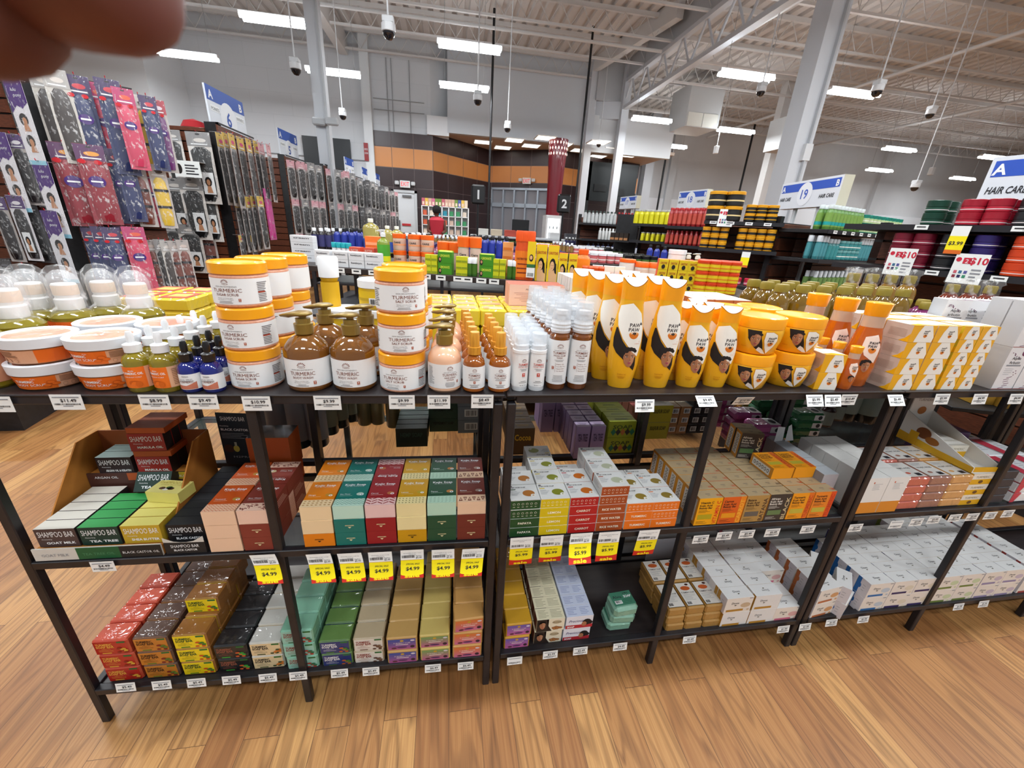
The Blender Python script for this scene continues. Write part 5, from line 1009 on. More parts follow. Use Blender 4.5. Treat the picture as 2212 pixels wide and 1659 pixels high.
def pw():
    b = MB().bbox(-.045, 0, 0, .045, .1, .033, M('e3e4e6', .4, coat=.3), .003); b.poly(Tt(-.045, 0, .033), [(0, 0), (.03, 0), (.045, .1), (0, .1)], M('c23a4c', .4), .0006); b.poly(Tf(-.045), [(0, 0), (.015, 0), (.03, .033), (0, .033)], M('c23a4c', .4), .0006); b.lines(Tt(-.045, 0, .033), .05, .03, .08, .07, 4, GRY, .0007, fill=.2)
    return Proto('pink_white_pack', 'packet', mesh=b)
PWp = pw()
for c in range(2):
    for r in range(2):
        for l in range(3): PWp.place(1.745+.098*c, .76+.105*r, ZM+.0338*l, 0, 'white packet with pink side, %s of stack, %s, %s column' % (lev(l, 3), ('front', 'rear')[r], ('left', 'right')[c]), 'pink and white packets')
pp = MB().bbox(-.065, 0, 0, .065, .08, .032, M('4a3566', .4, coat=.4), .002); pp.quad(Tf(-.065), .035, .008, .08, .024, M('a8a4ae'), .0004); pp.barcode(Tf(-.065), .038, .010, .077, .022, INK, .0006, 18); PPu = Proto('purple_box', 'box', mesh=pp)
for l in range(3): PPu.place(1.735, .975, ZM+.0325*l+.03, -.1, 'flat purple box behind the pink packets, %s one' % lev(l, 3), 'flat purple boxes')
for l in range(2): PPu.place(1.90, .965, ZM+.0325*l, -.05, 'flat purple box at the right edge, %s one' % lev(l, 2), 'flat purple boxes')
# ================================================================== BOTTOM SHELF
ZB = .1185
def soap(nm, col, lcol, tcol, l1='TURMERIC', l2='SOAP BAR', art=('c2401c', '4f6a2a'), w_=.0775, d=.050, h=.0475, kind='wrapped_soap_bar'):
    """block of soap in film with a printed front label"""
    b = MB().bbox(-w_/2, 0, 0, w_/2, d, h, mat_foil('s', col, strength=.45, scale=38), .0035); T = Tf(-w_/2)
    b.quad(T, .003, .003, w_-.003, h-.003, M(lcol, .5, coat=.4), .0004); tc = M(tcol, .5)
    b.text(T, l1, .007, h*.66, .0066, tc, w=.0008, bold=.03, align='l', width=w_*.46); b.text(T, l2, .007, h*.50, .0066, tc, w=.0008, bold=.03, align='l', width=w_*.50)
    b.text(T, 'PERFECT FOR', .018, h*.41, .0022, tc, w=.0008, align='l'); b.lines(T, .010, h*.24, w_*.55, h*.38, 3, tc, .0008, fill=.2); b.quad(T, .016, h*.10, .036, h*.17, M(art[1]), .0008); b.quad(T, w_*.70, h*.80, w_*.93, h*.91, M('2f6b34'), .0008)
    rnd = random.Random(len(nm))
    for i in range(9): b.ell(T, w_*(.66+.28*rnd.random()), h*(.16+.3*rnd.random()), .005, .003, M(art[i % 2]), .0008+.0001*i, 7)
    b.quad(Tt(-w_/2, 0, h), w_*.1, -.0, w_*.9, .0006, M(lcol), .0004)
    return Proto(kind, 'soap', mesh=b)
def honey(nm, col, ca, cb_, w_=.079, d=.050, h=.050):
    b = MB().bbox(-w_/2, 0, 0, w_/2, d, h, mat_foil('s', col, strength=.35, scale=30), .003); T = Tf(-w_/2); n = 5; A_, B_ = lin(ca), lin(cb_)
    from_ = [int(ca[i:i+2], 16) for i in (0, 2, 4)]; to = [int(cb_[i:i+2], 16) for i in (0, 2, 4)]
    for i in range(n):
        t = i/(n-1); c = '%02x%02x%02x' % tuple(int(from_[k]*(1-t)+to[k]*t) for k in range(3)); b.quad(T, .004, h*(.88-.152*(i+1)), w_-.004, h*(.88-.152*i), M(c, .5, coat=.3), .0004)
    b.ell(T, w_*.5, h*.76, .005, .0035, M('c8a02c'), .0007, 8); b.text(T, nm, w_*.5, h*.56, .0042, M('f0e0d8'), width=w_*.56, w=.0008); b.lines(T, w_*.25, h*.44, w_*.75, h*.53, 1, M('f0e0d8'), .0008, align='c'); b.ell(T, w_*.84, h*.30, .0058, .0048, M('3a2430'), .0008, 12); b.ell(T, w_*.5, h*.28, .013, .003, M('5a3060'), .0008, 12); b.ell(T, w_*.85, h*.76, .006, .003, M('d8d0d8'), .0008, 9); b.ell(T, w_*.24, h*.24, .007, .003, M('5a2a30'), .0008, 8)
    return Proto('honey_soap_bar', 'soap', mesh=b)
SA = [('red', soap('r', 'c4482a', 'b41f16', 'e8b04a', art=('8a2a16', 'd9a83a')), -.803, 4, 3, .0), ('brown orange', soap('o', '5a4034', 'c47a24', '3c2414', art=('7a1f1c', '5c7a2c')), -.718, 5, 3, .0), ('golden yellow', soap('y', '9a6426', 'ecd010', '1d4a24', art=('c8501c', '3f7a2c')), -.631, 4, 3, .0), ('black', soap('k', '16171b', '17181b', '9a5a44', art=('c85a2c', '3fa03c')), -.547, 5, 2, .0), ('cream', soap('cr', 'c3c2bb', 'dfc79a', '241f1c', art=('c8742c', '3c4a2c')), -.466, 5, 2, .0),
      ('mint green', soap('m', '7fb89c', '8fc2b2', '8a3c34', art=('a8382c', '2c6a48')), -.379, 4, 3, .0), ('dark green and blue', soap('g', '5d8040', '20306e', 'e2e4e6', art=('b85a2c', '4a7a2c')), -.292, 4, 2, .0), ('beige and white', soap('b', 'b5a383', 'dcd6cc', '8a2c24', art=('5a3a2c', '7a5a44')), -.209, 5, 2, .0)]
for nm, P, x, rows, n, off in SA:
    for r in range(rows):
        nn = n-(1 if (nm == 'golden yellow' and r == 0) else 0)
        for l in range(n):
            q = A(x+random.uniform(-.0015, .0015), (.022 if x < -.4 else .012)+.0515*r); P.place(q[0], q[1], ZB+.048*l, AZ+random.uniform(-.015, .015), '%s turmeric soap bar, %s of stack, %s stack' % (nm, lev(l, n), dep(r, rows)), 'turmeric soap bars')
    if nm == 'golden yellow':
        for r in range(1, 4): q = A(x+.004, .032+.0515*r); P.place(q[0], q[1], ZB+.048*3, AZ, 'golden yellow turmeric soap bar of the raised fourth layer, %s' % dep(r-1, 3), 'turmeric soap bars')
HN = [('gold and blue', honey('TURMERIC SOAP', 'c29a58', '3a4a9a', 'a0508a'), -.1205, 5, 2), ('pale gold and green', honey('TURMERIC SOAP', 'd0b868', '7a9a5c', 'b8648a'), -.035, 6, 2), ('gold and pink', honey('TURMERIC SOAP', 'cf9c56', 'd8763a', 'c86a90'), .0505, 6, 3)]
for nm, P, x, rows, n in HN:
    for r in range(rows):
        for l in range(n):
            q = A(x-(.0 if l < 2 else -.004)+random.uniform(-.0015, .0015), .003+.0505*r*(.98)+(.0 if l < 2 else .0)); P.place(q[0], q[1], ZB+.0505*l, AZ+(.06 if (l == 2 and r == 0) else 0), '%s honey soap bar, %s of stack, %s stack' % (nm, lev(l, n), dep(r, rows)), 'honey turmeric soap bars')
HP = honey('TURMERIC SOAP', 'c8961c', '6a54a8', 'c0609a')
for r in range(6):
    for l in range(2): HP.place(.192+random.uniform(-.002, .002), .764+.0485*r*.98, ZB+.0505*l, 0, 'golden soap bar with purple label, %s layer, %s' % (lev(l, 2), dep(r, 6)), 'golden purple soap bars', sc=(.92, .95, 1))
def facebox(w_=.081, d=.036, h=.047):
    b = MB().box(-w_/2, 0, 0, w_/2, d, h, M('ddd6b8', .5), front=M('e6ddc4', .5)); T = Tf(-w_/2)
    b.quad(T, 0, 0, w_*.42, h, M('2c221e'), .0003); b.poly(T, [(w_*.42, h), (w_*.36, h), (w_*.40, h*.5), (w_*.56, 0), (w_*.42, 0)], M('2c221e'), .0003); portrait(b, T, w_*.19, h*.52, .021, w=.0005)
    b.ell(T, w_*.72, h*.72, .013, .007, M('b8a888'), .0005); b.text(T, 'ARGANE', w_*.72, h*.66, .005, M('6a5a3c'), width=w_*.34, w=.0007); 
    for x, y in ((.62, .25), (.70, .30), (.78, .25), (.86, .22), (.74, .18), (.66, .17)): b.ell(T, w_*x, h*y, .006, .0042, M('8a4a26'), .0007, 9); b.ell(T, w_*x, h*y, .004, .0025, M('b87a44'), .0009, 8)
    TT = Tt(-w_/2, 0, h); b.lines(TT, .006, .004, w_*.45, d-.005, 6, M('8f8a6c'), .0004, fill=.3); b.lines(TT, w_*.52, .004, w_-.006, d-.005, 6, M('8f8a6c'), .0004, fill=.3); b.quad(Tl(-w_/2), -d, 0, -d*.1, h, M('6a3a2c'), .0003)
    return Proto('argan_soap_box', 'box', mesh=b)
def precious(w_=.080, d=.036, h=.047):
    b = MB().box(-w_/2, 0, 0, w_/2, d, h, M('c3cbe0', .5), front=M('e2e2ea', .5)); T = Tf(-w_/2); b.quad(T, 0, 0, w_, h*.28, M('b82a34'), .0003); b.text(T, 'Precious', w_*.36, h*.52, .0095, M('4a2c6a'), width=w_*.52, w=.0006, slant=.3); b.text(T, 'SOAP', w_*.06, h*.07, .006, LBL, w=.0006, bold=.04, align='l')
    b.ell(T, w_*.78, h*.48, .013, .012, HAIR, .0005, 12); b.ell(T, w_*.68, h*.34, .0075, .009, SK, .0008, 12); b.ell(T, w_*.90, h*.42, .008, .007, HAIR, .0006, 9)
    TT = Tt(-w_/2, 0, h); b.lines(TT, .006, .005, w_*.45, d-.006, 5, M('7c88b4'), .0004, fill=.3); b.lines(TT, w_*.55, .005, w_-.006, d-.006, 5, M('7c88b4'), .0004, fill=.3)
    return Proto('white_red_soap_box', 'box', mesh=b)
FB, PR = facebox(), precious()
for r in range(6):
    for l in range(2): FB.place(.283+.004*l, .772+.0375*r-(.0 if l == 0 else 0), ZB+.0475*l, 0, 'cream soap box with a face and nuts, %s layer, %s' % (lev(l, 2), dep(r, 6)), 'cream argan soap boxes'); 
    if r < 5 or 1:
        for l in range(2): PR.place(.3685+.004*l+(.0), .772+.0375*r, ZB+.0475*l, 0, 'white and red soap box with lilac top, %s layer, %s' % (lev(l, 2), dep(r, 6)), 'white and red soap boxes')
ab = MB().bbox(-.038, 0, 0, .038, .062, .034, mat_foil('s', '7cab94', strength=.7, scale=50), .008); TT = Tt(-.038, 0, .034); ab.quad(TT, .004, .012, .072, .058, M('3f7a62', .5, coat=.5), .0006); ab.text(TT, 'Alvia', .023, .036, .0105, INK, width=.028, w=.001); ab.text(TT, 'SOAP', .056, .036, .008, LBL, width=.024, w=.001, bold=.02); ab.text(TT, '& MINT', .055, .049, .004, INK, w=.001, bold=.02); ab.quad(TT, .010, .018, .032, .029, PAP, .0009); ab.barcode(TT, .012, .020, .030, .028, INK, .0012, 14); ab.lines(TT, .036, .016, .068, .032, 3, M('24503c'), .001, fill=.2)
AB = Proto('green_soap_bar', 'soap', mesh=ab)
for l in range(3): AB.place(.512+.004*(l-1), .782-.004*l, ZB+.0345*l, (0, -.06, .08)[l], 'green film wrapped rosemary mint soap bar, %s of three' % lev(l, 3), 'green wrapped soap bars')
gb_ = MB().bbox(-.029, 0, 0, .029, .092, .0295, mat_foil('s', 'a87c36', strength=.6, scale=42), .004); TT = Tt(-.029, 0, .0295); gb_.quad(TT, .003, .006, .055, .088, INK, .0005); gb_.quad(TT, .004, .007, .054, .087, M('dcd8d0', .5, coat=.4), .0008); gb_.ell(TT, .029, .067, .016, .008, M('c05a26'), .001, 12); gb_.ell(TT, .040, .080, .006, .004, M('4a2a20'), .001, 9); gb_.text(TT, 'TURMERIC SOAP', .029, .049, .0052, INK, width=.044, w=.001, bold=.02); gb_.lines(TT, .009, .024, .049, .046, 6, GRY, .001, fill=.25); gb_.barcode(TT, .008, .011, .022, .020, INK, .001, 9)
GB = Proto('gold_soap_bar', 'soap', mesh=gb_)
for c, x in enumerate((.674, .735, .796)):
    for r in range(2):
        for l in range(3): GB.place(x+(.0 if l else .004)-(.006*c if 0 else 0), .762+.002*l+.096*r, ZB+.030*l, 0, 'gold turmeric soap bar with white label on top, %s, %s, %s column' % (lev(l, 3), ('front', 'rear')[r], ('left', 'middle', 'right')[c]), 'gold soap bars')
# --- white boxed beauty bars
def dove(nm, col, acc, w_=.0905, d=.040, h=.060, blob='d8b8a0', sidec=None):
    b = MB().box(-w_/2, 0, 0, w_/2, d, h, M('e3e1de', .5), front=M('e6ddd2', .5), top=M('e4e4e3', .5), left=M('cfcbd0', .5)); T = Tf(-w_/2); TT = Tt(-w_/2, 0, h)
    def logo(TX, u, v, s_): b.text(TX, 'Dove', u, v, .0078*s_, M('3a3a42'), w=.0005, width=.024*s_, slant=.1); b.ell(TX, u+.002, v-.005*s_, .0032*s_, .002*s_, M('5a5440'), .0005, 8); b.poly(TX, [(u+.003, v-.005*s_), (u+.007*s_, v-.0025*s_), (u+.004*s_, v-.007*s_)], M('5a5440'), .0005)
    logo(T, w_*.35, h*.60, 1.05); b.quad(T, w_*.08, h*.10, w_*.72, h*.24, M(acc, .5), .0005); b.ell(T, w_*.76, h*.48, .017, .010, M(blob, .6), .0003, 16); b.ell(T, w_*.90, h*.16, .005, .004, M(blob), .0005, 9); b.quad(T, w_*.84, h*.90, w_*.97, h*.95, GRY, .0005)
    logo(TT, w_*.5, d*.48, .95); TL = Tl(-w_/2); sc_ = M(sidec or acc, .5); b.quad(TL, -d, 0, -d*.70, h, sc_, .0003); b.ell(TL, -d*.70, h*.5, d*.12, h*.16, sc_, .0004, 8); b.lines(TL, -d*.5, h*.25, -d*.2, h*.75, 3, GRY, .0004, fill=.15)
    TR_ = Tr(w_/2); b.quad(TR_, d*.7, 0, d, h, sc_, .0003)
    TBk = Tb(w_/2, d); logo(TBk, w_*.35, h*.6, 1); b.quad(TBk, w_*.08, h*.1, w_*.72, h*.24, M(acc), .0005)
    return Proto('beauty_bar_carton', 'box', mesh=b)
DV = dict(gold=dove('gold', 'e6ddd2', 'b5842c', blob='c9b090'), pink=dove('pink', 'e6ddd2', 'd06a86', blob='d9a8a4', h=.058), rust=dove('rust', 'x', '9a4a34', blob='d8a890'), orng=dove('orange', 'x', 'b5693a', blob='cf9a66'), blue=dove('blue', 'x', '2f6ca8', blob='bcc6d0', sidec='1f5fa0'), navy=dove('navy', 'x', '33285c', blob='ddd2bc', sidec='2a2a6a'), green=dove('green', 'x', '6c8038', blob='c6d0a8'), lilac=dove('lilac', 'x', '8f84a8', blob='c4b6c4'), red=dove('red', 'x', 'a8443c', blob='d8c0b0'))
def dcol(key, nm, x, rows, n, y0=.757, w_=.0905, z0=0, grp='white beauty bar cartons', rots=None, dy=.0412):
    for r in range(rows):
        for l in range(n):
            fl = (l == 0 or (r % 3 == 1)) and key in ('gold',); hh = .058 if key == 'pink' else .060
            DV[key].place(x+random.uniform(-.002, .002), y0+dy*r+(.040 if fl else 0)+.0005, ZB+z0+(hh+.0008)*l, (pi if fl else 0)+random.uniform(-.012, .012), 'white beauty bar carton with %s band, %s, %s' % (nm, lev(l, n), dep(r, rows)), grp)
dcol('gold', 'gold', .868, 6, 2); 
for r in range(6):
    for l in range(2): DV['gold'].place(.962+random.uniform(-.002, .002), .757+.0412*r+(.040 if r % 2 == 0 else 0), ZB+.0608*l, pi if r % 2 == 0 else 0, 'white carton with gold band in the second column, %s, %s' % (lev(l, 2), dep(r, 6)), 'white beauty bar cartons')
dcol('pink', 'pink', 1.052, 1, 1)
for r in range(6): DV['pink'].place(1.054, .80+.0412*r, ZB+.0, 0, 'white carton with pink band, lower layer of its row, %s' % dep(r, 6), 'white beauty bar cartons'); DV['pink'].place(1.050, .805+.0412*r, ZB+.0585, 0, 'white carton with pink band, upper layer of its row, %s' % dep(r, 6), 'white beauty bar cartons') if r > 0 else None
# right rack
D_ = lambda k, x, y, z, rz, lab: DV[k].place(x, y, ZB+z, rz, lab, 'white beauty bar cartons')
for l in range(2):
    for r in range(5): D_('orng', 1.185, .757+.044*r, .0608*l, .12 if r == 0 else 0, 'white carton with orange brown band right of the double leg, %s, %s' % (lev(l, 2), dep(r, 5)))
D_('blue', 1.283, .762, 0, .5, 'white carton with blue band turned askew, lowest in front'); D_('blue', 1.278, .775, .0608, .75, 'white carton with blue band turned askew, stacked on another'); D_('blue', 1.262, .84, .0, .9, 'white carton with blue sides lying askew behind the front one'); D_('blue', 1.255, .85, .0608, .85, 'white carton with blue sides, upper askew one at the back')
for c, (k, nm, x, rows) in enumerate([('blue', 'blue', 1.375, 5), ('navy', 'navy', 1.467, 6), ('navy', 'navy blue', 1.5595, 6), ('green', 'olive green', 1.652, 6), ('green', 'green', 1.744, 7), ('lilac', 'lilac', 1.836, 7), ('lilac', 'pale purple', 1.928, 7), ('red', 'brick red', 2.0335, 6)]):
    for r in range(rows):
        for l in range(2): D_(k, x+random.uniform(-.0015, .0015), .757+.0412*r, .0608*l, random.uniform(-.01, .01), 'white carton with %s band, %s %s of its column' % (nm, lev(l, 2), dep(r, rows)))
for c in range(4): D_('red', 2.16+.093*c, .757, 0, 0, 'white carton with red band beyond the last rack leg, %s from left' % ORD[c])
# long grey board behind the cartons
one('display_card', MB().box(-.08, 0, 0, .08, .004, .09, M('c9cbd4', .5)), 'pale leaflet leaning behind the gold banded cartons', 'sign', None, (.78, 1.01, ZB+.03), 0)
# ================================================================== GENERIC CONTAINERS
def gbottle(kind, R, h, col, cap, lab=None, rough=.3, neck=.45, caph=.16, sq=1, labz=(.12, .68), txt=None, txtc='26242a', tr=0, pump=False, n=22, band=None):
    hb = h*(1-caph); m = M(col, rough, coat=.5) if not tr else mat_amber('liq_'+col, col, 'a', tr)
    body = MB().lathe([(0, 0), (R*.9, 0), (R, h*.02), (R, hb*.80), (R*.85, hb*.88), (R*neck, hb*.96), (R*neck, hb), (0, hb)], m, n, sy=sq)
    parts = []
    cp = MB()
    if pump: pump_(cp, hb, M(cap, .35), R*neck*1.15, h/.2)
    else: cp.lathe([(R*neck*1.12, hb*.985), (R*neck*1.15, h*.97), (R*neck*1.0, h), (0, h)], M(cap, .35), n, sy=sq)
    parts.append(('cap' if not pump else 'pump', cp))
    if lab:
        lb = MB(); T = Tc(R); lb.lathe([(R+.0006, h*labz[0]), (R+.0006, h*labz[1])], M(lab, .5), n, sy=sq)
        if sq != 1: T = lambda u, v, w_: ((R+w_)*sin(u/R), -(R*sq+w_)*cos(u/R), v)
        if band: lb.lathe([(R+.001, h*(labz[0]+.06)), (R+.001, h*(labz[0]+.2))], M(band, .5), n, sy=sq)
        if txt: lb.text(T, txt, 0, h*(labz[1]-.18), R*.36, M(txtc), width=R*1.25, w=.0016, bold=.02); lb.lines(T, -R*.55, h*(labz[0]+.05), R*.55, h*(labz[1]-.22), 3, M(txtc), .0014, 3, 'c', .25)
        parts.append(('label_wrap', lb))
    return Proto(kind, 'bottle', parts, body)
pump_ = pump
def gjar(kind, R, h, col, cap, lab=None, caph=.28, band='e8e6e0', n=24, txt=None):
    hb = h*(1-caph); body = MB().lathe([(0, 0), (R*.93, 0), (R, h*.05), (R, hb), (0, hb)], M(col, .3, coat=.4), n)
    cp = MB().lathe([(R*1.0, hb), (R*1.04, hb+.001), (R*1.04, h*.97), (R*.98, h), (0, h)], M(cap, .35), n); ps = [('lid', cp)]
    if lab:
        lb = MB(); lb.lathe([(R+.0006, h*.10), (R+.0006, hb*.88)], M(lab, .5), n); T = Tc(R)
        lb.lathe([(R+.0012, hb*.42), (R+.0012, hb*.55)], M(band, .5), n)
        if txt: lb.text(T, txt, 0, hb*.6, R*.25, M('26242a'), width=R*1.1, w=.002, bold=.02)
        ps.append(('label_wrap', lb))
    return Proto(kind, 'jar', ps, body)
def gbox(kind, w_, d, h, col, top=None, acc=None, txt=None, tc='26242a', side=None, bar=False):
    b = MB().box(-w_/2, 0, 0, w_/2, d, h, M(col, .5), top=M(top or col, .5), left=M(side or col, .5)); T = Tf(-w_/2)
    if acc: b.quad(T, w_*.05, h*.08, w_*.95, h*.38, M(acc, .5), .0005)
    if txt: b.text(T, txt, w_/2, h*.55, h*.22, M(tc), width=w_*.7, w=.0009, bold=.02)
    if bar: b.quad(T, w_*.3, h*.25, w_*.9, h*.8, PAP, .0008); b.barcode(T, w_*.36, h*.32, w_*.84, h*.72, INK, .0012, 12)
    b.lines(Tt(-w_/2, 0, h), w_*.2, d*.3, w_*.8, d*.7, 2, M(tc), .0005, align='c', fill=.25)
    return Proto(kind, 'box', mesh=b)
def grid(P, x, y, z, nx, ny, nz, dx, dy, dz, desc, where, grp, rz=0, jit=.0015, skip=lambda i, j, k: False):
    c, s_ = cos(rz), sin(rz)
    for i in range(nx):
        for j in range(ny):
            for k in range(nz):
                if skip(i, j, k): continue
                bits = []
                if nz > 1: bits.append(lev(k, nz))
                if ny > 1: bits.append(dep(j, ny))
                if nx > 1: bits.append(ORD[i]+' from left')
                u, v = dx*i, dy*j
                P.place(x+c*u-s_*v+random.uniform(-jit, jit), y+s_*u+c*v, z+dz*k, rz, '%s, %s%s%s' % (desc, ', '.join(bits), ', ' if bits else '', where), grp)
# ================================================================== REAR RACKS: GLASS SHELF
ZR = .5565
def g2(px, py, Z=ZR): g = G(px, py, Z=Z); return g.x, g.y
DBt = gbottle('dark_lotion_bottle', .030, .27, '141214', 'b9bcbe', '8e9096', neck=.4, caph=.1, labz=(.1, .72))
for i, (px, py) in enumerate([(600, 968), (645, 972), (684, 970), (560, 955)]): x, y = g2(px, py); DBt.place(x, y+.03, ZR, .9+.3*i, 'tall near black bottle with grey back label on the glass shelf, %s' % ORD[i], 'dark bottles on the glass shelf')
DB2 = gbottle('olive_label_bottle', .026, .26, '1d1b18', '1d1b18', '7f806c', neck=.4, caph=.1, labz=(.12, .8))
for i, (px, py) in enumerate([(712, 940), (735, 925), (757, 912)]): x, y = g2(px, py); DB2.place(x, y+.02, ZR, .4*i, 'grey green labelled bottle behind the slim leg, %s' % ORD[i], 'grey green bottles')
OT = gbottle('olive_tube', .024, .25, '6a6040', '5d5334', None, neck=.95, caph=.06)
for i, (px, py) in enumerate([(787, 920), (815, 918), (849, 925)]): x, y = g2(px, py); OT.place(x, y+.02, ZR, .2*i, 'dull olive tube standing on the glass shelf, %s of three' % ORD[i], 'olive tubes')
HS = gbox('hemp_soap_box', .098, .03, .066, '0f231d', '16332b', txt='HEMP SOAP', tc='2b4a40'); x, y = g2(890, 965); grid(HS, x, y, ZR, 1, 5, 1, 0, .034, 0, 'very dark green hemp soap box', 'glass shelf', 'dark green soap boxes')
PS = gbox('peppermint_soap_box', .098, .05, .05, '2c4a3a', '3a5a48', txt='PEPPERMINT SOAP', tc='15201a'); x, y = g2(958, 932); grid(PS, x, y, ZR, 1, 2, 3, 0, .055, .051, 'dark green peppermint soap box', 'glass shelf', 'peppermint soap boxes')
GS = gbox('grey_soap_box', .075, .05, .05, '7f8a92', '8f9aa2', bar=True); x, y = g2(1018, 935); grid(GS, x-.01, y, ZR, 1, 2, 3, 0, .055, .051, 'grey blue soap box with barcode', 'glass shelf', 'grey soap boxes')
CO = gbox('cocoa_soap_box', .075, .04, .095, '5c4023', '6f5a44', txt='Cocoa', tc='d9a82c'); 
CO.me.ell(Tf(-.0375), .058, .022, .013, .013, M('e4e4e4'), .0012); CO.me.ell(Tf(-.0375), .058, .022, .013, .013, INK, .0016, 10, a0=-pi/4, a1=pi*.75)
x, y = g2(1124, 975); grid(CO, x, y-.02, ZR, 1, 5, 1, 0, .043, 0, 'brown cocoa and shea soap box', 'glass shelf', 'brown cocoa soap boxes')
PU = gbox('lilac_soap_box', .045, .035, .115, '9a84ad', 'b8a6c6', txt='TEA TREE', tc='4a3a5a'); x, y = g2(1195, 933); grid(PU, x-.025, y, ZR, 2, 3, 1, .05, .04, 0, 'lilac tea tree carton', 'left group', 'lilac cartons')
x, y = g2(1270, 988); grid(PU, x-.03, y-.005, ZR, 2, 6, 1, .05, .042, 0, 'lilac tea tree carton', 'right group', 'lilac cartons')
LM = gbox('lime_soap_box', .092, .035, .058, '8f9a1c', 'b2bf24', txt='SOAP', tc='3a4a18')
for i, c in enumerate(('1f6a4a', '2c2a26', 'a8642c', '2c2a26', '1f6a4a')): LM.me.poly(Tf(-.046), [(.008+.016*i, .02), (.017+.016*i, .033), (.026+.016*i, .02), (.017+.016*i, .007)], M(c), .001)
x, y = g2(1333, 975); grid(LM, x, y-.01, ZR, 1, 6, 2, 0, .037, .059, 'lime green soap box with diamond pattern', 'glass shelf', 'lime soap boxes')
RBx = gbox('red_brown_soap_box', .085, .05, .05, '8f5a4c', 'a8433c', txt='SOAP', tc='e6d0b0'); x, y = g2(1372, 945); grid(RBx, x+.04, y+.03, ZR, 1, 3, 2, 0, .055, .051, 'reddish brown soap box', 'glass shelf', 'red brown soap boxes')
YB = gbox('sulphur_soap_box', .085, .05, .065, 'b5aa28', 'd6d4c8', txt='SULFUR SOAP', tc='4a4a18'); x, y = g2(1405, 948); grid(YB, x+.02, y, ZR, 1, 2, 2, 0, .055, .066, 'olive yellow sulfur soap box', 'glass shelf', 'olive yellow soap boxes')
BKb = gbox('barcode_end_box', .040, .16, .036, '1b1b1e', 'b8c4c8', bar=True); BRb = gbox('barcode_end_box', .040, .16, .036, 'a5784c', 'd8c8b0', bar=True)
x, y = g2(1447, 937); grid(BRb, x, y, ZR, 2, 1, 3, .042, 0, .037, 'kraft box with barcode end', 'glass shelf', 'kraft barcode boxes'); grid(BKb, x+.086, y, ZR, 2, 1, 4, .042, 0, .037, 'black box with barcode end', 'glass shelf', 'black barcode boxes')
def packet(col, wcol='d8d8d8'):
    b = MB().bbox(-.05, 0, 0, .05, .062, .030, mat_foil('s', col, strength=.4, scale=30), .008); T = Tf(-.05); b.quad(T, .058, .005, .095, .025, M(wcol, .4, coat=.5), .0006); b.ell(T, .080, .015, .008, .008, INK, .001, 12); TT = Tt(-.05, 0, .03); b.quad(TT, .058, .006, .095, .056, M(wcol, .4, coat=.5), .0006); b.ell(TT, .078, .03, .011, .014, INK, .001, 12); return Proto('soap_packet', 'packet', mesh=b)
PK, PG, PBl, PO = packet('b0508c'), packet('1d6b3c'), packet('2256a0', 'c8d4e0'), packet('c8861c')
for i, (px, py) in enumerate([(1550, 925), (1600, 960), (1640, 990)]): x, y = g2(px, py); grid(PK, x, y, ZR, 1, 1, 4, 0, 0, .031, 'magenta pink soap packet', '%s stack on the glass shelf' % ORD[i], 'pink soap packets', rz=-.1)
for i, (px, py) in enumerate([(1735, 960), (1690, 950), (1650, 930), (1720, 905)]): x, y = g2(px, py); grid(PG, x, y, ZR, 1, 1, (4, 3, 4, 5)[i], 0, 0, .031, 'green soap packet', '%s stack on the glass shelf' % ORD[i], 'green soap packets', rz=-.08)
x, y = g2(1615, 905); grid(PO, x, y, ZR, 1, 1, 4, 0, 0, .031, 'orange soap packet', 'between pink and green packets', 'orange soap packets')
x, y = g2(1775, 915); grid(PBl, x+.02, y+.05, ZR, 1, 2, 4, 0, .065, .031, 'blue soap packet', 'beside the brown bottles', 'blue soap packets')
MB_ = gbottle('brown_medicine_bottle', .026, .115, '2a0f10', 'c9ced2', '7f8c86', neck=.62, caph=.24, labz=(.08, .58), sq=.6)
for i, (px, py) in enumerate([(1788, 925), (1815, 912), (1772, 905), (1770, 915)]): x, y = g2(px, py); MB_.place(x+.0, y+.02+.03*(i > 1), ZR, -.3, 'small dark brown bottle with pale grey cap, %s' % ORD[i], 'brown medicine bottles')
BG = gbottle('big_dark_bottle', .045, .26, '15140f', '15140f', '8e9a90', neck=.4, caph=.1, labz=(.15, .8))
for i, (px, py) in enumerate([(1840, 915), (1885, 920)]): x, y = g2(px, py); BG.place(x, y+.05, ZR, -.6-.3*i, 'large black bottle with grey green label on the glass shelf, %s' % ORD[i], 'large dark bottles')
RD_ = gbottle('red_oil_bottle', .05, .30, '8a3a22', '8c7434', 'a8a8aa', neck=.4, caph=.1, labz=(.1, .7), tr=.3)
for i, (px, py) in enumerate([(1925, 915), (1970, 925)]): x, y = g2(px, py); RD_.place(x, y+.06, ZR, -1.5+1.0*i, 'large reddish brown bottle on the glass shelf, %s' % ORD[i], 'reddish bottles on glass')
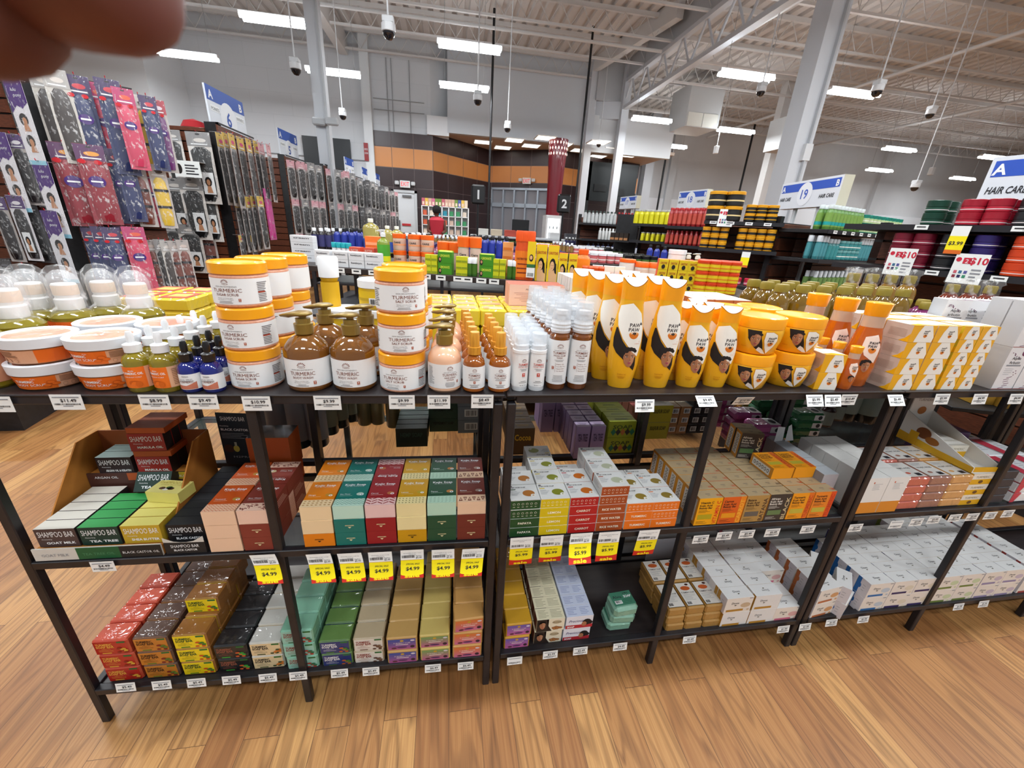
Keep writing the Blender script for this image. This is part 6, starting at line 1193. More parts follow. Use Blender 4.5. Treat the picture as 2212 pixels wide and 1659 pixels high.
# ================================================================== REAR RACKS: TOP
def wrapy(kind, col, w_, d, h): return Proto(kind, 'soap', mesh=MB().bbox(-w_/2, 0, 0, w_/2, d, h, mat_foil('s', col, strength=.6, scale=30), .005))
YS = wrapy('yellow_soap_pack', 'd8b81c', .085, .10, .034); YS.me.quad(Tt(-.0425, 0, .034), .008, .01, .077, .09, M('c8543a', .4, coat=.5), .0007); YS.me.quad(Tt(-.0425, 0, .034), .02, .03, .065, .07, M('e0c85a', .4), .001)
x, y = -.795, 1.16; grid(YS, x, y, ZT, 2, 2, 3, .088, .105, .0345, 'yellow and red wrapped soap pack', 'behind the dropper bottles', 'yellow soap packs')
GJ = gjar('yellow_gel_jar', .050, .082, 'c8a41c', 'eceef0', 'd8b41c', .28, 'b8981c')
GJ2 = [(-.20, 1.20, 0), (-.20, 1.20, 1), (-.29, 1.19, 0)]
GJ.parts[1][1].quad(Tc(.05), -.015, .014, .015, .034, PAP, .002, 4); GJ.parts[1][1].barcode(Tc(.05), -.012, .017, .012, .031, INK, .003, 12)
for i, (x, y, k) in enumerate(GJ2): GJ.place(x, y+.02, ZT+.083*k, 0, 'yellow gel jar with white lid behind the body wash, %s' % ('lower right', 'upper right', 'left')[i], 'yellow gel jars')
FW = gbottle('yellow_foam_bottle', .024, .18, 'c99a14', 'eceef0', 'd6a81c', neck=1.0, caph=.30, labz=(.1, .62)); FW.place(-.33, 1.23, ZT+.04, 0, 'yellow labelled foaming bottle with white top beside the gel jar', 'yellow foam bottles')
one('soap_pack', MB().bbox(-.04, 0, 0, .04, .08, .0395, M('c9a41c')), 'yellow pack under the foaming bottle', 'soap', None, (-.33, 1.19, ZT))
YS2 = wrapy('yellow_soap_block', 'e2c21c', .075, .062, .05); YS2.me.quad(Tt(-.0375, 0, .05), .01, .01, .065, .05, M('d8a060', .4, coat=.6), .0008)
grid(YS2, -.10, 1.13, ZT, 6, 4, 2, .078, .066, .051, 'bright yellow wrapped soap block', 'behind the spray bottles', 'yellow soap blocks')
PKB = MB().box(-.085, 0, 0, .085, .03, .062, M('d8a08c', .5), front=M('e6c2b4', .5), top=M('a85a44')); T = Tf(-.085); PKB.text(T, 'natural way', .085, .046, .007, M('4a3a3a'), width=.07, w=.0006, slant=.2); PKB.lines(T, .012, .010, .158, .040, 6, M('b58a80'), .0006, align='c', fill=.25)
PKP = Proto('pink_natural_box', 'box', mesh=PKB); grid(PKP, .27, 1.20, ZT+.103, 1, 3, 1, 0, .032, 0, 'wide pale pink box with handwritten title', 'behind the amber sprays', 'wide pink boxes'); grid(PKP, .27, 1.20, ZT, 1, 3, 1, 0, .032, 0, 'wide pale pink box in the lower layer', 'behind the amber sprays', 'wide pink boxes', skip=lambda i, j, k: False)
PKP2 = Proto('pink_box_middle', 'box', mesh=MB().box(-.085, 0, 0, .085, .03, .040, M('d8a08c', .5))); grid(PKP2, .27, 1.20, ZT+.0625, 1, 3, 1, 0, .032, 0, 'flat pink box between the wide ones', 'behind the amber sprays', 'flat pink boxes')
WTb = MB().box(-.042, 0, 0, .042, .022, .095, M('dcdad4', .5)); T = Tf(-.042); WTb.text(lambda u, v, w_: T(.0+.018-v, u, w_), 'TURMERIC SOAP', .047, 0, .006, INK, width=.07, w=.0006); WTb.text(lambda u, v, w_: T(.075-v, u, w_), 'TURMERIC', .047, 0, .006, INK, width=.05, w=.0006); WTb.ell(T, .044, .05, .010, .016, M('c8a42c'), .0006); WTb.ell(T, .050, .035, .009, .011, M('d8b84a'), .0009); WTb.ell(T, .036, .064, .006, .006, M('5a7a2c'), .0007)
WTP = Proto('white_turmeric_soap_box', 'box', mesh=WTb); grid(WTP, .412, 1.13, ZT+.0965, 1, 9, 1, 0, .024, 0, 'white turmeric and lemon soap box, upper layer', 'behind the clear caps', 'white turmeric soap boxes'); grid(WTP, .412, 1.13, ZT, 1, 9, 1, 0, .024, 0, 'white turmeric and lemon soap box, lower layer', 'behind the clear caps', 'white turmeric soap boxes')
OBx = gbox('orange_cream_box', .06, .055, .075, 'c8703c', 'e8dcd0', side='b8602c'); grid(OBx, .78, 1.12, ZT, 3, 3, 2, .063, .058, .076, 'orange box with pale lid', 'behind the papaya bottles', 'orange boxes')
AO = gbottle('amber_oil_bottle', .036, .205, '9a7410', '8c7a2c', None, neck=.55, caph=.10, tr=.5, sq=.75)
grid(AO, 1.03, 1.12, ZT, 7, 3, 1, .076, .062, 0, 'large amber oil bottle with gold cap', 'behind the papaya jars', 'amber oil bottles')
WC = MB(); prof = [(.020, .17), (.026, .185), (.024, .215), (.034, .222), (.030, .235), (0, .24)]; rnd = random.Random(9); n = 16
WC.add([(r*(1+rnd.uniform(-.2, .2))*sin(2*pi*i/n), -r*(1+rnd.uniform(-.2, .2))*cos(2*pi*i/n), z) for r, z in prof for i in range(n)], [(k*n+i, k*n+(i+1) % n, (k+1)*n+(i+1) % n, (k+1)*n+i) for k in range(5) for i in range(n)], mat_cellophane(), True)
def wrapped_oil(kind, col):
    P = gbottle(kind, .038, .215, col, '8c7a2c', None, neck=.5, caph=.12, tr=.4, sq=.8); P.parts.append(('plastic_wrap', WC)); return P
WO, WR2 = wrapped_oil('wrapped_gold_bottle', 'a5781c'), wrapped_oil('wrapped_rose_bottle', '8c3a24')
grid(WO, 1.50, 1.32, ZT+.02, 4, 1, 1, .085, 0, 0, 'gold oil bottle with film wrapped pump', 'rear right of the amber bottles', 'film wrapped gold bottles')
one('shelf_riser', MB().bbox(-.19, 0, 0, .19, .09, .0195, RT), 'thin black riser under the film wrapped gold bottles', 'shelf', None, (1.628, 1.275, ZT))
PN = gbottle('magenta_oil_bottle', .036, .165, '8a2c6c', '8c7a2c', None, neck=.55, caph=.12, tr=.35, sq=.75)
grid(PN, 1.60, 1.12, ZT, 5, 2, 1, .078, .07, 0, 'magenta oil bottle with gold cap', 'behind the helix boxes', 'magenta oil bottles')
grid(WR2, 1.90, 1.27, ZT, 3, 1, 1, .09, 0, 0, 'reddish bottle with film wrapped top', 'behind the magenta bottles', 'film wrapped red bottles')
# ================================================================== MID-STORE DISPLAY TABLES
ZI = .95
def dtable(x0, y0, x1, y1, depth, label, ztop=ZI, grp='black mid store display tables'):
    L = math.hypot(x1-x0, y1-y0); a = math.atan2(y1-y0, x1-x0); r = empty('display_table', label, 'display table', (x0, y0, 0), a, grp)
    part('table_top', MB().bbox(0, 0, ztop-.035, L, depth, ztop-.0005, mat_noise('table_brown', '2a2221', '3a2f2c', 5, .45), .003), r)
    n = max(2, int(L/1.0)+1)
    for i in range(n):
        for y in (0.01, depth-.04): u = (L-.03)*i/(n-1); part('leg', MB().box(u, y, 0, u+.03, y+.03, ztop-.035, RB), r)
    for z in (.62, .18): part('lower_shelf', MB().box(.031, .012, z, L-.031, depth-.012, z+.015, RB), r)
    return r, a, L
T1a, T1b = (-1.05, 2.82), (1.75, 1.985+.0)
dtable(*T1a, *T1b, .95, 'long dark display table beyond the racks, crowded with orange and yellow bottles')
an = math.atan2(T1b[1]-T1a[1], T1b[0]-T1a[0])
def tp(px, back=0.0, z=ZI):
    """point on the table top behind pixel column px, 'back' metres from its front edge"""
    d = fw + RX*((px-1106)/FPX) - UP*((590-829.5)/FPX)
    nx_, ny_ = -sin(an), cos(an); c = nx_*T1a[0]+ny_*T1a[1]+back+.01
    t = c/(nx_*d.x+ny_*d.y); return d.x*t, d.y*t
def row(P, pxs, back, desc, where, grp, z=0, nz=1, dz=0, rz=None, ny=1, dy=.06):
    for i, px in enumerate(pxs):
        for j in range(ny):
            x, y = tp(px, back+dy*j)
            for k in range(nz): P.place(x, y, ZI+z+dz*k, an if rz is None else rz, '%s, %s, %s%s%s' % (desc, ORD[i]+' from left', (lev(k, nz)+' layer, ') if nz > 1 else '', (dep(j, ny)+', ') if ny > 1 else '', where), grp)
WBX = gbox('white_lotion_box', .10, .05, .045, 'dfe0e2', 'eceded', txt='lotion', side='b8bac0'); row(WBX, [700, 738, 772, 806], .02, 'white low box on the far table', 'left end', 'white boxes on the far table', nz=2, dz=.046, ny=2, dy=.055)
WB3 = gbox('white_long_box', .16, .05, .04, 'dcdde0', 'eeeeee', txt='cream'); row(WB3, [660], .18, 'long white box on the far table', 'left end', 'long white boxes', nz=4, dz=.041, ny=2, dy=.055)
CB3 = gbox('coral_box', .075, .06, .055, 'd8553c', 'd8604a', acc='e87a5c', txt='BUTTER', tc='e8c0b0'); row(CB3, [770, 800], .22, 'coral red box on the far table', 'left part', 'coral boxes', nz=2, dz=.056)
TC = gbottle('teal_cap_bottle', .018, .13, 'e6e6e6', '1fa0a8', None, neck=.9, caph=.25); row(TC, [728, 738, 748, 758], .30, 'white bottle with teal cap', 'left part', 'teal capped bottles')
ORB = gbox('orange_box', .10, .08, .06, 'e8762c', 'f2a060', acc='f0a878'); row(ORB, [808], .30, 'bright orange box', 'left part', 'bright orange boxes', nz=3, dz=.061)
OP = gbottle('olive_pump_bottle', .040, .235, '7a8a2c', 'e8eaec', '4a9a2c', neck=.35, caph=.2, labz=(.1, .6), pump=True, band='d8d41c'); row(OP, [832], .20, 'olive liquid pump bottle with green label', 'above the salt scrub jars', 'olive pump bottle')
CJ = gjar('white_jar_orange_lid', .042, .105, 'e6c8b4', 'f0641a', 'd8b09c', .28, 'f0a070', txt='CARE'); row(CJ, [866, 898, 925], .30, 'cream jar with orange lid', 'centre left', 'cream jars with orange lids', nz=2, dz=.106)
CBT = gbottle('tall_cream_bottle', .036, .22, 'e6cfc4', 'f0641a', 'd8b8a8', neck=.98, caph=.28, labz=(.05, .66), sq=.7, txt='Care'); row(CBT, [1001, 1026], .22, 'tall cream bottle with orange cap', 'centre', 'tall cream bottles with orange caps', ny=2); 
CBS = gbottle('short_cream_bottle', .036, .18, 'e6cfc4', 'f0641a', 'd8b8a8', neck=.98, caph=.35, labz=(.05, .6), sq=.7); row(CBS, [958, 982], .28, 'short cream bottle with orange cap', 'centre', 'short cream bottles with orange caps', ny=2)
YBs = gbox('small_yellow_box', .036, .036, .036, 'c8c81c', 'd8d84a', acc='8a9a1c'); row(YBs, [925, 938], .02, 'small lime yellow box', 'left of the green boxes', 'small lime yellow boxes', nz=3, dz=.037); row(YBs, [991, 1003], .02, 'small lime yellow box', 'right of the green boxes', 'small lime yellow boxes', nz=3, dz=.037); row(YBs, [1071, 1085], .02, 'small lime yellow box', 'beside the small green bottles', 'small lime yellow boxes', nz=3, dz=.037)
LV = gbox('green_lemon_box', .085, .05, .065, '3f8a1c', 'a8cc1c', txt='LEMONVATE', tc='d8e84a', side='b8c81c'); LV.me.ell(Tf(-.0425), .012, .02, .010, .017, HAIR, .001); LV.me.ell(Tf(-.0425), .013, .022, .006, .009, SKL, .0014)
row(LV, [961], .02, 'green and yellow lemon box with a face', 'left pair', 'green lemon boxes', nz=2, dz=.066, ny=3); row(LV, [1050], .02, 'green and yellow lemon box with a face', 'right pair', 'green lemon boxes', nz=2, dz=.066, ny=2)
SGB = gbottle('small_green_bottle', .016, .105, '2c5a1c', 'e4e6e8', '3f6a1c', neck=.85, caph=.28); row(SGB, [1015, 1025], .03, 'small dark green bottle with white cap', 'left pair', 'small green bottles', ny=2); row(SGB, [1101, 1112], .03, 'small dark green bottle with white cap', 'right pair', 'small green bottles', ny=2)
OSB = gbox('pale_orange_box', .06, .05, .05, 'e8a060', 'f0b880', acc='d8782c'); row(OSB, [1094], .16, 'pale orange box', 'centre', 'pale orange boxes', nz=4, dz=.051)
RBT = gbottle('tall_orange_bottle', .032, .275, 'd8501c', 'e8551a', 'e87a1c', neck=.9, caph=.2, labz=(.06, .6), sq=.6, txt='CAROTONE', txtc='7a2410'); row(RBT, [1122, 1130, 1140], .03, 'tall orange red bottle', 'centre right', 'tall orange red bottles', ny=3, dy=.05)
def girlbox(w_, h, kind):
    b = MB().box(-w_/2, 0, 0, w_/2, .045, h, M('e8a01c', .5), front=M('ecc81c', .5), top=M('d8501c')); T = Tf(-w_/2); b.text(T, 'CAROTONE', w_/2, h*.76, h*.07, M('b8501c'), width=w_*.85, w=.0012, bold=.03)
    b.poly(T, [(w_*.2, 0), (w_*.15, h*.3), (w_*.35, h*.42), (w_*.75, h*.38), (w_*.95, h*.2), (w_*.95, 0)], M('e0b080'), .0008); b.ell(T, w_*.5, h*.48, w_*.28, h*.17, HAIR, .0010); b.poly(T, [(w_*.55, h*.6), (w_*.85, h*.5), (w_*.92, h*.22), (w_*.75, h*.25), (w_*.6, h*.4)], HAIR, .0010); b.ell(T, w_*.46, h*.44, w_*.20, h*.13, M('e0b080'), .0014); b.ell(T, w_*.38, h*.46, w_*.03, h*.01, HAIR, .0018, 7); b.ell(T, w_*.54, h*.46, w_*.03, h*.01, HAIR, .0018, 7); b.ell(T, w_*.46, h*.38, w_*.05, h*.01, M('b84a4a'), .0018, 7)
    return Proto(kind, 'box', mesh=b)
one('hang_tag_label', MB().quad(Tf(), -.024, 0, .024, .2, M('ecc81c'), 0).quad(Tf(), -.024, .0, .024, .055, PAP, .001).ell(Tf(), 0, .11, .012, .02, HAIR, .001).ell(Tf(), -.001, .112, .008, .012, M('e0b080'), .0014).quad(Tf(), -.024, .056, .024, .075, M('2c6a3c'), .001).barcode(Tf(), -.018, .006, .018, .026, INK, .0015), 'yellow strip label with a girl on the front tall orange bottle', 'label', None, (tp(1141, -.002)[0]+.012, tp(1141, -.002)[1]-.002, ZI+.02), an)
row(girlbox(.062, .205, 'tall_girl_box'), [1167, 1192], .03, 'tall yellow box with a smiling girl', 'right of the orange bottles', 'tall yellow girl boxes', ny=2, dy=.05); row(girlbox(.05, .165, 'short_girl_box'), [1214, 1235], .03, 'shorter yellow box with a smiling girl', 'right of the tall ones', 'shorter yellow girl boxes', ny=2, dy=.05)
OGB = gbottle('orange_lotion_bottle', .045, .19, 'e8781c', 'e8601a', 'e8871c', neck=.6, caph=.15, sq=.6); row(OGB, [1256], .2, 'orange lotion bottle turned backwards', 'behind the girl boxes', 'orange lotion bottle')
SOB = gbottle('small_orange_bottle', .017, .10, 'd8a01c', 'd8501c', 'e8871c', neck=.95, caph=.22); row(SOB, [1263, 1274, 1286, 1298], .03, 'small yellow bottle with red orange cap', 'right part', 'small yellow bottles', ny=3, dy=.045)
WBs = gbox('white_red_box', .062, .04, .05, 'e4e0de', 'eeeeee', acc='e8d8d4'); row(WBs, [1290, 1315, 1338], .18, 'white box with faint red print', 'right part', 'white boxes at the right part', nz=2, dz=.051)
WOL = gjar('white_jar_rounded', .045, .13, 'e8e0d8', 'f0641a', 'e0c8b8', .25, 'd8a080'); row(WOL, [1385, 1412], .34, 'rounded white jar with orange lid', 'right part', 'rounded white jars'); row(gjar('low_white_jar', .05, .07, 'e8e0d8', 'f0641a', None, .3), [1352, 1440, 1462], .36, 'low white jar with orange lid', 'right part', 'low white jars', nz=2, dz=.071)
FLB = gbox('flat_orange_box', .075, .04, .028, 'd8552c', 'e8d04a', acc='c8401c'); row(FLB, [1318, 1345, 1378, 1400], .06, 'flat orange and yellow box', 'right part', 'flat orange boxes', nz=2, dz=.029, ny=2, dy=.05)
CAB = gbox('carotone_cream_box', .052, .05, .055, 'e0c01c', 'e8882c', txt='CAROTONE', tc='a8401c', side='d8501c'); CAB.me.ell(Tf(-.026), .026, .016, .010, .012, HAIR, .002)
row(CAB, [1430, 1452, 1474, 1494], .05, 'yellow and orange cream box', 'right end', 'yellow cream boxes', nz=3, dz=.056, ny=2, dy=.055)
CAJ = gjar('orange_yellow_jar', .033, .058, 'e07a1c', 'd8401c', 'e0c41c', .25, 'e07a1c'); row(CAJ, [1516, 1540, 1562, 1584], .05, 'orange and yellow jar', 'right end', 'orange yellow jars', nz=3, dz=.059, ny=3, dy=.075)
PUMPW = gbottle('gold_pump_bottle', .04, .2, 'a8801c', 'e8e4d8', None, neck=.35, caph=.2, pump=True, tr=.3); row(PUMPW, [1480, 1500], .5, 'gold liquid pump bottle', 'right end', 'gold pump bottles')
WLd = gjar('white_tub', .055, .07, 'e8e6e2', 'eceef0', None, .4); row(WLd, [1455], .5, 'plain white tub', 'right end', 'plain white tubs', nz=3, dz=.071)
# items visible below the table edge on its lower shelf
LVB = gbottle('lavender_bottle', .018, .15, 'a596c8', 'e4e4ea', 'c4b8dc', neck=.9, caph=.2); 
for i, px in enumerate([812, 824, 925, 936, 947, 958, 972, 984]):
    x, y = tp(px, .04); LVB.place(x, y, .636+.0, an, 'lavender bottle with white cap on the shelf below, %s from the left' % ORD[i], 'lavender bottles below')
GLB = gbottle('grey_blue_bottle', .026, .22, '9aa8b8', 'd8dce0', 'b4c0cc', neck=.9, caph=.15)
for i, px in enumerate([1185, 1198, 1212, 1226, 1262, 1274, 1288, 1300]):
    x, y = tp(px, .06); GLB.place(x, y, .636, an, 'grey blue bottle on the shelf below, %s from the left' % ORD[i], 'grey blue bottles below')
for i, px in enumerate([700, 735, 770, 806, 905, 920, 952, 990, 1010, 1040, 1068, 1150, 1186, 1220, 1255, 1290]):
    x, y = tp(px, -.014); o = MB(); o.quad(Tf(), -.03, -.02, .03, .008, PAP, .001); o.quad(Tf(), -.03, -.02, .03, .008, PAP, -.001); o.quad(Tf(), -.018, -.008, .018, 0, INK, .0015); one('price_label', o, 'tiny price label on the far table edge, %s from the left' % ORD[i], 'price label', 'price labels on the far table', (x, y, ZI-.012), an)
for i, px in enumerate([]): pass
# ---- further tables
def crowd(x0, y0, x1, y1, depth, lab, palette, seed, n, rows=3, grp='', z=ZI):
    _, a, L = dtable(x0, y0, x1, y1, depth, lab); rnd = random.Random(seed); c, s_ = cos(a), sin(a); pos = .05; i = 0
    while pos < L-.08:
        P, dn, run = rnd.choice(palette); W_ = P.wd; k = rnd.randint(*run)
        for q in range(k):
            if pos > L-.08: break
            for j in range(rows):
                u, v = pos, .06+j*(depth-.12)/max(1, rows-1)+rnd.uniform(-.01, .01)
                if v > depth-.04: continue
                P.place(x0+c*u-s_*v, y0+s_*u+c*v, z, a+rnd.uniform(-.5, .5), '%s on the %s, %s row, %s from left' % (dn, grp, dep(j, rows), ORD[min(i, 85)]), grp+' products')
            pos += W_; i += 1
        pos += .012
def wd(P, w_): P.wd = w_; return P
cb = wd(gbottle('cobalt_bottle', .032, .20, '1c2c8a', '15151a', '2a3a9a', neck=.5, caph=.14), .07); db = wd(gbottle('dark_oil_bottle', .03, .19, '1a1414', 'e2e4e6', '3a3a6a', neck=.55, caph=.14), .066); pj = wd(gjar('purple_jar', .042, .10, '8a5a7a', '3a2c5a', 'c87aa0'), .09); kj = wd(gjar('black_jar', .042, .095, '1c1c1e', '141416', '4a6a2c'), .088); wj = wd(gjar('white_lid_jar', .04, .10, 'b8444c', 'e6e6e8', 'c86a6a'), .086)
amb = wd(gbottle('amber_small_bottle', .025, .14, '3a1a10', 'e2e4e6', '8a6a3a', neck=.6, caph=.2), .056); gr = wd(gbottle('green_bottle', .028, .16, '1f6a3a', '143a20', '4aa86a', neck=.6, caph=.2), .06); tl = wd(gjar('teal_jar', .04, .09, '1a8a7a', '128070', '3ab0a0'), .085); yj = wd(gjar('yellow_label_jar', .04, .10, '1c1a18', '1a1816', 'c8a01c'), .085); rb = wd(gbottle('red_bottle', .026, .19, 'a81c24', 'c8242c', 'c8383c', neck=.6, caph=.2), .056)
jug = gbottle('yellow_jug', .075, .30, 'b8aa5a', 'e6e4d8', '2c4a9a', neck=.3, caph=.1, labz=(.05, .42), sq=.7, tr=.3)
crowd(-1.3, 4.25, 1.2, 3.95, .7, 'second dark display table further back, left part', [(cb, 'cobalt blue bottle', (3, 6)), (db, 'dark bottle with white cap', (2, 5)), (pj, 'purple jar', (2, 4)), (kj, 'black jar', (2, 4)), (amb, 'small amber bottle', (2, 5))], 3, 0, 3, 'second display table')
for i, (x, y) in enumerate([(-1.15, 3.9), (-.93, 3.88), (-.74, 3.9)]): jug.place(x, 4.0+.03*i-.0, ZI, .1, 'translucent yellow jug with blue label, %s of three' % ORD[i], 'yellow jugs') if 0 else None
for i, px in enumerate([803, 838, 858]):
    g = G(px, 520, Y=4.12); jug.place(g.x, 4.12+.0, ZI, 0, 'translucent yellow jug with blue label, %s of three' % ORD[i], 'yellow jugs', sc=(1, .82, .82)[i])
crowd(-1.6, 6.0, 2.6, 5.6, .7, 'third dark display table with mixed bottles and jars', [(yj, 'black jar with yellow label', (2, 5)), (kj, 'black jar', (3, 6)), (amb, 'amber bottle', (2, 5)), (gr, 'green bottle', (2, 4)), (tl, 'teal jar', (2, 4)), (wj, 'red jar with white lid', (2, 4))], 5, 0, 2, 'third display table')
crowd(1.45, 4.1, 2.35, 3.95, .6, 'small dark table with dark capped jars and cobalt bottles', [(wj, 'red jar with white lid', (3, 5)), (cb, 'cobalt bottle', (4, 7)), (kj, 'black jar', (3, 5))], 8, 0, 3, 'small table')
crowd(-1.4, 8.4, 3.6, 8.0, .7, 'fourth dark display table near the checkouts', [(yj, 'yellow label jar', (4, 9)), (kj, 'black jar', (3, 7)), (db, 'dark bottle', (3, 7)), (wj, 'red jar', (2, 5))], 11, 0, 1, 'fourth display table')
# ================================================================== HAIR WALL GONDOLAS (LEFT)
SLW = mat_slat(); GBK = mat_noise('gondola_black', '121214', '1d1d20', 30, .5)
def slat(P, Q, z0, z1, th=.02, pitch=.1):
    """grooved board from P to Q (plan points)"""
    b = MB(); P = Vector((*P, 0)); Q = Vector((*Q, 0)); D = (Q-P).normalized(); L = (Q-P).length; n = Vector((D.y, -D.x, 0))
    T = lambda u, v, w_: tuple(P+D*u+n*w_+Vector((0, 0, v)))
    z = z0
    while z < z1-.01:
        zz = min(z+pitch-.009, z1)
        V = [T(0, z, 0), T(L, z, 0), T(L, zz, 0), T(0, zz, 0), T(0, z, th), T(L, z, th), T(L, zz-.006, th), T(0, zz-.006, th)]
        b.add(V, [(4, 5, 6, 7), (0, 1, 5, 4), (3, 7, 6, 2), (1, 2, 6, 5), (0, 4, 7, 3)], SLW); z += pitch
    b.quad(T, 0, z0, L, z1, GBK, -.001)
    return b, T, L
PKC = dict(purple=('4a2a6a', '1a1418', 'e6e2e6'), navy=('3a2458', '1c2a5c', 'c83040'), pink=('b8326a', 'c83a5c', 'e05a3a'), clear=('b0aca8', '3a3230', 'd8d0c8'), red=('5a2a5c', '8a1428', 'e8a03c'), yellow=('c8c0b8', 'd8b43a', '4a3a2c'), brown=('a8a09c', '6a2c1c', 'c8b8b0'), plum=('a83040', '6a2a6c', 'e8d8e0'), black=('8e8c8c', '121214', 'd8d2cc'), gold=('d8b02c', '1a1414', 'c8286a'), rose=('d89aa4', '201a1c', 'e0b0b8'), hot=('d83a9a', 'c82a8a', 'e86ab8'), smoke=('3a3a3e', '1c1c20', '6a6a70'))
_PP = {}
FILM = mat_cellophane()
def pack(kind, style, w_, h, photo=False, bulge=.014):
    key = (kind, style, w_, h, photo)
    if key in _PP: return _PP[key]
    hd, hair, ac = PKC[style]
    # root = backing card, hangs from z=0 downward; parts: header, hair, film
    card = MB().box(-w_/2, -.001, -h, w_/2, .001, 0, M(ac, .5))
    if not photo: card = MB().box(-w_/2, -.001, -h, w_/2, .001, 0, M({'clear': 'c9c4bc', 'black': 'a8a6a4', 'smoke': '55555a'}.get(style, hair if style in ('red', 'pink', 'navy', 'hot') else 'b8b0ac'), .45, coat=.5))
    head = MB().box(-w_*.5, -.003, -h*.19, w_*.5, -.001, -.002, M(hd, .4, coat=.6)); T = Tf(0, -.003, 0); head.ell(T, 0, -h*.03, w_*.10, w_*.04, INK, .0006, 8)
    head.ell(T, w_*.05, -h*.11, w_*.26, h*.028, M(ac, .5), .0006, 12); head.quad(T, -w_*.34, -h*.17, w_*.34, -h*.155, LBL, .0006)
    hr = MB(); n = 9; vs = []; rnd = random.Random(hash(style) % 97 if False else len(style)*7+len(kind)); k = 0
    zs = [-.20, -.26, -.45, -.70, -.88, -.96]; ws = [.16, .34, .40, .38, .36, .30]
    if style in ('black', 'gold', 'rose', 'smoke') : ws = [.2, .42, .38, .40, .36, .22]
    for z, ww in zip(zs, ws):
        for i in range(n):
            t = -1+2*i/(n-1); vs.append((t*ww*w_+.006*w_*sin(z*60+i), -.002-bulge*max(0, 1-t*t)**.5*(1 if -.9 < z < -.22 else .4)-rnd.uniform(0, .0025), z*h))
    hr.add(vs, [(k*n+i, k*n+i+1, (k+1)*n+i+1, (k+1)*n+i)[::-1] for k in range(len(zs)-1) for i in range(n-1)], mat_noise('hair_'+style, hair, hair, 20, .35, bump=.3) if ('hair', style) not in MATS else MATS[('hair', style)], True)
    MATS[('hair', style)] = hr.ml[0]
    if style in ('brown', 'yellow'):
        for z in (-.42, -.68): hr.quad(T, -w_*.42, z*h, w_*.42, z*h+h*.04, INK, bulge+.002)
    if style in ('navy', 'pink', 'red', 'plum'):
        for x in (-.16, .1): hr.ell(Tf(0, -.012, 0), x*w_*2, -h*.21, w_*.14, w_*.10, M('c8202c', .5), .008, 9)
        hr.ell(Tf(0, -.012, 0), 0, -h*.45, w_*.30, w_*.24, M('4a2c78', .5), bulge-.006, 12); hr.quad(Tf(0, -.012, 0), -w_*.2, -h*.46, w_*.2, -h*.44, LBL, bulge-.004)
    if photo:
        hr.quad(T, -w_*.12, -h*.86, w_*.38, -h*.55, LBL, bulge+.004); hr.ell(T, w_*.13, -h*.68, w_*.15, h*.07, HAIR, bulge+.005, 9); hr.ell(T, w_*.13, -h*.69, w_*.08, h*.045, SKL, bulge+.006, 9); hr.poly(T, [(w_*.02, -h*.84), (w_*.26, -h*.84), (w_*.2, -h*.74), (w_*.06, -h*.74)], SKL, bulge+.0055)
    fm = MB(); fv = []
    for z in (0, -.2, -.4, -.6, -.8, -1):
        for i in range(5): t = -1+.5*i; fv.append((t*w_/2, -.004-(bulge+.004)*(1-t*t)*(0 < -z < 1)-rnd.uniform(0, .003), z*h))
    fm.add(fv, [(k*5+i, k*5+i+1, (k+1)*5+i+1, (k+1)*5+i)[::-1] for k in range(5) for i in range(4)], FILM, True)
    P = Proto(kind, 'hair pack', [('header', head), ('hair', hr), ('film', fm)], card); _PP[key] = P; return P
def lulu():
    w_, h = .14, .56; b = MB().box(-w_/2, -.001, -h, w_/2, .001, 0, M('e4e2e6', .5)); T = Tf(0, -.001, 0)
    b.poly(T, [(-w_/2, 0), (-w_/2, -.22), (-.02, -.17), (.02, -.19), (w_/2, -.15), (w_/2, 0)], M('4a2476', .5), .0006); b.text(T, 'lulu', -.01, -.08, .022, LBL, w=.0012, slant=.15); b.text(T, 'pony', .01, -.115, .022, LBL, w=.0012, slant=.15)
    for z in (-.26, -.40): b.ell(T, .0, z, .034, .042, HAIR, .0008, 14); b.ell(T, .005, z-.01, .018, .026, SKL, .0012, 10); b.poly(T, [(-.02, z-.075), (.035, z-.075), (.02, z-.03), (-.01, z-.03)], SKL, .001)
    b.quad(T, -w_/2, -h, w_/2, -h+.03, M('8ac8dc'), .001)
    fm = MB(); fm.add([(-w_/2, -.006, 0), (w_/2, -.006, 0), (w_/2, -.012, -h*.5), (-w_/2, -.012, -h*.5), (w_/2, -.004, -h), (-w_/2, -.004, -h)], [(0, 3, 2, 1), (3, 5, 4, 2)], FILM, True)
    return Proto('ponytail_pack', 'hair pack', [('film', fm)], b)
LU = lulu()
GH = 2.15
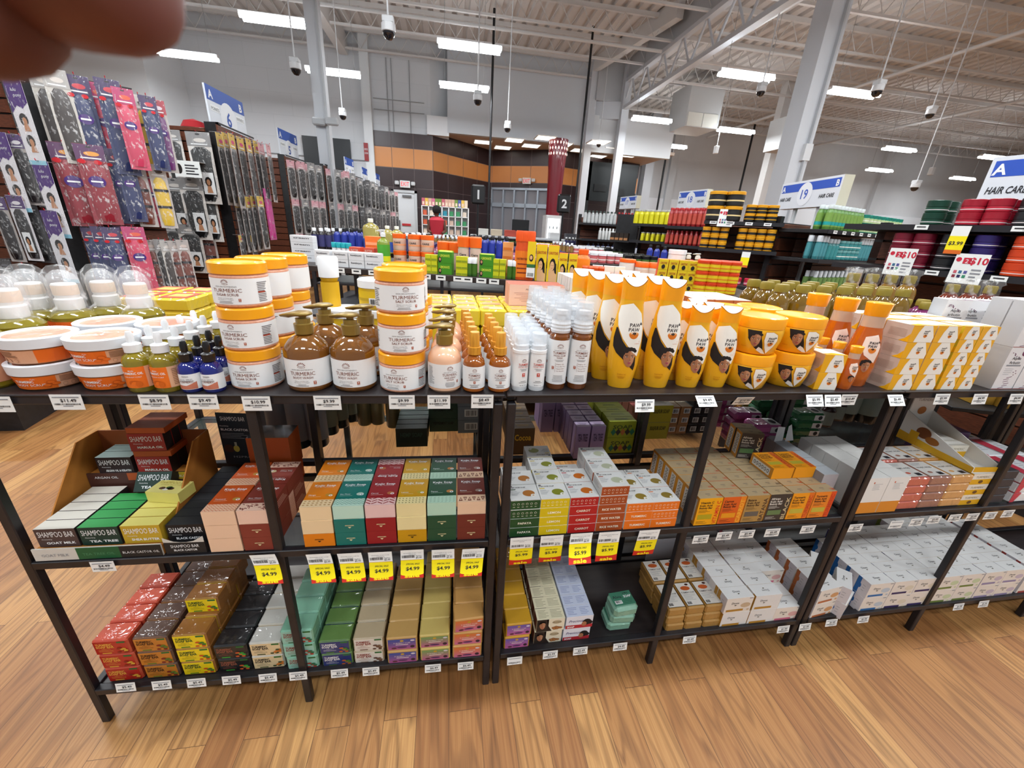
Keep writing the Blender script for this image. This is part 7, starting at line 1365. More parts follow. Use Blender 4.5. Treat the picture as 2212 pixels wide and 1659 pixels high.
def gondola(A0, A1, B1, label, z0=.15, left=None):
    """A0->A1: black corner post face; A1->B1: end cap board; left: extent of the aisle side board"""
    r = empty('slatwall_gondola', label, 'gondola', (0, 0, 0), 0, 'slatwall gondolas for hair')
    pb = beam2(A0, A1, GH); part('corner_post', pb, r)
    s1, T, L = slat(A1, B1, z0, GH-.02); part('end_panel', s1, r); tr = MB(); tr.quad(T, 0, GH-.02, L, GH, GBK, .03); V = [T(0, GH, 0), T(L, GH, 0), T(L, GH, .03), T(0, GH, .03)]; tr.add(V, [(0, 1, 2, 3)], GBK); part('top_trim', tr, r)
    if left: s2, T2, L2 = slat(left, A0, z0, GH-.06); part('side_panel', s2, r)
    bs = MB(); P = Vector((*A0, 0)); Q = Vector((*A1, 0)); D = Vector((Q.y-P.y, P.x-Q.x, 0))
    bs.box(min(A0[0], B1[0])-1.0, min(A1[1], B1[1])+.05, 0, max(A1[0], B1[0])-.02, max(A1[1], B1[1])+.0, z0, GBK); part('base', bs, r)
    return r, T, L
def beam2(A0, A1, h):
    b = MB(); P = Vector((*A0, 0)); Q = Vector((*A1, 0)); D = (Q-P).normalized(); n = Vector((-D.y, D.x, 0))*.08; up = Vector((0, 0, h))
    V = [P, Q, Q+n, P+n, P+up, Q+up, Q+n+up, P+n+up]; b.add(V, [(0, 1, 5, 4), (1, 2, 6, 5), (2, 3, 7, 6), (3, 0, 4, 7), (4, 5, 6, 7)], GBK); return b
def plane_pt(px, py, P, D, off):
    """point on the vertical plane through P along D, 'off' metres in front of it"""
    n = Vector((D.y, -D.x)); d = fw + RX*((px-1106)/FPX) - UP*((py-829.5)/FPX)
    c = n.x*P[0]+n.y*P[1]+off; t = c/(n.x*d.x+n.y*d.y); return CAMP+d*t
def hang(P, Q, items, grp, where):
    D = (Vector(Q)-Vector(P)).normalized(); rz = math.atan2(D.y, D.x)
    for i, (px, py, style, w_, h, off, tilt) in enumerate(items):
        g = plane_pt(px, py, P, D, off); pr = LU if style == 'lulu' else pack('hair_pack', style.split('*')[0], w_, h, '*' in style)
        nm = {'purple': 'purple headed', 'navy': 'navy blue', 'pink': 'pink', 'clear': 'clear', 'red': 'dark red', 'yellow': 'yellow', 'brown': 'rust brown', 'plum': 'plum', 'black': 'black', 'gold': 'yellow topped black', 'rose': 'pink edged black', 'hot': 'hot pink', 'smoke': 'smoky black', 'lulu': 'purple ponytail'}[style.split('*')[0]]
        o = pr.place(g.x, g.y, g.z, rz+tilt, '%s hair pack, %s hung %s' % (nm, ORD[i], where), grp)
        # the peg it hangs from
        if True:
            k = MB(); n = Vector((D.y, -D.x, 0)); a = Vector((g.x, g.y, g.z+.002)); k.tube(a-n*(off-.012), a+n*.02, .003, M('a8a8ac', .3, metal=.8), 6); k.tube(a+n*.02, a+n*.025+Vector((0, 0, .014)), .003, M('c8283a'), 6); one('peg', k, 'metal peg behind the %s hair pack %s' % (ORD[i], where), 'peg', 'slatwall pegs')
P7a, P7b, P7c = (-3.30, 4.16), (-3.12, 4.20), (-2.60, 4.46)
gondola(P7a, P7b, P7c, 'nearest slatwall gondola at the far left, hung with bright braiding hair', left=(-6.5, 4.9))
P6a, P6b, P6c = (-2.64, 5.61), (-2.51, 5.58), (-2.49, 6.42)
gondola(P6a, P6b, P6c, 'second slatwall gondola under the aisle 6 sign', left=(-5.0, 5.9))
P5a, P5b, P5c = (-2.68, 7.81), (-2.59, 7.82), (-2.49, 8.50); gondola(P5a, P5b, P5c, 'third slatwall gondola under the aisle 5 sign', left=(-5.0, 7.9))
P4a, P4b, P4c = (-2.28, 8.67), (-2.22, 8.69), (-2.10, 9.4); gondola(P4a, P4b, P4c, 'fourth slatwall gondola under the aisle 4 sign', left=(-4.5, 8.75))
P3a, P3b, P3c = (-2.18, 10.17), (-2.1, 10.18), (-1.98, 11.0); gondola(P3a, P3b, P3c, 'fifth slatwall gondola under the aisle 3 sign', left=(-4.5, 10.2))
P2a, P2b, P2c = (-2.04, 11.54), (-1.97, 11.54), (-1.85, 12.4); gondola(P2a, P2b, P2c, 'sixth slatwall gondola under the aisle 2 sign', left=(-4.5, 11.6))
P1a, P1b, P1c = (-1.98, 13.1), (-1.9, 13.1), (-1.78, 14.0); gondola(P1a, P1b, P1c, 'seventh slatwall gondola under the aisle 1 sign', left=(-4.5, 13.2))
G7 = [(82, 150, 'clear', .13, .62, .06, 0), (112, 148, 'clear', .14, .64, .12, .05), (160, 162, 'navy', .15, .66, .10, 0), (205, 178, 'pink', .14, .62, .06, 0), (228, 170, 'navy', .15, .68, .16, .1), (262, 190, 'pink', .13, .58, .22, .1), (280, 202, 'navy', .12, .55, .05, 0), (298, 205, 'yellow', .10, .55, .10, 0), (315, 207, 'navy', .11, .55, .18, .1), (335, 215, 'plum', .11, .55, .12, 0),
      (135, 308, 'red', .19, .62, .10, 0), (188, 312, 'red', .18, .60, .16, 0), (218, 318, 'pink', .15, .60, .08, 0), (243, 322, 'navy', .13, .58, .10, 0), (262, 326, 'navy', .12, .55, .14, .1), (290, 355, 'brown', .13, .50, .10, 0), (312, 362, 'pink', .10, .48, .06, 0), (335, 355, 'yellow', .12, .52, .12, 0),
      (190, 487, 'navy', .11, .55, .08, 0), (212, 489, 'navy', .11, .55, .12, 0), (236, 491, 'navy', .12, .55, .16, .1), (262, 488, 'red', .12, .52, .10, 0), (285, 490, 'pink', .15, .56, .18, 0), (322, 518, 'brown', .09, .5, .08, 0), (343, 517, 'black', .09, .5, .10, 0), (357, 520, 'clear', .09, .5, .12, 0), (375, 520, 'brown', .09, .5, .14, 0), (392, 518, 'brown', .09, .5, .16, 0), (250, 565, 'smoke', .12, .4, .1, 0), (285, 585, 'smoke', .12, .4, .14, 0)]
hang(P7b, P7c, G7, 'packs on the nearest gondola end', 'on the nearest gondola end')
L7 = [(22, 168, 'lulu', 0, 0, .1, 0), (-8, 285, 'lulu', 0, 0, .1, 0), (28, 290, 'purple', .14, .5, .06, 0), (50, 295, 'smoke', .13, .5, .05, 0), (84, 348, 'lulu', 0, 0, .1, 0), (-10, 425, 'purple', .14, .5, .12, 0), (28, 422, 'purple*', .14, .5, .12, 0), (58, 430, 'smoke', .13, .5, .05, 0), (103, 455, 'lulu', 0, 0, .14, 0), (5, 560, 'smoke', .14, .45, .1, 0), (55, 570, 'smoke', .14, .45, .1, 0)]
hang((-6.5, 4.9), P7a, L7, 'packs on the far left aisle side', 'at the far left')
hang((-5.0, 5.9), P6a, [(365, 280, 'black*', .22, .55, .06, 0), (425, 285, 'black*', .26, .72, .08, 0), (342, 382, 'smoke', .2, .6, .05, 0), (372, 385, 'black*', .26, .66, .08, 0), (408, 384, 'black*', .26, .66, .10, 0), (440, 390, 'black*', .2, .66, .05, 0), (372, 482, 'black', .26, .5, .08, 0), (405, 485, 'black*', .26, .55, .10, 0), (440, 485, 'brown', .2, .55, .05, 0)], 'wig packs between gondolas', 'on the side board left of sign 6')
hang(P6b, P6c, [(472, 287, 'gold', .14, .72, .08, 0), (484, 287, 'gold', .14, .72, .16, .1), (498, 289, 'gold', .16, .74, .22, .1), (517, 296, 'gold', .16, .72, .12, 0), (535, 300, 'gold', .16, .72, .26, .1), (552, 305, 'gold', .16, .7, .14, 0), (562, 309, 'rose', .16, .66, .2, 0), (578, 312, 'rose', .16, .66, .3, .1), (510, 425, 'gold', .13, .62, .1, 0), (522, 425, 'gold', .13, .62, .14, 0), (534, 425, 'gold', .13, .62, .18, 0), (546, 424, 'gold', .14, .62, .22, 0), (560, 424, 'gold', .16, .6, .3, 0), (575, 408, 'hot', .2, .62, .2, 0), (520, 508, 'gold', .13, .4, .1, 0), (545, 508, 'gold', .13, .4, .16, 0)], 'packs on the aisle 6 end', 'on the aisle 6 end')
def peg(a, n, of, i, q, where):
    k = MB(); n3 = Vector((n.x, n.y, 0)); k.tube(a+n3*.012+Vector((0, 0, .002)), a+n3*(of+.02)+Vector((0, 0, .002)), .003, M('a8a8ac', .3, metal=.8), 5); one('peg', k, 'metal peg, %s in the %s row %s' % (ORD[i], ('top', 'second', 'third')[q], where), 'peg', 'slatwall pegs')
def cap_rows(Pb, Pc, L, styles, rows, grp, where, w_=.14):
    D = Vector((Pc[0]-Pb[0], Pc[1]-Pb[1])); Ln = D.length; D.normalize(); n = Vector((D.y, -D.x)); rz = math.atan2(D.y, D.x); q = 0
    for z, h in rows:
        for i in range(L):
            u = .06+(Ln-.1)*i/(L-1); of = .06+.24*(i % 3)/2; peg(Vector((Pb[0]+D.x*u, Pb[1]+D.y*u, z)), n, of, i, q, where); st = styles[(i+int(z*10)) % len(styles)]; pr = pack('hair_pack', st, w_, h)
            pr.place(Pb[0]+D.x*u+n.x*of, Pb[1]+D.y*u+n.y*of, z, rz-.5, '%s hair pack, %s in the %s row %s' % (st+'y' if 0 else {'rose': 'pink edged', 'black': 'black', 'smoke': 'smoky'}[st], ORD[i], {0: 'top', 1: 'second', 2: 'third', 3: 'lowest'}[q], where), grp)
        q += 1
for (b_, c_, st, nm) in ((P5b, P5c, ['rose', 'black', 'rose'], 'third gondola'), (P4b, P4c, ['rose', 'black'], 'fourth gondola'), (P3b, P3c, ['smoke', 'black'], 'fifth gondola'), (P2b, P2c, ['smoke', 'black'], 'sixth gondola'), (P1b, P1c, ['black', 'rose'], 'seventh gondola')):
    cap_rows(b_, c_, 7, st, [(2.08, .58), (1.5, .55), (.95, .5)], 'packs on the %s end' % nm, 'on the %s end' % nm)
for i in range(4): pack('hair_pack', 'gold', .18, .5).place(-2.95+.13*i, 8.6, 2.0-.6*(i % 2), .1, 'yellow hair pack between aisles 5 and 4, %s' % ORD[i], 'packs between aisles')
def asign(px0, py0, px1, py1, num, h, Y, label, left='POINTS', right='SYNTHETIC', dy=.3):
    g0 = G(px0, py0, Y=Y); g1 = G(px1, py1, Z=g0.z); D = Vector((g1.x-g0.x, g1.y-g0.y)); L = min(D.length, 1.2); rz = math.atan2(D.y, D.x)
    r = empty('aisle_sign', label, 'sign', g0, rz, 'blue and white aisle signs'); BL = M('2a52a8', .5)
    p_ = MB().box(0, 0, -h, L, .02, 0, M('dfe3ea', .5)); T = Tf(0, 0, -h); p_.quad(T, 0, h*.76, L, h, BL, .001); p_.text(T, 'A', L*.1, h*.80, h*.13, LBL, w=.002, bold=.03); p_.text(T, 'B', L*.9, h*.80, h*.13, LBL, w=.002, bold=.03)
    rr = min(h*.42, L*.22); p_.ell(T, L/2, h*.56, rr, rr, M('eceef2'), .002, 24); p_.text(T, num, L/2, h*.56-rr*.42, rr*.85, BL, w=.003, bold=.02)
    p_.quad(T, L*.05, h*.6, L*.28, h*.7, LBL, .002); p_.text(T, left, L*.165, h*.62, h*.05, INK, w=.003, maxw=L*.21); p_.quad(T, L*.72, h*.6, L*.95, h*.7, LBL, .002); p_.text(T, right, L*.835, h*.62, h*.05, INK, w=.003, maxw=L*.21)
    part('panel', p_, r); po = MB()
    for u in (L*.15, L*.85): po.box(u-.01, .02, -h-.9, u+.01, .035, -.02, M('b8bcc0'))
    part('bracket', po, r); return r
asign(440, 178, 523, 222, '6', .62, 5.75, 'blue and white aisle 6 sign standing on the second gondola'); asign(599, 275, 640, 294, '5', .62, 8.0, 'blue and white aisle 5 sign, right of the 6 sign'); asign(690, 308, 717, 320, '4', .62, 8.9, 'blue and white aisle 4 sign', 'WIG', 'BRAID')
asign(744, 338, 763, 346, '3', .62, 10.4, 'blue and white aisle 3 sign', 'WIG', 'BRAID'); asign(781, 360, 793, 366, '2', .62, 11.8, 'blue and white aisle 2 sign', 'WIG', 'WIG'); asign(811, 374, 820, 378, '1', .62, 13.4, 'blue and white aisle 1 sign, farthest and smallest', 'WIG', 'WIG')
g = plane_pt(372, 345, (-5.0, 5.9), (Vector(P6a)-Vector((-5.0, 5.9))).normalized(), .25)
b = MB().quad(Tf(), 0, -.16, .26, 0, PAP, .001).quad(Tf(), 0, -.16, .26, 0, PAP, -.001).ell(Tf(), .05, -.08, .03, .05, HAIR, .002).lines(Tf(), .11, -.14, .24, -.03, 4, INK, .002)
b.box(.0, 0, -.005, .26, .22, 0, M('b8b8b8')); one('shelf_card', b, 'white card with a woman on the bracket beside the wig packs', 'sign', None, g, 0)
one('head_form', MB().lathe([(0, 0), (.12, .0), (.14, .04), (.10, .11), (0, .14)], M('a81c24', .8), 16), 'red cap lying on top of the second gondola', 'hat', None, (G(418, 262, Y=6.0).x, 6.0, GH-.06))
one('top_shelf_board', MB().box(-1.2, 0, 0, 0, .5, .02, GBK), 'black board on top of the second gondola', 'board', None, (-2.66, 5.75, GH-.08))
# black bench in the lower left aisle
bp = G(53, 930, Z=0); q = G(62, 862, Z=0)
r = empty('platform', 'low black platform at the left edge behind the first rack', 'platform', (0, 0, 0))
b = MB(); x1, y1 = bp.x, bp.y; x2, y2 = q.x+.05, q.y+.05; b.add([(x1, y1, 0), (x2, y2+1.2, 0), (x1-3, y2+1.2, 0), (x1-3, y1-.05, 0), (x1, y1, .26), (x2, y2+1.2, .26), (x1-3, y2+1.2, .26), (x1-3, y1-.05, .26)], [(0, 1, 5, 4), (1, 2, 6, 5), (2, 3, 7, 6), (3, 0, 4, 7)], GBK); part('base', b, r)
b = MB(); b.bbox(x1-3, y1-.12, .26, x1+.06, y1+1.4, .30, M('1a1b20', .4), .01); part('deck', b, r)
# ================================================================== SHELVED GONDOLAS (RIGHT)
def gond(P, Q, label, shelves, depth=.42, zt=1.55, back=True, endp=0):
    D = Vector((Q[0]-P[0], Q[1]-P[1])); L = D.length; a = math.atan2(D.y, D.x); r = empty('shelf_gondola', label, 'gondola', (P[0], P[1], 0), a, 'black shelved gondolas')
    if back: s1, T, _ = slat((0, depth), (L+endp, depth), .1, zt, .015, .12); part('back_panel', s1, r)
    for u in ([0, L-.03] if endp == 0 else [0, L+endp-.05]): part('upright', MB().box(u, depth-.015, 0, u+.05, depth+.04, zt+.05, GBK), r)
    for z in shelves:
        part('shelf', MB().bbox(0, 0, z-.03, L, depth-.02, z, GBK, .002), r)
        part('price_rail', MB().box(0, -.006, z-.032, L, -.001, z+.0, M('2a2a2e', .3)), r)
    part('base', MB().box(0, .02, 0, L, depth-.02, .12, GBK), r)
    return a, L
def stock(P, a, u0, u1, z, Pr, dx, desc, where, grp, ny=1, dy=.07, nz=1, dz=0, y0=.05, taper=0, sc=None):
    n = max(1, int((u1-u0)/dx)); c, s_ = cos(a), sin(a)
    for i in range(n):
        for j in range(ny):
            for k in range(nz-(taper and j == 0)):
                u, v = u0+dx*(i+.5), y0+dy*j; bits = [] if nz == 1 else [lev(k, nz)]; bits += [] if ny == 1 else [dep(j, ny)]
                Pr.place(P[0]+c*u-s_*v, P[1]+s_*u+c*v, z+dz*k, a+random.uniform(-.2, .2), '%s, %s%s from left, %s' % (desc, (' '.join(bits)+', ') if bits else '', ORD[min(i, 60)], where), grp, sc=sc)
def rtag(P, a, u, z, txt, label, big=False, y=-.012):
    b = MB(); T = Tf(); w_, h = (.13, .15) if big else (.06, .025)
    b.quad(T, -w_/2, -h if not big else -.04, w_/2, .0 if not big else .11, PAP, 0); b.quad(T, -w_/2, -h if not big else -.04, w_/2, .0 if not big else .11, PAP, -.001)
    if big:
        b.text(T, '$10', .03, .06, .032, M('c8243c'), w=.001, bold=.03); b.quad(T, -.03, .06, .0, .09, M('c8243c'), .001); b.text(T, '2', -.015, .063, .02, LBL, w=.0015); b.ell(T, -.048, .08, .011, .011, M('c8243c'), .001)
        for i in range(6): b.quad(T, -.05+.02*(i % 3), .01-.022*(i//3), -.037+.02*(i % 3), .025-.022*(i//3), M(('c85a6a', '3a6a8a', '5a5a9a', '8a2a3a', '2a2a5a', '3a8a6a')[i]), .001)
        b.lines(T, .015, -.03, .055, .04, 4, GRY, .001)
    else: b.quad(T, -.02, -.014, .02, -.008, INK, .001)
    c, s_ = cos(a), sin(a); one('price_card' if big else 'price_label', b, label, 'price label', None if big else 'price labels on the right gondolas', (P[0]+c*u-s_*y, P[1]+s_*u+c*y, z), a)
def ytag(P, a, u, z, label, txt='$2.99', y=-.014, s_=1):
    b = MB(); T = Tf(); b.quad(T, -.035*s_, -.05*s_, .035*s_, 0, PAP, 0); b.quad(T, -.035*s_, -.12*s_, .035*s_, -.05*s_, YEL, 0); b.quad(T, -.035*s_, -.14*s_, .035*s_, -.12*s_, M('d8681c'), 0); b.text(T, txt, 0, -.095*s_, .018*s_, INK, w=.001, bold=.02, maxw=.06*s_); b.quad(T, -.035*s_, -.14*s_, .035*s_, 0, YEL, -.001); c, n = cos(a), sin(a)
    one('sale_tag', b, label, 'sale tag', None, (P[0]+c*u-n*y, P[1]+n*u+c*y, z), a)
def tubp(col, lab):
    return gjar('hair_cream_tub', .047, .062, lab, col, lab, .55, 'e6dede', 20)
TBR, TBK, TBP, TBO, TBG = tubp('6e1428', '8a2038'), tubp('1f2124', '26282c'), tubp('2c2160', '33286e'), tubp('c8401c', 'd8491f'), tubp('0f3a2c', '124534'); TRE = tubp('9a1a2c', 'b8243a')
# R1: nearest on the right
R1a, R1b = (2.55, 2.42), (2.98, .90)
a1, L1 = gond(R1a, R1b, 'nearest right gondola stacked with round hair cream tubs', (1.145, 1.38), .42, 1.36, endp=0)
def rpx(px, z=1.2):
    d = fw + RX*((px-1106)/FPX) - UP*((560-829.5)/FPX); D = Vector((R1b[0]-R1a[0], R1b[1]-R1a[1])).normalized(); n = (-D.y, D.x); c = n[0]*R1a[0]+n[1]*R1a[1]; t = c/(n[0]*d.x+n[1]*d.y); return (d.x*t-R1a[0])*D.x+(d.y*t-R1a[1])*D.y
for P_, c0, c1, nm, n in ((TBG, 1948, 2018, 'dark green', 2), (TRE, 2020, 2135, 'crimson red', 2), (TBK, 2140, 2400, 'black', 3)): stock(R1a, a1, rpx(c0), rpx(c1), 1.381, P_, .097, '%s round tub' % nm, 'upper shelf nearest right', nm+' tubs upper shelf', 2, .1, n, .063)
for P_, c0, c1, nm, n in ((TBR, 1905, 2005, 'wine red', 3), (TBK, 2008, 2075, 'charcoal', 3), (TBP, 2078, 2160, 'violet', 3), (TBO, 2165, 2330, 'orange red', 3)): stock(R1a, a1, rpx(c0), rpx(c1), 1.146, P_, .097, '%s round tub' % nm, 'lower shelf nearest right', nm+' tubs lower shelf', 2, .1, n, .063)
rtag(R1a, a1, rpx(1948), 1.14, '', 'white and red two for $10 card on the lower right shelf, left card', True); rtag(R1a, a1, rpx(2102), 1.13, '', 'white and red two for $10 card under the violet tubs, right card', True)
ytag(R1a, a1, rpx(2052), 1.375, 'yellow sale tag hanging from the upper right shelf under the crimson tubs', '$3.99')
for i, (px, z) in enumerate(((1965, 1.378), (2175, 1.378), (2200, 1.378), (2027, 1.143), (2180, 1.143))): rtag(R1a, a1, rpx(px), z, '', 'small white price label on the nearest right gondola, %s' % ORD[i])
# lower shelf with yellow pump bottles and boxes seen under the rack
YP = gbottle('yellow_red_bottle', .022, .12, 'd8c81c', 'e6e8ea', 'd8c81c', neck=.6, caph=.3, band='b82a1c')
_, _ = 0, 0
one('low_shelf', MB().bbox(-.3, 0, -.03, .3, .2, 0, GBK, .003), 'black low shelf holding small yellow bottles under the rack top', 'shelf', None, (2.32, 1.62, .70), -.55)
for i in range(7): YP.place(2.12+.062*i, 1.76-.038*i, .701, -.9, 'small yellow and red bottle with white pump cap, %s from left' % ORD[i], 'small yellow bottles under the rack')
one('low_shelf_post', MB().box(-.02, -.02, 0, .02, .02, .67, GBK).box(-.3, .1, .0, .3, .14, .67, GBK), 'black panel carrying the low shelf of yellow bottles', 'panel', None, (2.36, 1.68, 0), -.55)
KB_ = gbox('kraft_box', .09, .09, .055, 'a8802c', 'c8a04c')
for i, (x, y, k) in enumerate([(2.42, 1.32, 0), (2.50, 1.26, 0), (2.42, 1.32, 1), (2.50, 1.26, 1), (2.44, 1.31, 2)]): KB_.place(x, y, .60+.056*k, -.3, 'kraft yellow box at the right edge below the rack top, %s' % ORD[i], 'kraft boxes')
one('low_shelf', MB().bbox(-.2, 0, -.02, .25, .25, 0, GBK, .003).box(.2, .2, -.58, .25, .25, -.02, GBK).box(-.2, .2, -.58, -.15, .25, -.02, GBK), 'black shelf carrying the kraft yellow boxes', 'shelf', None, (2.42, 1.24, .598), -.3)
# R2: green products
R2a, R2b = (3.12, 3.10), (4.6, 3.62); a2, L2 = gond(R2a, R2b, 'right gondola with green and teal hair products', (1.13, 1.37), .42, 1.42)
GT1 = gbottle('green_shampoo_bottle', .026, .19, '5a8a3a', 'c8d0d0', '7aa04a', neck=.7, caph=.15, band='1a9a98'); GT2 = gjar('teal_green_jar', .035, .075, '2a9a80', '1a7a6a', 'b8cc9a', .3); TLb = gbottle('teal_lotion_bottle', .028, .17, '2a7a7c', 'b0b8bc', '3a8a8c', neck=.7, caph=.2); TLj = gjar('teal_jar', .035, .08, '2a7a7c', '6aa0a0', '3a8a8c', .25); SVb = gbottle('silver_cap_bottle', .022, .19, '3a8088', 'c8ccd0', '4a9098', neck=.9, caph=.25)
stock(R2a, a2, .02, .62, 1.371, GT1, .058, 'green and teal shampoo bottle', 'upper shelf, green gondola', 'green shampoo bottles', 2); stock(R2a, a2, .62, 1.4, 1.371, GT2, .075, 'small green jar', 'upper shelf, green gondola', 'green jars', 2, nz=2, dz=.076)
stock(R2a, a2, .0, .16, 1.131, SVb, .05, 'teal bottle with silver cap', 'lower shelf, green gondola', 'silver capped bottles', 2); stock(R2a, a2, .16, .34, 1.131, TLb, .06, 'teal lotion bottle', 'lower shelf, green gondola', 'teal lotion bottles', 2); stock(R2a, a2, .34, .72, 1.131, TLj, .075, 'teal jar', 'lower shelf, green gondola', 'teal jars', 2, nz=2, dz=.081); stock(R2a, a2, .72, 1.3, 1.131, SVb, .052, 'tall teal bottle', 'lower right, green gondola', 'tall teal bottles', 2)
for i in range(9): rtag(R2a, a2, .1+.15*i, 1.365, '', 'small white label on the green gondola rail, %s' % ORD[i])
SPB = gbottle('green_spray_bottle', .024, .17, '3a4a3a', 'd0d4d8', '6a8a4a', neck=.6, caph=.3); stock(R2a, a2, .1, .9, .86, SPB, .075, 'green bottle with clear cap', 'lowest shelf, green gondola', 'green spray bottles', 2)
one('low_shelf', MB().bbox(0, 0, -.03, 1.5, .35, -.001, GBK), 'third shelf of the green gondola', 'shelf', None, (R2a[0], R2a[1], .86), a2)
# R3: yellow and black tubs
R3a, R3b = (2.44, 3.80), (2.98, 3.42); a3, L3 = gond(R3a, R3b, 'end display with black and yellow gel tubs', (1.165, 1.41), .34, 1.38, endp=.35)
SJ = gjar('black_yellow_tub', .042, .072, '1c1a18', 'd8981c', '1c1a18', .32, 'd8a01c', 20); SJB = gjar('large_black_yellow_tub', .075, .125, '1c1a18', 'd8981c', '1c1a18', .22, 'e0c890', 22, txt='Shine')
stock(R3a, a3, .0, .32, 1.411, SJB, .15, 'large black tub with yellow lid', 'top shelf, yellow display', 'large black yellow tubs', 1, nz=2, dz=.126); stock(R3a, a3, .33, .68, 1.411, SJ, .088, 'black and yellow tub', 'top shelf, yellow display', 'top black yellow tubs', 2, .09, nz=2, dz=.073)
YL = gjar('yellow_tub', .038, .062, 'd8981c', 'e0a01c', '1c1a18', .3, 'd8981c', 18); YL.parts[1] = ('label_wrap', MB().lathe([(.0386, .010), (.0386, .03)], M('1c1a18'), 18))
stock(R3a, a3, .0, .30, 1.166, YL, .078, 'yellow tub with black band', 'left block, yellow display', 'yellow tubs left', 3, .08, nz=3, dz=.063); stock(R3a, a3, .31, .66, 1.166, YL, .078, 'yellow tub with black band', 'right block, yellow display', 'yellow tubs right', 3, .08, nz=3, dz=.063)
ytag(R3a, a3, .42, 1.15, 'yellow sale tag below the yellow tub display', ''); rtag(R3a, a3, .18, 1.40, '', 'white card clipped to the top shelf of the yellow display', True)
for i in range(4): rtag(R3a, a3, .08+.15*i, 1.405, '', 'small label on the yellow display top rail, %s' % ORD[i])
MGb = gjar('crimson_small_tub', .042, .06, 'a81c38', 'b8243f', 'c8506a', .4)
one('display_stand', MB().box(-.45, 0, 0, .5, .4, .87, GBK), 'dark stand holding crimson tubs below the yellow display', 'display stand', None, (2.42, 3.35, 0), a3)
for i in range(6):
    for k in range(3 if i < 3 else 1): MGb.place(2.25+.088*i, 3.62-.062*i, .871+.061*k, a3, 'crimson tub below the yellow display, %s layer, %s' % (lev(k, 3) if i < 3 else 'single', ORD[i]), 'crimson tubs')
# R4: red bottles
R4a, R4b = (2.62, 4.86), (3.02, 4.30); a4, L4 = gond(R4a, R4b, 'gondola with red bottles behind the yellow display', (1.16, 1.37), .4, 1.42, endp=.3)
RB1 = gbottle('red_shampoo_bottle', .027, .2, '9a1c20', 'a81c20', 'b84a3c', neck=.6, caph=.12); stock(R4a, a4, .0, .62, 1.371, RB1, .058, 'red shampoo bottle', 'upper shelf, red gondola', 'red shampoo bottles', 2); stock(R4a, a4, .0, .62, 1.161, RB1, .058, 'red shampoo bottle', 'lower shelf, red gondola', 'red shampoo bottles low', 2, sc=.8)
# R5: yellow bottles
R5a, R5b = (2.46, 5.47), (2.95, 5.0); a5, L5 = gond(R5a, R5b, 'gondola with lemon yellow bottles under the aisle 18 sign', (1.18, 1.39), .4, 1.46, endp=.35)
YB1 = gbottle('lemon_yellow_bottle', .032, .17, 'd8d01c', 'a8a8a0', 'd0c818', neck=.8, caph=.1, sq=.8); stock(R5a, a5, .0, .66, 1.391, YB1, .068, 'lemon yellow bottle', 'upper shelf', 'lemon yellow bottles', 2); stock(R5a, a5, .12, .66, 1.181, YB1, .068, 'lemon yellow bottle', 'lower shelf', 'lemon yellow bottles low', 2, sc=.62)
KB2 = gbox('face_carton', .06, .05, .10, '2a2018', '3a3028', acc='a8744a'); stock(R5a, a5, -.3, .0, 1.16, KB2, .065, 'dark carton with faces', 'left of the yellow bottles', 'dark face cartons', 1)
one('low_shelf', MB().bbox(-.32, 0, -.02, 0, .3, -.001, GBK).box(-.32, .28, -1.14, 0, .3, .35, GBK), 'shelf extension holding the dark face cartons', 'shelf', None, (R5a[0], R5a[1], 1.16), a5)
# R6: white and red bottles further back
R6a, R6b = (2.35, 7.2), (3.5, 7.1); a6, L6 = gond(R6a, R6b, 'distant gondola with red and silver bottles', (1.14, 1.40), .4, 1.5, endp=0)
WB1 = gbottle('silver_white_bottle', .03, .2, 'b0b4b4', '2a3a34', 'c0c4c4', neck=.6, caph=.12); stock(R6a, a6, .0, .6, 1.401, WB1, .066, 'silver grey bottle', 'distant upper shelf', 'silver grey bottles'); stock(R6a, a6, .6, 1.15, 1.401, RB1, .058, 'deep red bottle', 'distant upper shelf', 'distant red bottles'); stock(R6a, a6, .3, 1.0, 1.141, gbottle('white_lotion_bottle', .026, .19, 'd8dad8', 'e6e6e6', None, neck=.6, caph=.12), .058, 'white slim bottle', 'distant lower shelf', 'white slim bottles')
NVp = gbottle('navy_pump_bottle', .034, .19, '16204a', '15161a', 'c8ccd8', neck=.4, caph=.22, pump=True); stock(R6a, a6, .1, 1.1, .90, NVp, .09, 'navy pump bottle', 'distant lowest shelf', 'navy pump bottles')
one('low_shelf', MB().bbox(0, 0, -.02, 1.15, .3, -.001, GBK), 'lowest shelf of the distant gondola', 'shelf', None, (R6a[0], R6a[1], .9), a6)
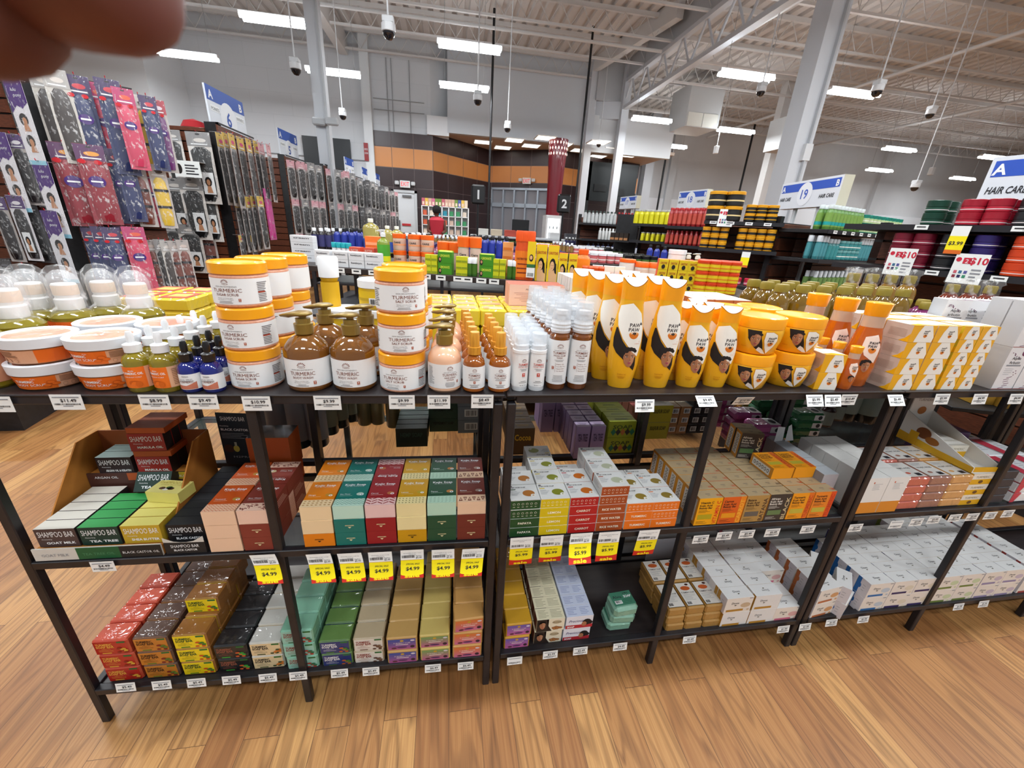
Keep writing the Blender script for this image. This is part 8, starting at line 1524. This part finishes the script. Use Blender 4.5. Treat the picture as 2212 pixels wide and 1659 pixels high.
# aisle signs on the right
def rsign(px0, py0, px1, py1, num, h, Y, label, L=None, tl='HAIR CARE'):
    g0 = G(px0, py0, Y=Y); g1 = G(px1, py1, Z=g0.z); D = Vector((g1.x-g0.x, g1.y-g0.y)); L = L or D.length; rz = math.atan2(D.y, D.x)
    r = empty('aisle_sign', label, 'sign', g0, rz, 'long hair care aisle signs'); BL = M('2a52b8', .5); p_ = MB().box(0, 0, -h, L, .09, 0, M('dcdfe6', .5), right=M('c8c4b0')); T = Tf(0, 0, -h)
    p_.quad(T, .02, h*.62, L-.02, h*.92, BL, .001); p_.text(T, 'A', L*.06, h*.66, h*.2, LBL, w=.002, bold=.03); p_.text(T, 'B', L*.94, h*.66, h*.2, LBL, w=.002, bold=.03); p_.ell(T, L*.46, h*.5, h*.42, h*.42, M('e6e8ee'), .002, 26)
    if num: p_.text(T, num, L*.46, h*.33, h*.34, BL, w=.003, bold=.01)
    p_.text(T, tl, L*.13, h*.3, h*.13, INK, w=.002, bold=.02, maxw=L*.2, slant=.15); p_.text(T, tl, L*.82, h*.3, h*.13, INK, w=.002, bold=.02, maxw=L*.22, slant=.15)
    part('panel', p_, r); po = MB()
    for u in (L*.3, L*.7): part('bracket', MB().box(u-.02, .03, -h-.9, u+.02, .05, -h, M('c8ccd0')), r)
    return r
rsign(1692, 398, 1826, 376, '19', .24, 4.1, 'long white and blue aisle 19 hair care sign below the big column'); rsign(1468, 414, 1530, 408, '18', .24, 6.3, 'long aisle 18 hair care sign above the yellow bottles'); rsign(1341, 426, 1377, 422, '17', .22, 8.4, 'small distant aisle 17 sign beside the white columns')
g0 = G(2148, 340, Y=2.35); r = rsign(2148, 340, 2330, 322, '', .30, 2.35, 'large cropped hair care aisle sign at the right picture edge', L=.9)
# ================================================================== HANGING CAMERAS, POLES, SIGNS
def dome(px, py, z, label, s_=1.0, box=False):
    g = G(px, py, Z=z); r = empty('ceiling_camera', label, 'security camera', (g.x, g.y, z), 0, 'hanging dome cameras')
    part('rod', MB().tube((0, 0, .16*s_), (0, 0, 6.4-z), .012, M('d5d7da'), 6), r)
    if box: part('housing', MB().bbox(-.06, -.06, 0, .06, .06, .22, M('dfe2e4'), .01), r); return
    part('housing', MB().lathe([(0, .16), (.05, .16), (.085, .13), (.085, .05), (.075, .045)], M('d9dbde', .4), 18).bbox(-.07, -.07, .13, .07, .07, .2, M('cfd2d5'), .01), r)
    part('dome_glass', MB().lathe([(0, -.035), (.04, -.025), (.068, .01), (.075, .045)], M('15151a', .1, coat=1), 18), r)
for a in [(840, 80, 3.4, 'dome camera on a rod nearest above the body wash bottles'), (1032, 224, 3.4, 'dome camera below the strip light at the bulkhead'), (1096, 283, 3.4, 'dome camera on a long rod left of the second black pole'), (640, 158, 3.4, 'dome camera left of the white left column'), (741, 256, 3.4, 'small dome camera above the dark wall screen'),
          (1293, 316, 4.0, 'dome camera under the entrance alcove edge'), (1642, 205, 3.9, 'dome camera under the double strip light'), (2007, 253, 3.9, 'dome camera right of the big column, farther one'), (1974, 410, 2.6, 'small tilted dome camera on the far right')]: dome(*a)
dome(1892, 205, 3.6, 'large dome camera on a rod right of the big column', 1.3)
dome(1545, 332, 3.9, 'white box sensor hanging near the third black pole', box=True); dome(2009, 378, 3.6, 'white box sensor hanging above the green bottles', box=True)
for px, py, z, lab in [(1068, 18, 6.45, 'tall thin black pole in the middle'), (1282, 56, 6.4, 'tall thin black pole left of the white columns'), (1454, 248, 6.25, 'black pole beside the big air diffuser'), (1632, 266, 6.25, 'black pole left of the big white column')]:
    g = G(px, py, Z=z); r_ = .032 if g.y < 15 else .045
    one('service_pole', MB().tube((0, 0, 0), (0, 0, z-.0), r_, M('141417', .4), 8), lab, 'pole', 'black service poles', (g.x, g.y, 0))
def lane(px, py, num, lab):
    g = G(px, py, Y=8.9); r = empty('lane_light', lab, 'checkout sign', (g.x, 8.9, 0)); part('pole', MB().tube((0, 0, 0), (0, 0, g.z-.1), .02, BLK, 8), r); b = MB().bbox(-.14, -.05, g.z-.2, .14, .05, g.z+.16, M('1b1b1e', .4), .03); b.text(Tf(0, -.05), num, 0, g.z-.1, .16, LBL, w=.002, bold=.03); part('sign_box', b, r)
lane(1033, 418, '1', 'left black checkout lane sign box lettered 1'); lane(1218, 438, '2', 'right black checkout lane sign box, beside the maroon column')
def exits(px, py, Y, lab, rz=0):
    g = G(px, py, Y=Y); r = empty('exit_sign', lab, 'exit sign', (g.x, Y, g.z), rz, 'exit signs'); b = MB().bbox(-.17, -.04, -.11, .17, .04, .11, M('e4e6e6', .5), .01); b.text(Tf(0, -.04), 'EXIT', 0, -.06, .13, M('d8303a', .5, emit=.6), width=.27, w=.003, bold=.01); part('panel', b, r)
    for s_ in (-1, 1): part('lamp_head', MB().bbox(s_*.27-.07, -.05, -.03, s_*.27+.07, .03, .09, M('d0d2d4'), .02), r)
exits(875, 398, 15.6, 'white EXIT sign with lamp heads above the exit door'); g = G(1138, 391, Y=17.2); exits(1138, 391, 17.2, 'white EXIT sign above the glass entrance', -.5)
for i, (px, py) in enumerate([(688, 262), (716, 262)]): g = G(px, py, Y=8.7); one('emergency_light', MB().bbox(-.11, -.04, -.06, .11, .04, .06, M('b8bcc0'), .02), 'grey emergency lamp on the white left column, %s' % ('left', 'right')[i], 'emergency light', 'emergency lamps', (g.x, 8.72, g.z))
def wallthing(kind, x0, y0, x1, y1, Y, m_, lab, cat, txt=None, d=.05):
    a, b_ = G(x0, y0, Y=Y), G(x1, y1, Y=Y); b = MB().box(0, 0, b_.z-a.z, b_.x-a.x, d, 0, m_)
    if txt:
        for i, (t, c) in enumerate(txt): b.text(Tf(0, 0), t, (b_.x-a.x)/2, (b_.z-a.z)*(.4+.22*i), abs(b_.z-a.z)*.1, c, w=.003, maxw=(b_.x-a.x)*.8)
    return one(kind, b, lab, cat, None, (a.x, Y, a.z))
wallthing('wall_screen', 651, 292, 761, 372, 15.7, M('1f2226', .4), 'dark screen mounted on the white left wall', 'screen'); wallthing('wall_banner', 785, 308, 797, 348, 15.5, M('8a1c22', .5), 'narrow red customer service banner hanging by the tile wall', 'banner', [('SERVICE', LBL), ('CUSTOMER', LBL)], .01)
g0, g1 = G(1275, 348, Y=16.3), G(1368, 440, Y=16.3)
one('video_wall', MB().box(0, 0, g1.z-g0.z, g1.x-g0.x, .15, 0, M('1d2325', .25)).box(.25, -.06, -1.0, .75, 0, -.75, M('111315', .3)).box(1.0, -.04, -1.1, 1.5, 0, -.85, M('15181a', .3)).box(0, 0, -g0.z+.02, .1, .15, 0, M('1d2325')), 'large dark board between the white columns', 'screen', None, (g0.x, 16.3, g0.z))
# red light column of the entrance
g = G(1205, 325, Y=15.0); r = empty('light_column', 'maroon column with glowing diamonds at its top beside the entrance', 'column', (g.x, 15, 0)); MR = M('7a1626', .3, coat=.5); zt = 4.09
b = MB().lathe([(.24, 1.75), (.27, 3.0), (.33, zt)], MR, 26); part('shaft', b, r); T = Tc(.315)
b = MB()
for k in range(3):
    for i in range(-4, 5): u = .105*i+(.05 if k % 2 else 0); z = zt-.12-.16*k; b.poly(lambda u_, v_, w_: Tc(.33)(u_, v_, w_), [(u, z-.05), (u+.025, z), (u, z+.05), (u-.025, z)], M('ffe9dc', .5, emit=2), .004)
part('diamond_lights', b, r); b = MB().bbox(-.28, -.28, 0, .28, .28, 1.75, M('d9dcdf', .4), .01); b.quad(Tf(-.22, -.28), 0, .4, .44, 1.65, M('eef6fa', .5, emit=.9), .002)
for i in range(5):
    for j in range(3): b.ell(Tf(-.22, -.28), .09+.13*j, .55+.2*i, .02, .05, M('9aa4a8', .3, metal=.6), .004, 8)
part('jewellery_case', b, r)
# cashier shelving, checkout counters and the cashier
g0, g1 = G(911, 443, Y=14.2), G(1012, 450, Y=14.2); r = empty('cube_shelf', 'white cube shelving with coloured boxes on top behind the checkout', 'shelf', (g0.x, 14.2, 0)); L = g1.x-g0.x; zt = g0.z
b = MB().box(0, .3, 0, L, .32, zt, WHT); 
for i in range(8): b.box(L*i/7-.015, 0, 0, L*i/7+.015, .3, zt, WHT)
for k in range(6): b.box(0, 0, zt-.02-.28*k, L, .3, zt-.28*k, WHT)
part('frame', b, r)
rn = random.Random(4)
for i in range(14):
    c = rn.choice(['c8a08c', 'b85a6a', 'd8b04a', '6a8a3a', '4a5a9a', 'c86a8a', 'd8c8b0']); one('hair_colour_box', MB().box(0, 0, 0, L/15, .1, .22, M(c), front=M(c)).quad(Tf(), .02, .03, L/15-.02, .12, M('e0c8b4'), .002), 'small coloured carton on the white cube shelf, %s from the left' % ORD[i], 'box', 'cartons on the cube shelf', (g0.x+L*i/14.2, 14.25, zt+.001))
for k in range(3):
    for i in range(7):
        c = rn.choice(['c85a3a', 'd8c8b8', '3a8a5a', 'b84a4a', '2a8aa0', 'c8b0a0']); one('small_goods', MB().bbox(.03, 0, 0, L/7-.06, .12, .15, M(c), .01), 'goods in a cube of the white shelf, %s from left, %s row' % (ORD[i], ('top', 'second', 'third')[k]), 'box', 'goods in the cube shelf', (g0.x+L*i/7, 14.27, zt-.28*(k+1)+.001))
b = MB().bbox(0, 0, 0, 3.2, .7, 1.02, M('1a1a1d', .5), .01).bbox(-.03, -.03, 1.02, 3.23, .73, 1.06, M('c8ccd0', .4), .005); one('checkout_counter', b, 'long black checkout counter with pale top', 'counter', None, (.6, 9.6, 0))
one('register_screen', MB().bbox(-.2, 0, .1, .2, .04, .38, M('151518'), .01).box(-.1, 0, 0, .1, .1, .1, M('151518')), 'black register screen on the checkout counter', 'screen', None, (1.7, 9.8, 1.06))
for i in range(6): one('counter_goods', MB().bbox(0, 0, 0, .25, .2, .14, M(('d8d4cc', 'c8b8a0', 'b84a3a', 'd8d8d8', '3a3a40', 'c8a06a')[i]), .01), 'small goods on the checkout counter, %s from left' % ORD[i], 'box', 'goods on the checkout counter', (.7+.32*i if i < 3 else 1.2+.4*i-.0, 9.75, 1.061))
def person(x, y, hz, label):
    r = empty('person', label, 'person', (x, y, 0)); k = hz/1.68
    b = MB(); b.lathe([(0, 0), (.15, .0), (.17, .5), (.19, .85), (.17, 1.0), (.20, 1.25), (.21, 1.36), (.15, 1.43), (.06, 1.46), (.055, 1.5), (.07, 1.53), (.088, 1.60), (.085, 1.66), (.05, 1.70), (0, 1.71)], M('5a3a2c', .6), 20, sy=.7); 
    for s_ in (-1, 1): b.tube((.2*s_, 0, 1.36), (.25*s_, -.04, 1.08), .05, M('5a3a2c'), 10, .042); b.tube((.25*s_, -.04, 1.08), (.16*s_, -.28, 1.02), .04, M('5a3a2c'), 10, .03)
    part('body', b, r); part('hair', MB().lathe([(.09, 1.56), (.12, 1.60), (.125, 1.68), (.09, 1.75), (0, 1.78)], M('141114', .8), 18), r)
    part('red_vest', MB().lathe([(.185, .9), (.19, 1.0), (.212, 1.25), (.222, 1.37), (.16, 1.44), (.07, 1.465)], M('b8283a', .7), 20, sy=.74), r); r.scale = (k, k, k)
g = G(943, 444, Y=12.6); person(g.x, 12.6, g.z/1.05, 'person with black hair in a red vest behind the checkout, seen from behind')
# ================================================================== FINGERS OVER THE LENS
def hand():
    def W(px, py, d): return CAMP + fw*d + RX*((px-1106)/FPX*d) - UP*((py-829.5)/FPX*d)
    V, E, Rr = [], [], []
    def chain(pts, start=None):
        prev = start
        for p, r_ in pts:
            V.append(p); Rr.append(r_); i = len(V)-1
            if prev is not None: E.append((prev, i))
            prev = i
        return prev
    palm = chain([(W(-1500, -900, .062), .020)]); p2 = chain([(W(-900, -700, .060), .016)], palm)
    chain([(W(-420, -270, .056), .0108), (W(-60, -130, .053), .0104), (W(170, -70, .051), .0102), (W(330, -62, .0495), .0094)], p2)      # index
    chain([(W(-760, -240, .054), .0108), (W(-420, -90, .052), .0105), (W(-120, -20, .050), .0103), (W(60, -5, .049), .0094)], p2)            # middle
    p3 = chain([(W(-1500, -200, .062), .015)], palm); chain([(W(-1100, 20, .06), .009), (W(-760, 90, .058), .0086), (W(-560, 110, .056), .0076)], p3)   # ring
    p4 = chain([(W(-1900, 60, .066), .013)], p3); chain([(W(-1600, 220, .064), .008), (W(-1250, 300, .062), .0074), (W(-1050, 320, .06), .0064)], p4)    # little
    p5 = chain([(W(-900, -1400, .07), .014)], palm); chain([(W(-300, -1500, .075), .011), (W(150, -1450, .078), .0102), (W(380, -1420, .08), .0085)], p5)  # thumb
    me = bpy.data.meshes.new('hand'); me.from_pydata(V, E, []); o = bpy.data.objects.new('hand', me); COL.objects.link(o)
    m, nt, bs = nodes('finger_skin', .55); mp = coords(nt, (1, 1, 1)); n = N(nt, 'ShaderNodeTexNoise'); n.inputs['Scale'].default_value = 60; nt.links.new(mp.outputs[0], n.inputs[0]); rr = ramp(nt, [(.3, '5e342c'), (.7, '6c3c34')]); nt.links.new(n.outputs[0], rr.inputs[0]); nt.links.new(rr.outputs[0], bs.inputs['Base Color']); bs.inputs['Subsurface Weight'].default_value = .1; bs.inputs['Subsurface Scale'].default_value = .004
    me.materials.append(m); sk = o.modifiers.new('skin', 'SKIN'); sk.use_smooth_shade = True; sk.branch_smoothing = .5
    for i, r_ in enumerate(Rr): me.skin_vertices[0].data[i].radius = (r_, r_)
    me.skin_vertices[0].data[0].use_root = True; ss = o.modifiers.new('sub', 'SUBSURF'); ss.levels = 2; ss.render_levels = 2
    return tag(o, 'brown fingers reaching across the upper left corner, out of focus', 'hand')
try: hand()
except Exception as ex: print('hand failed', ex)
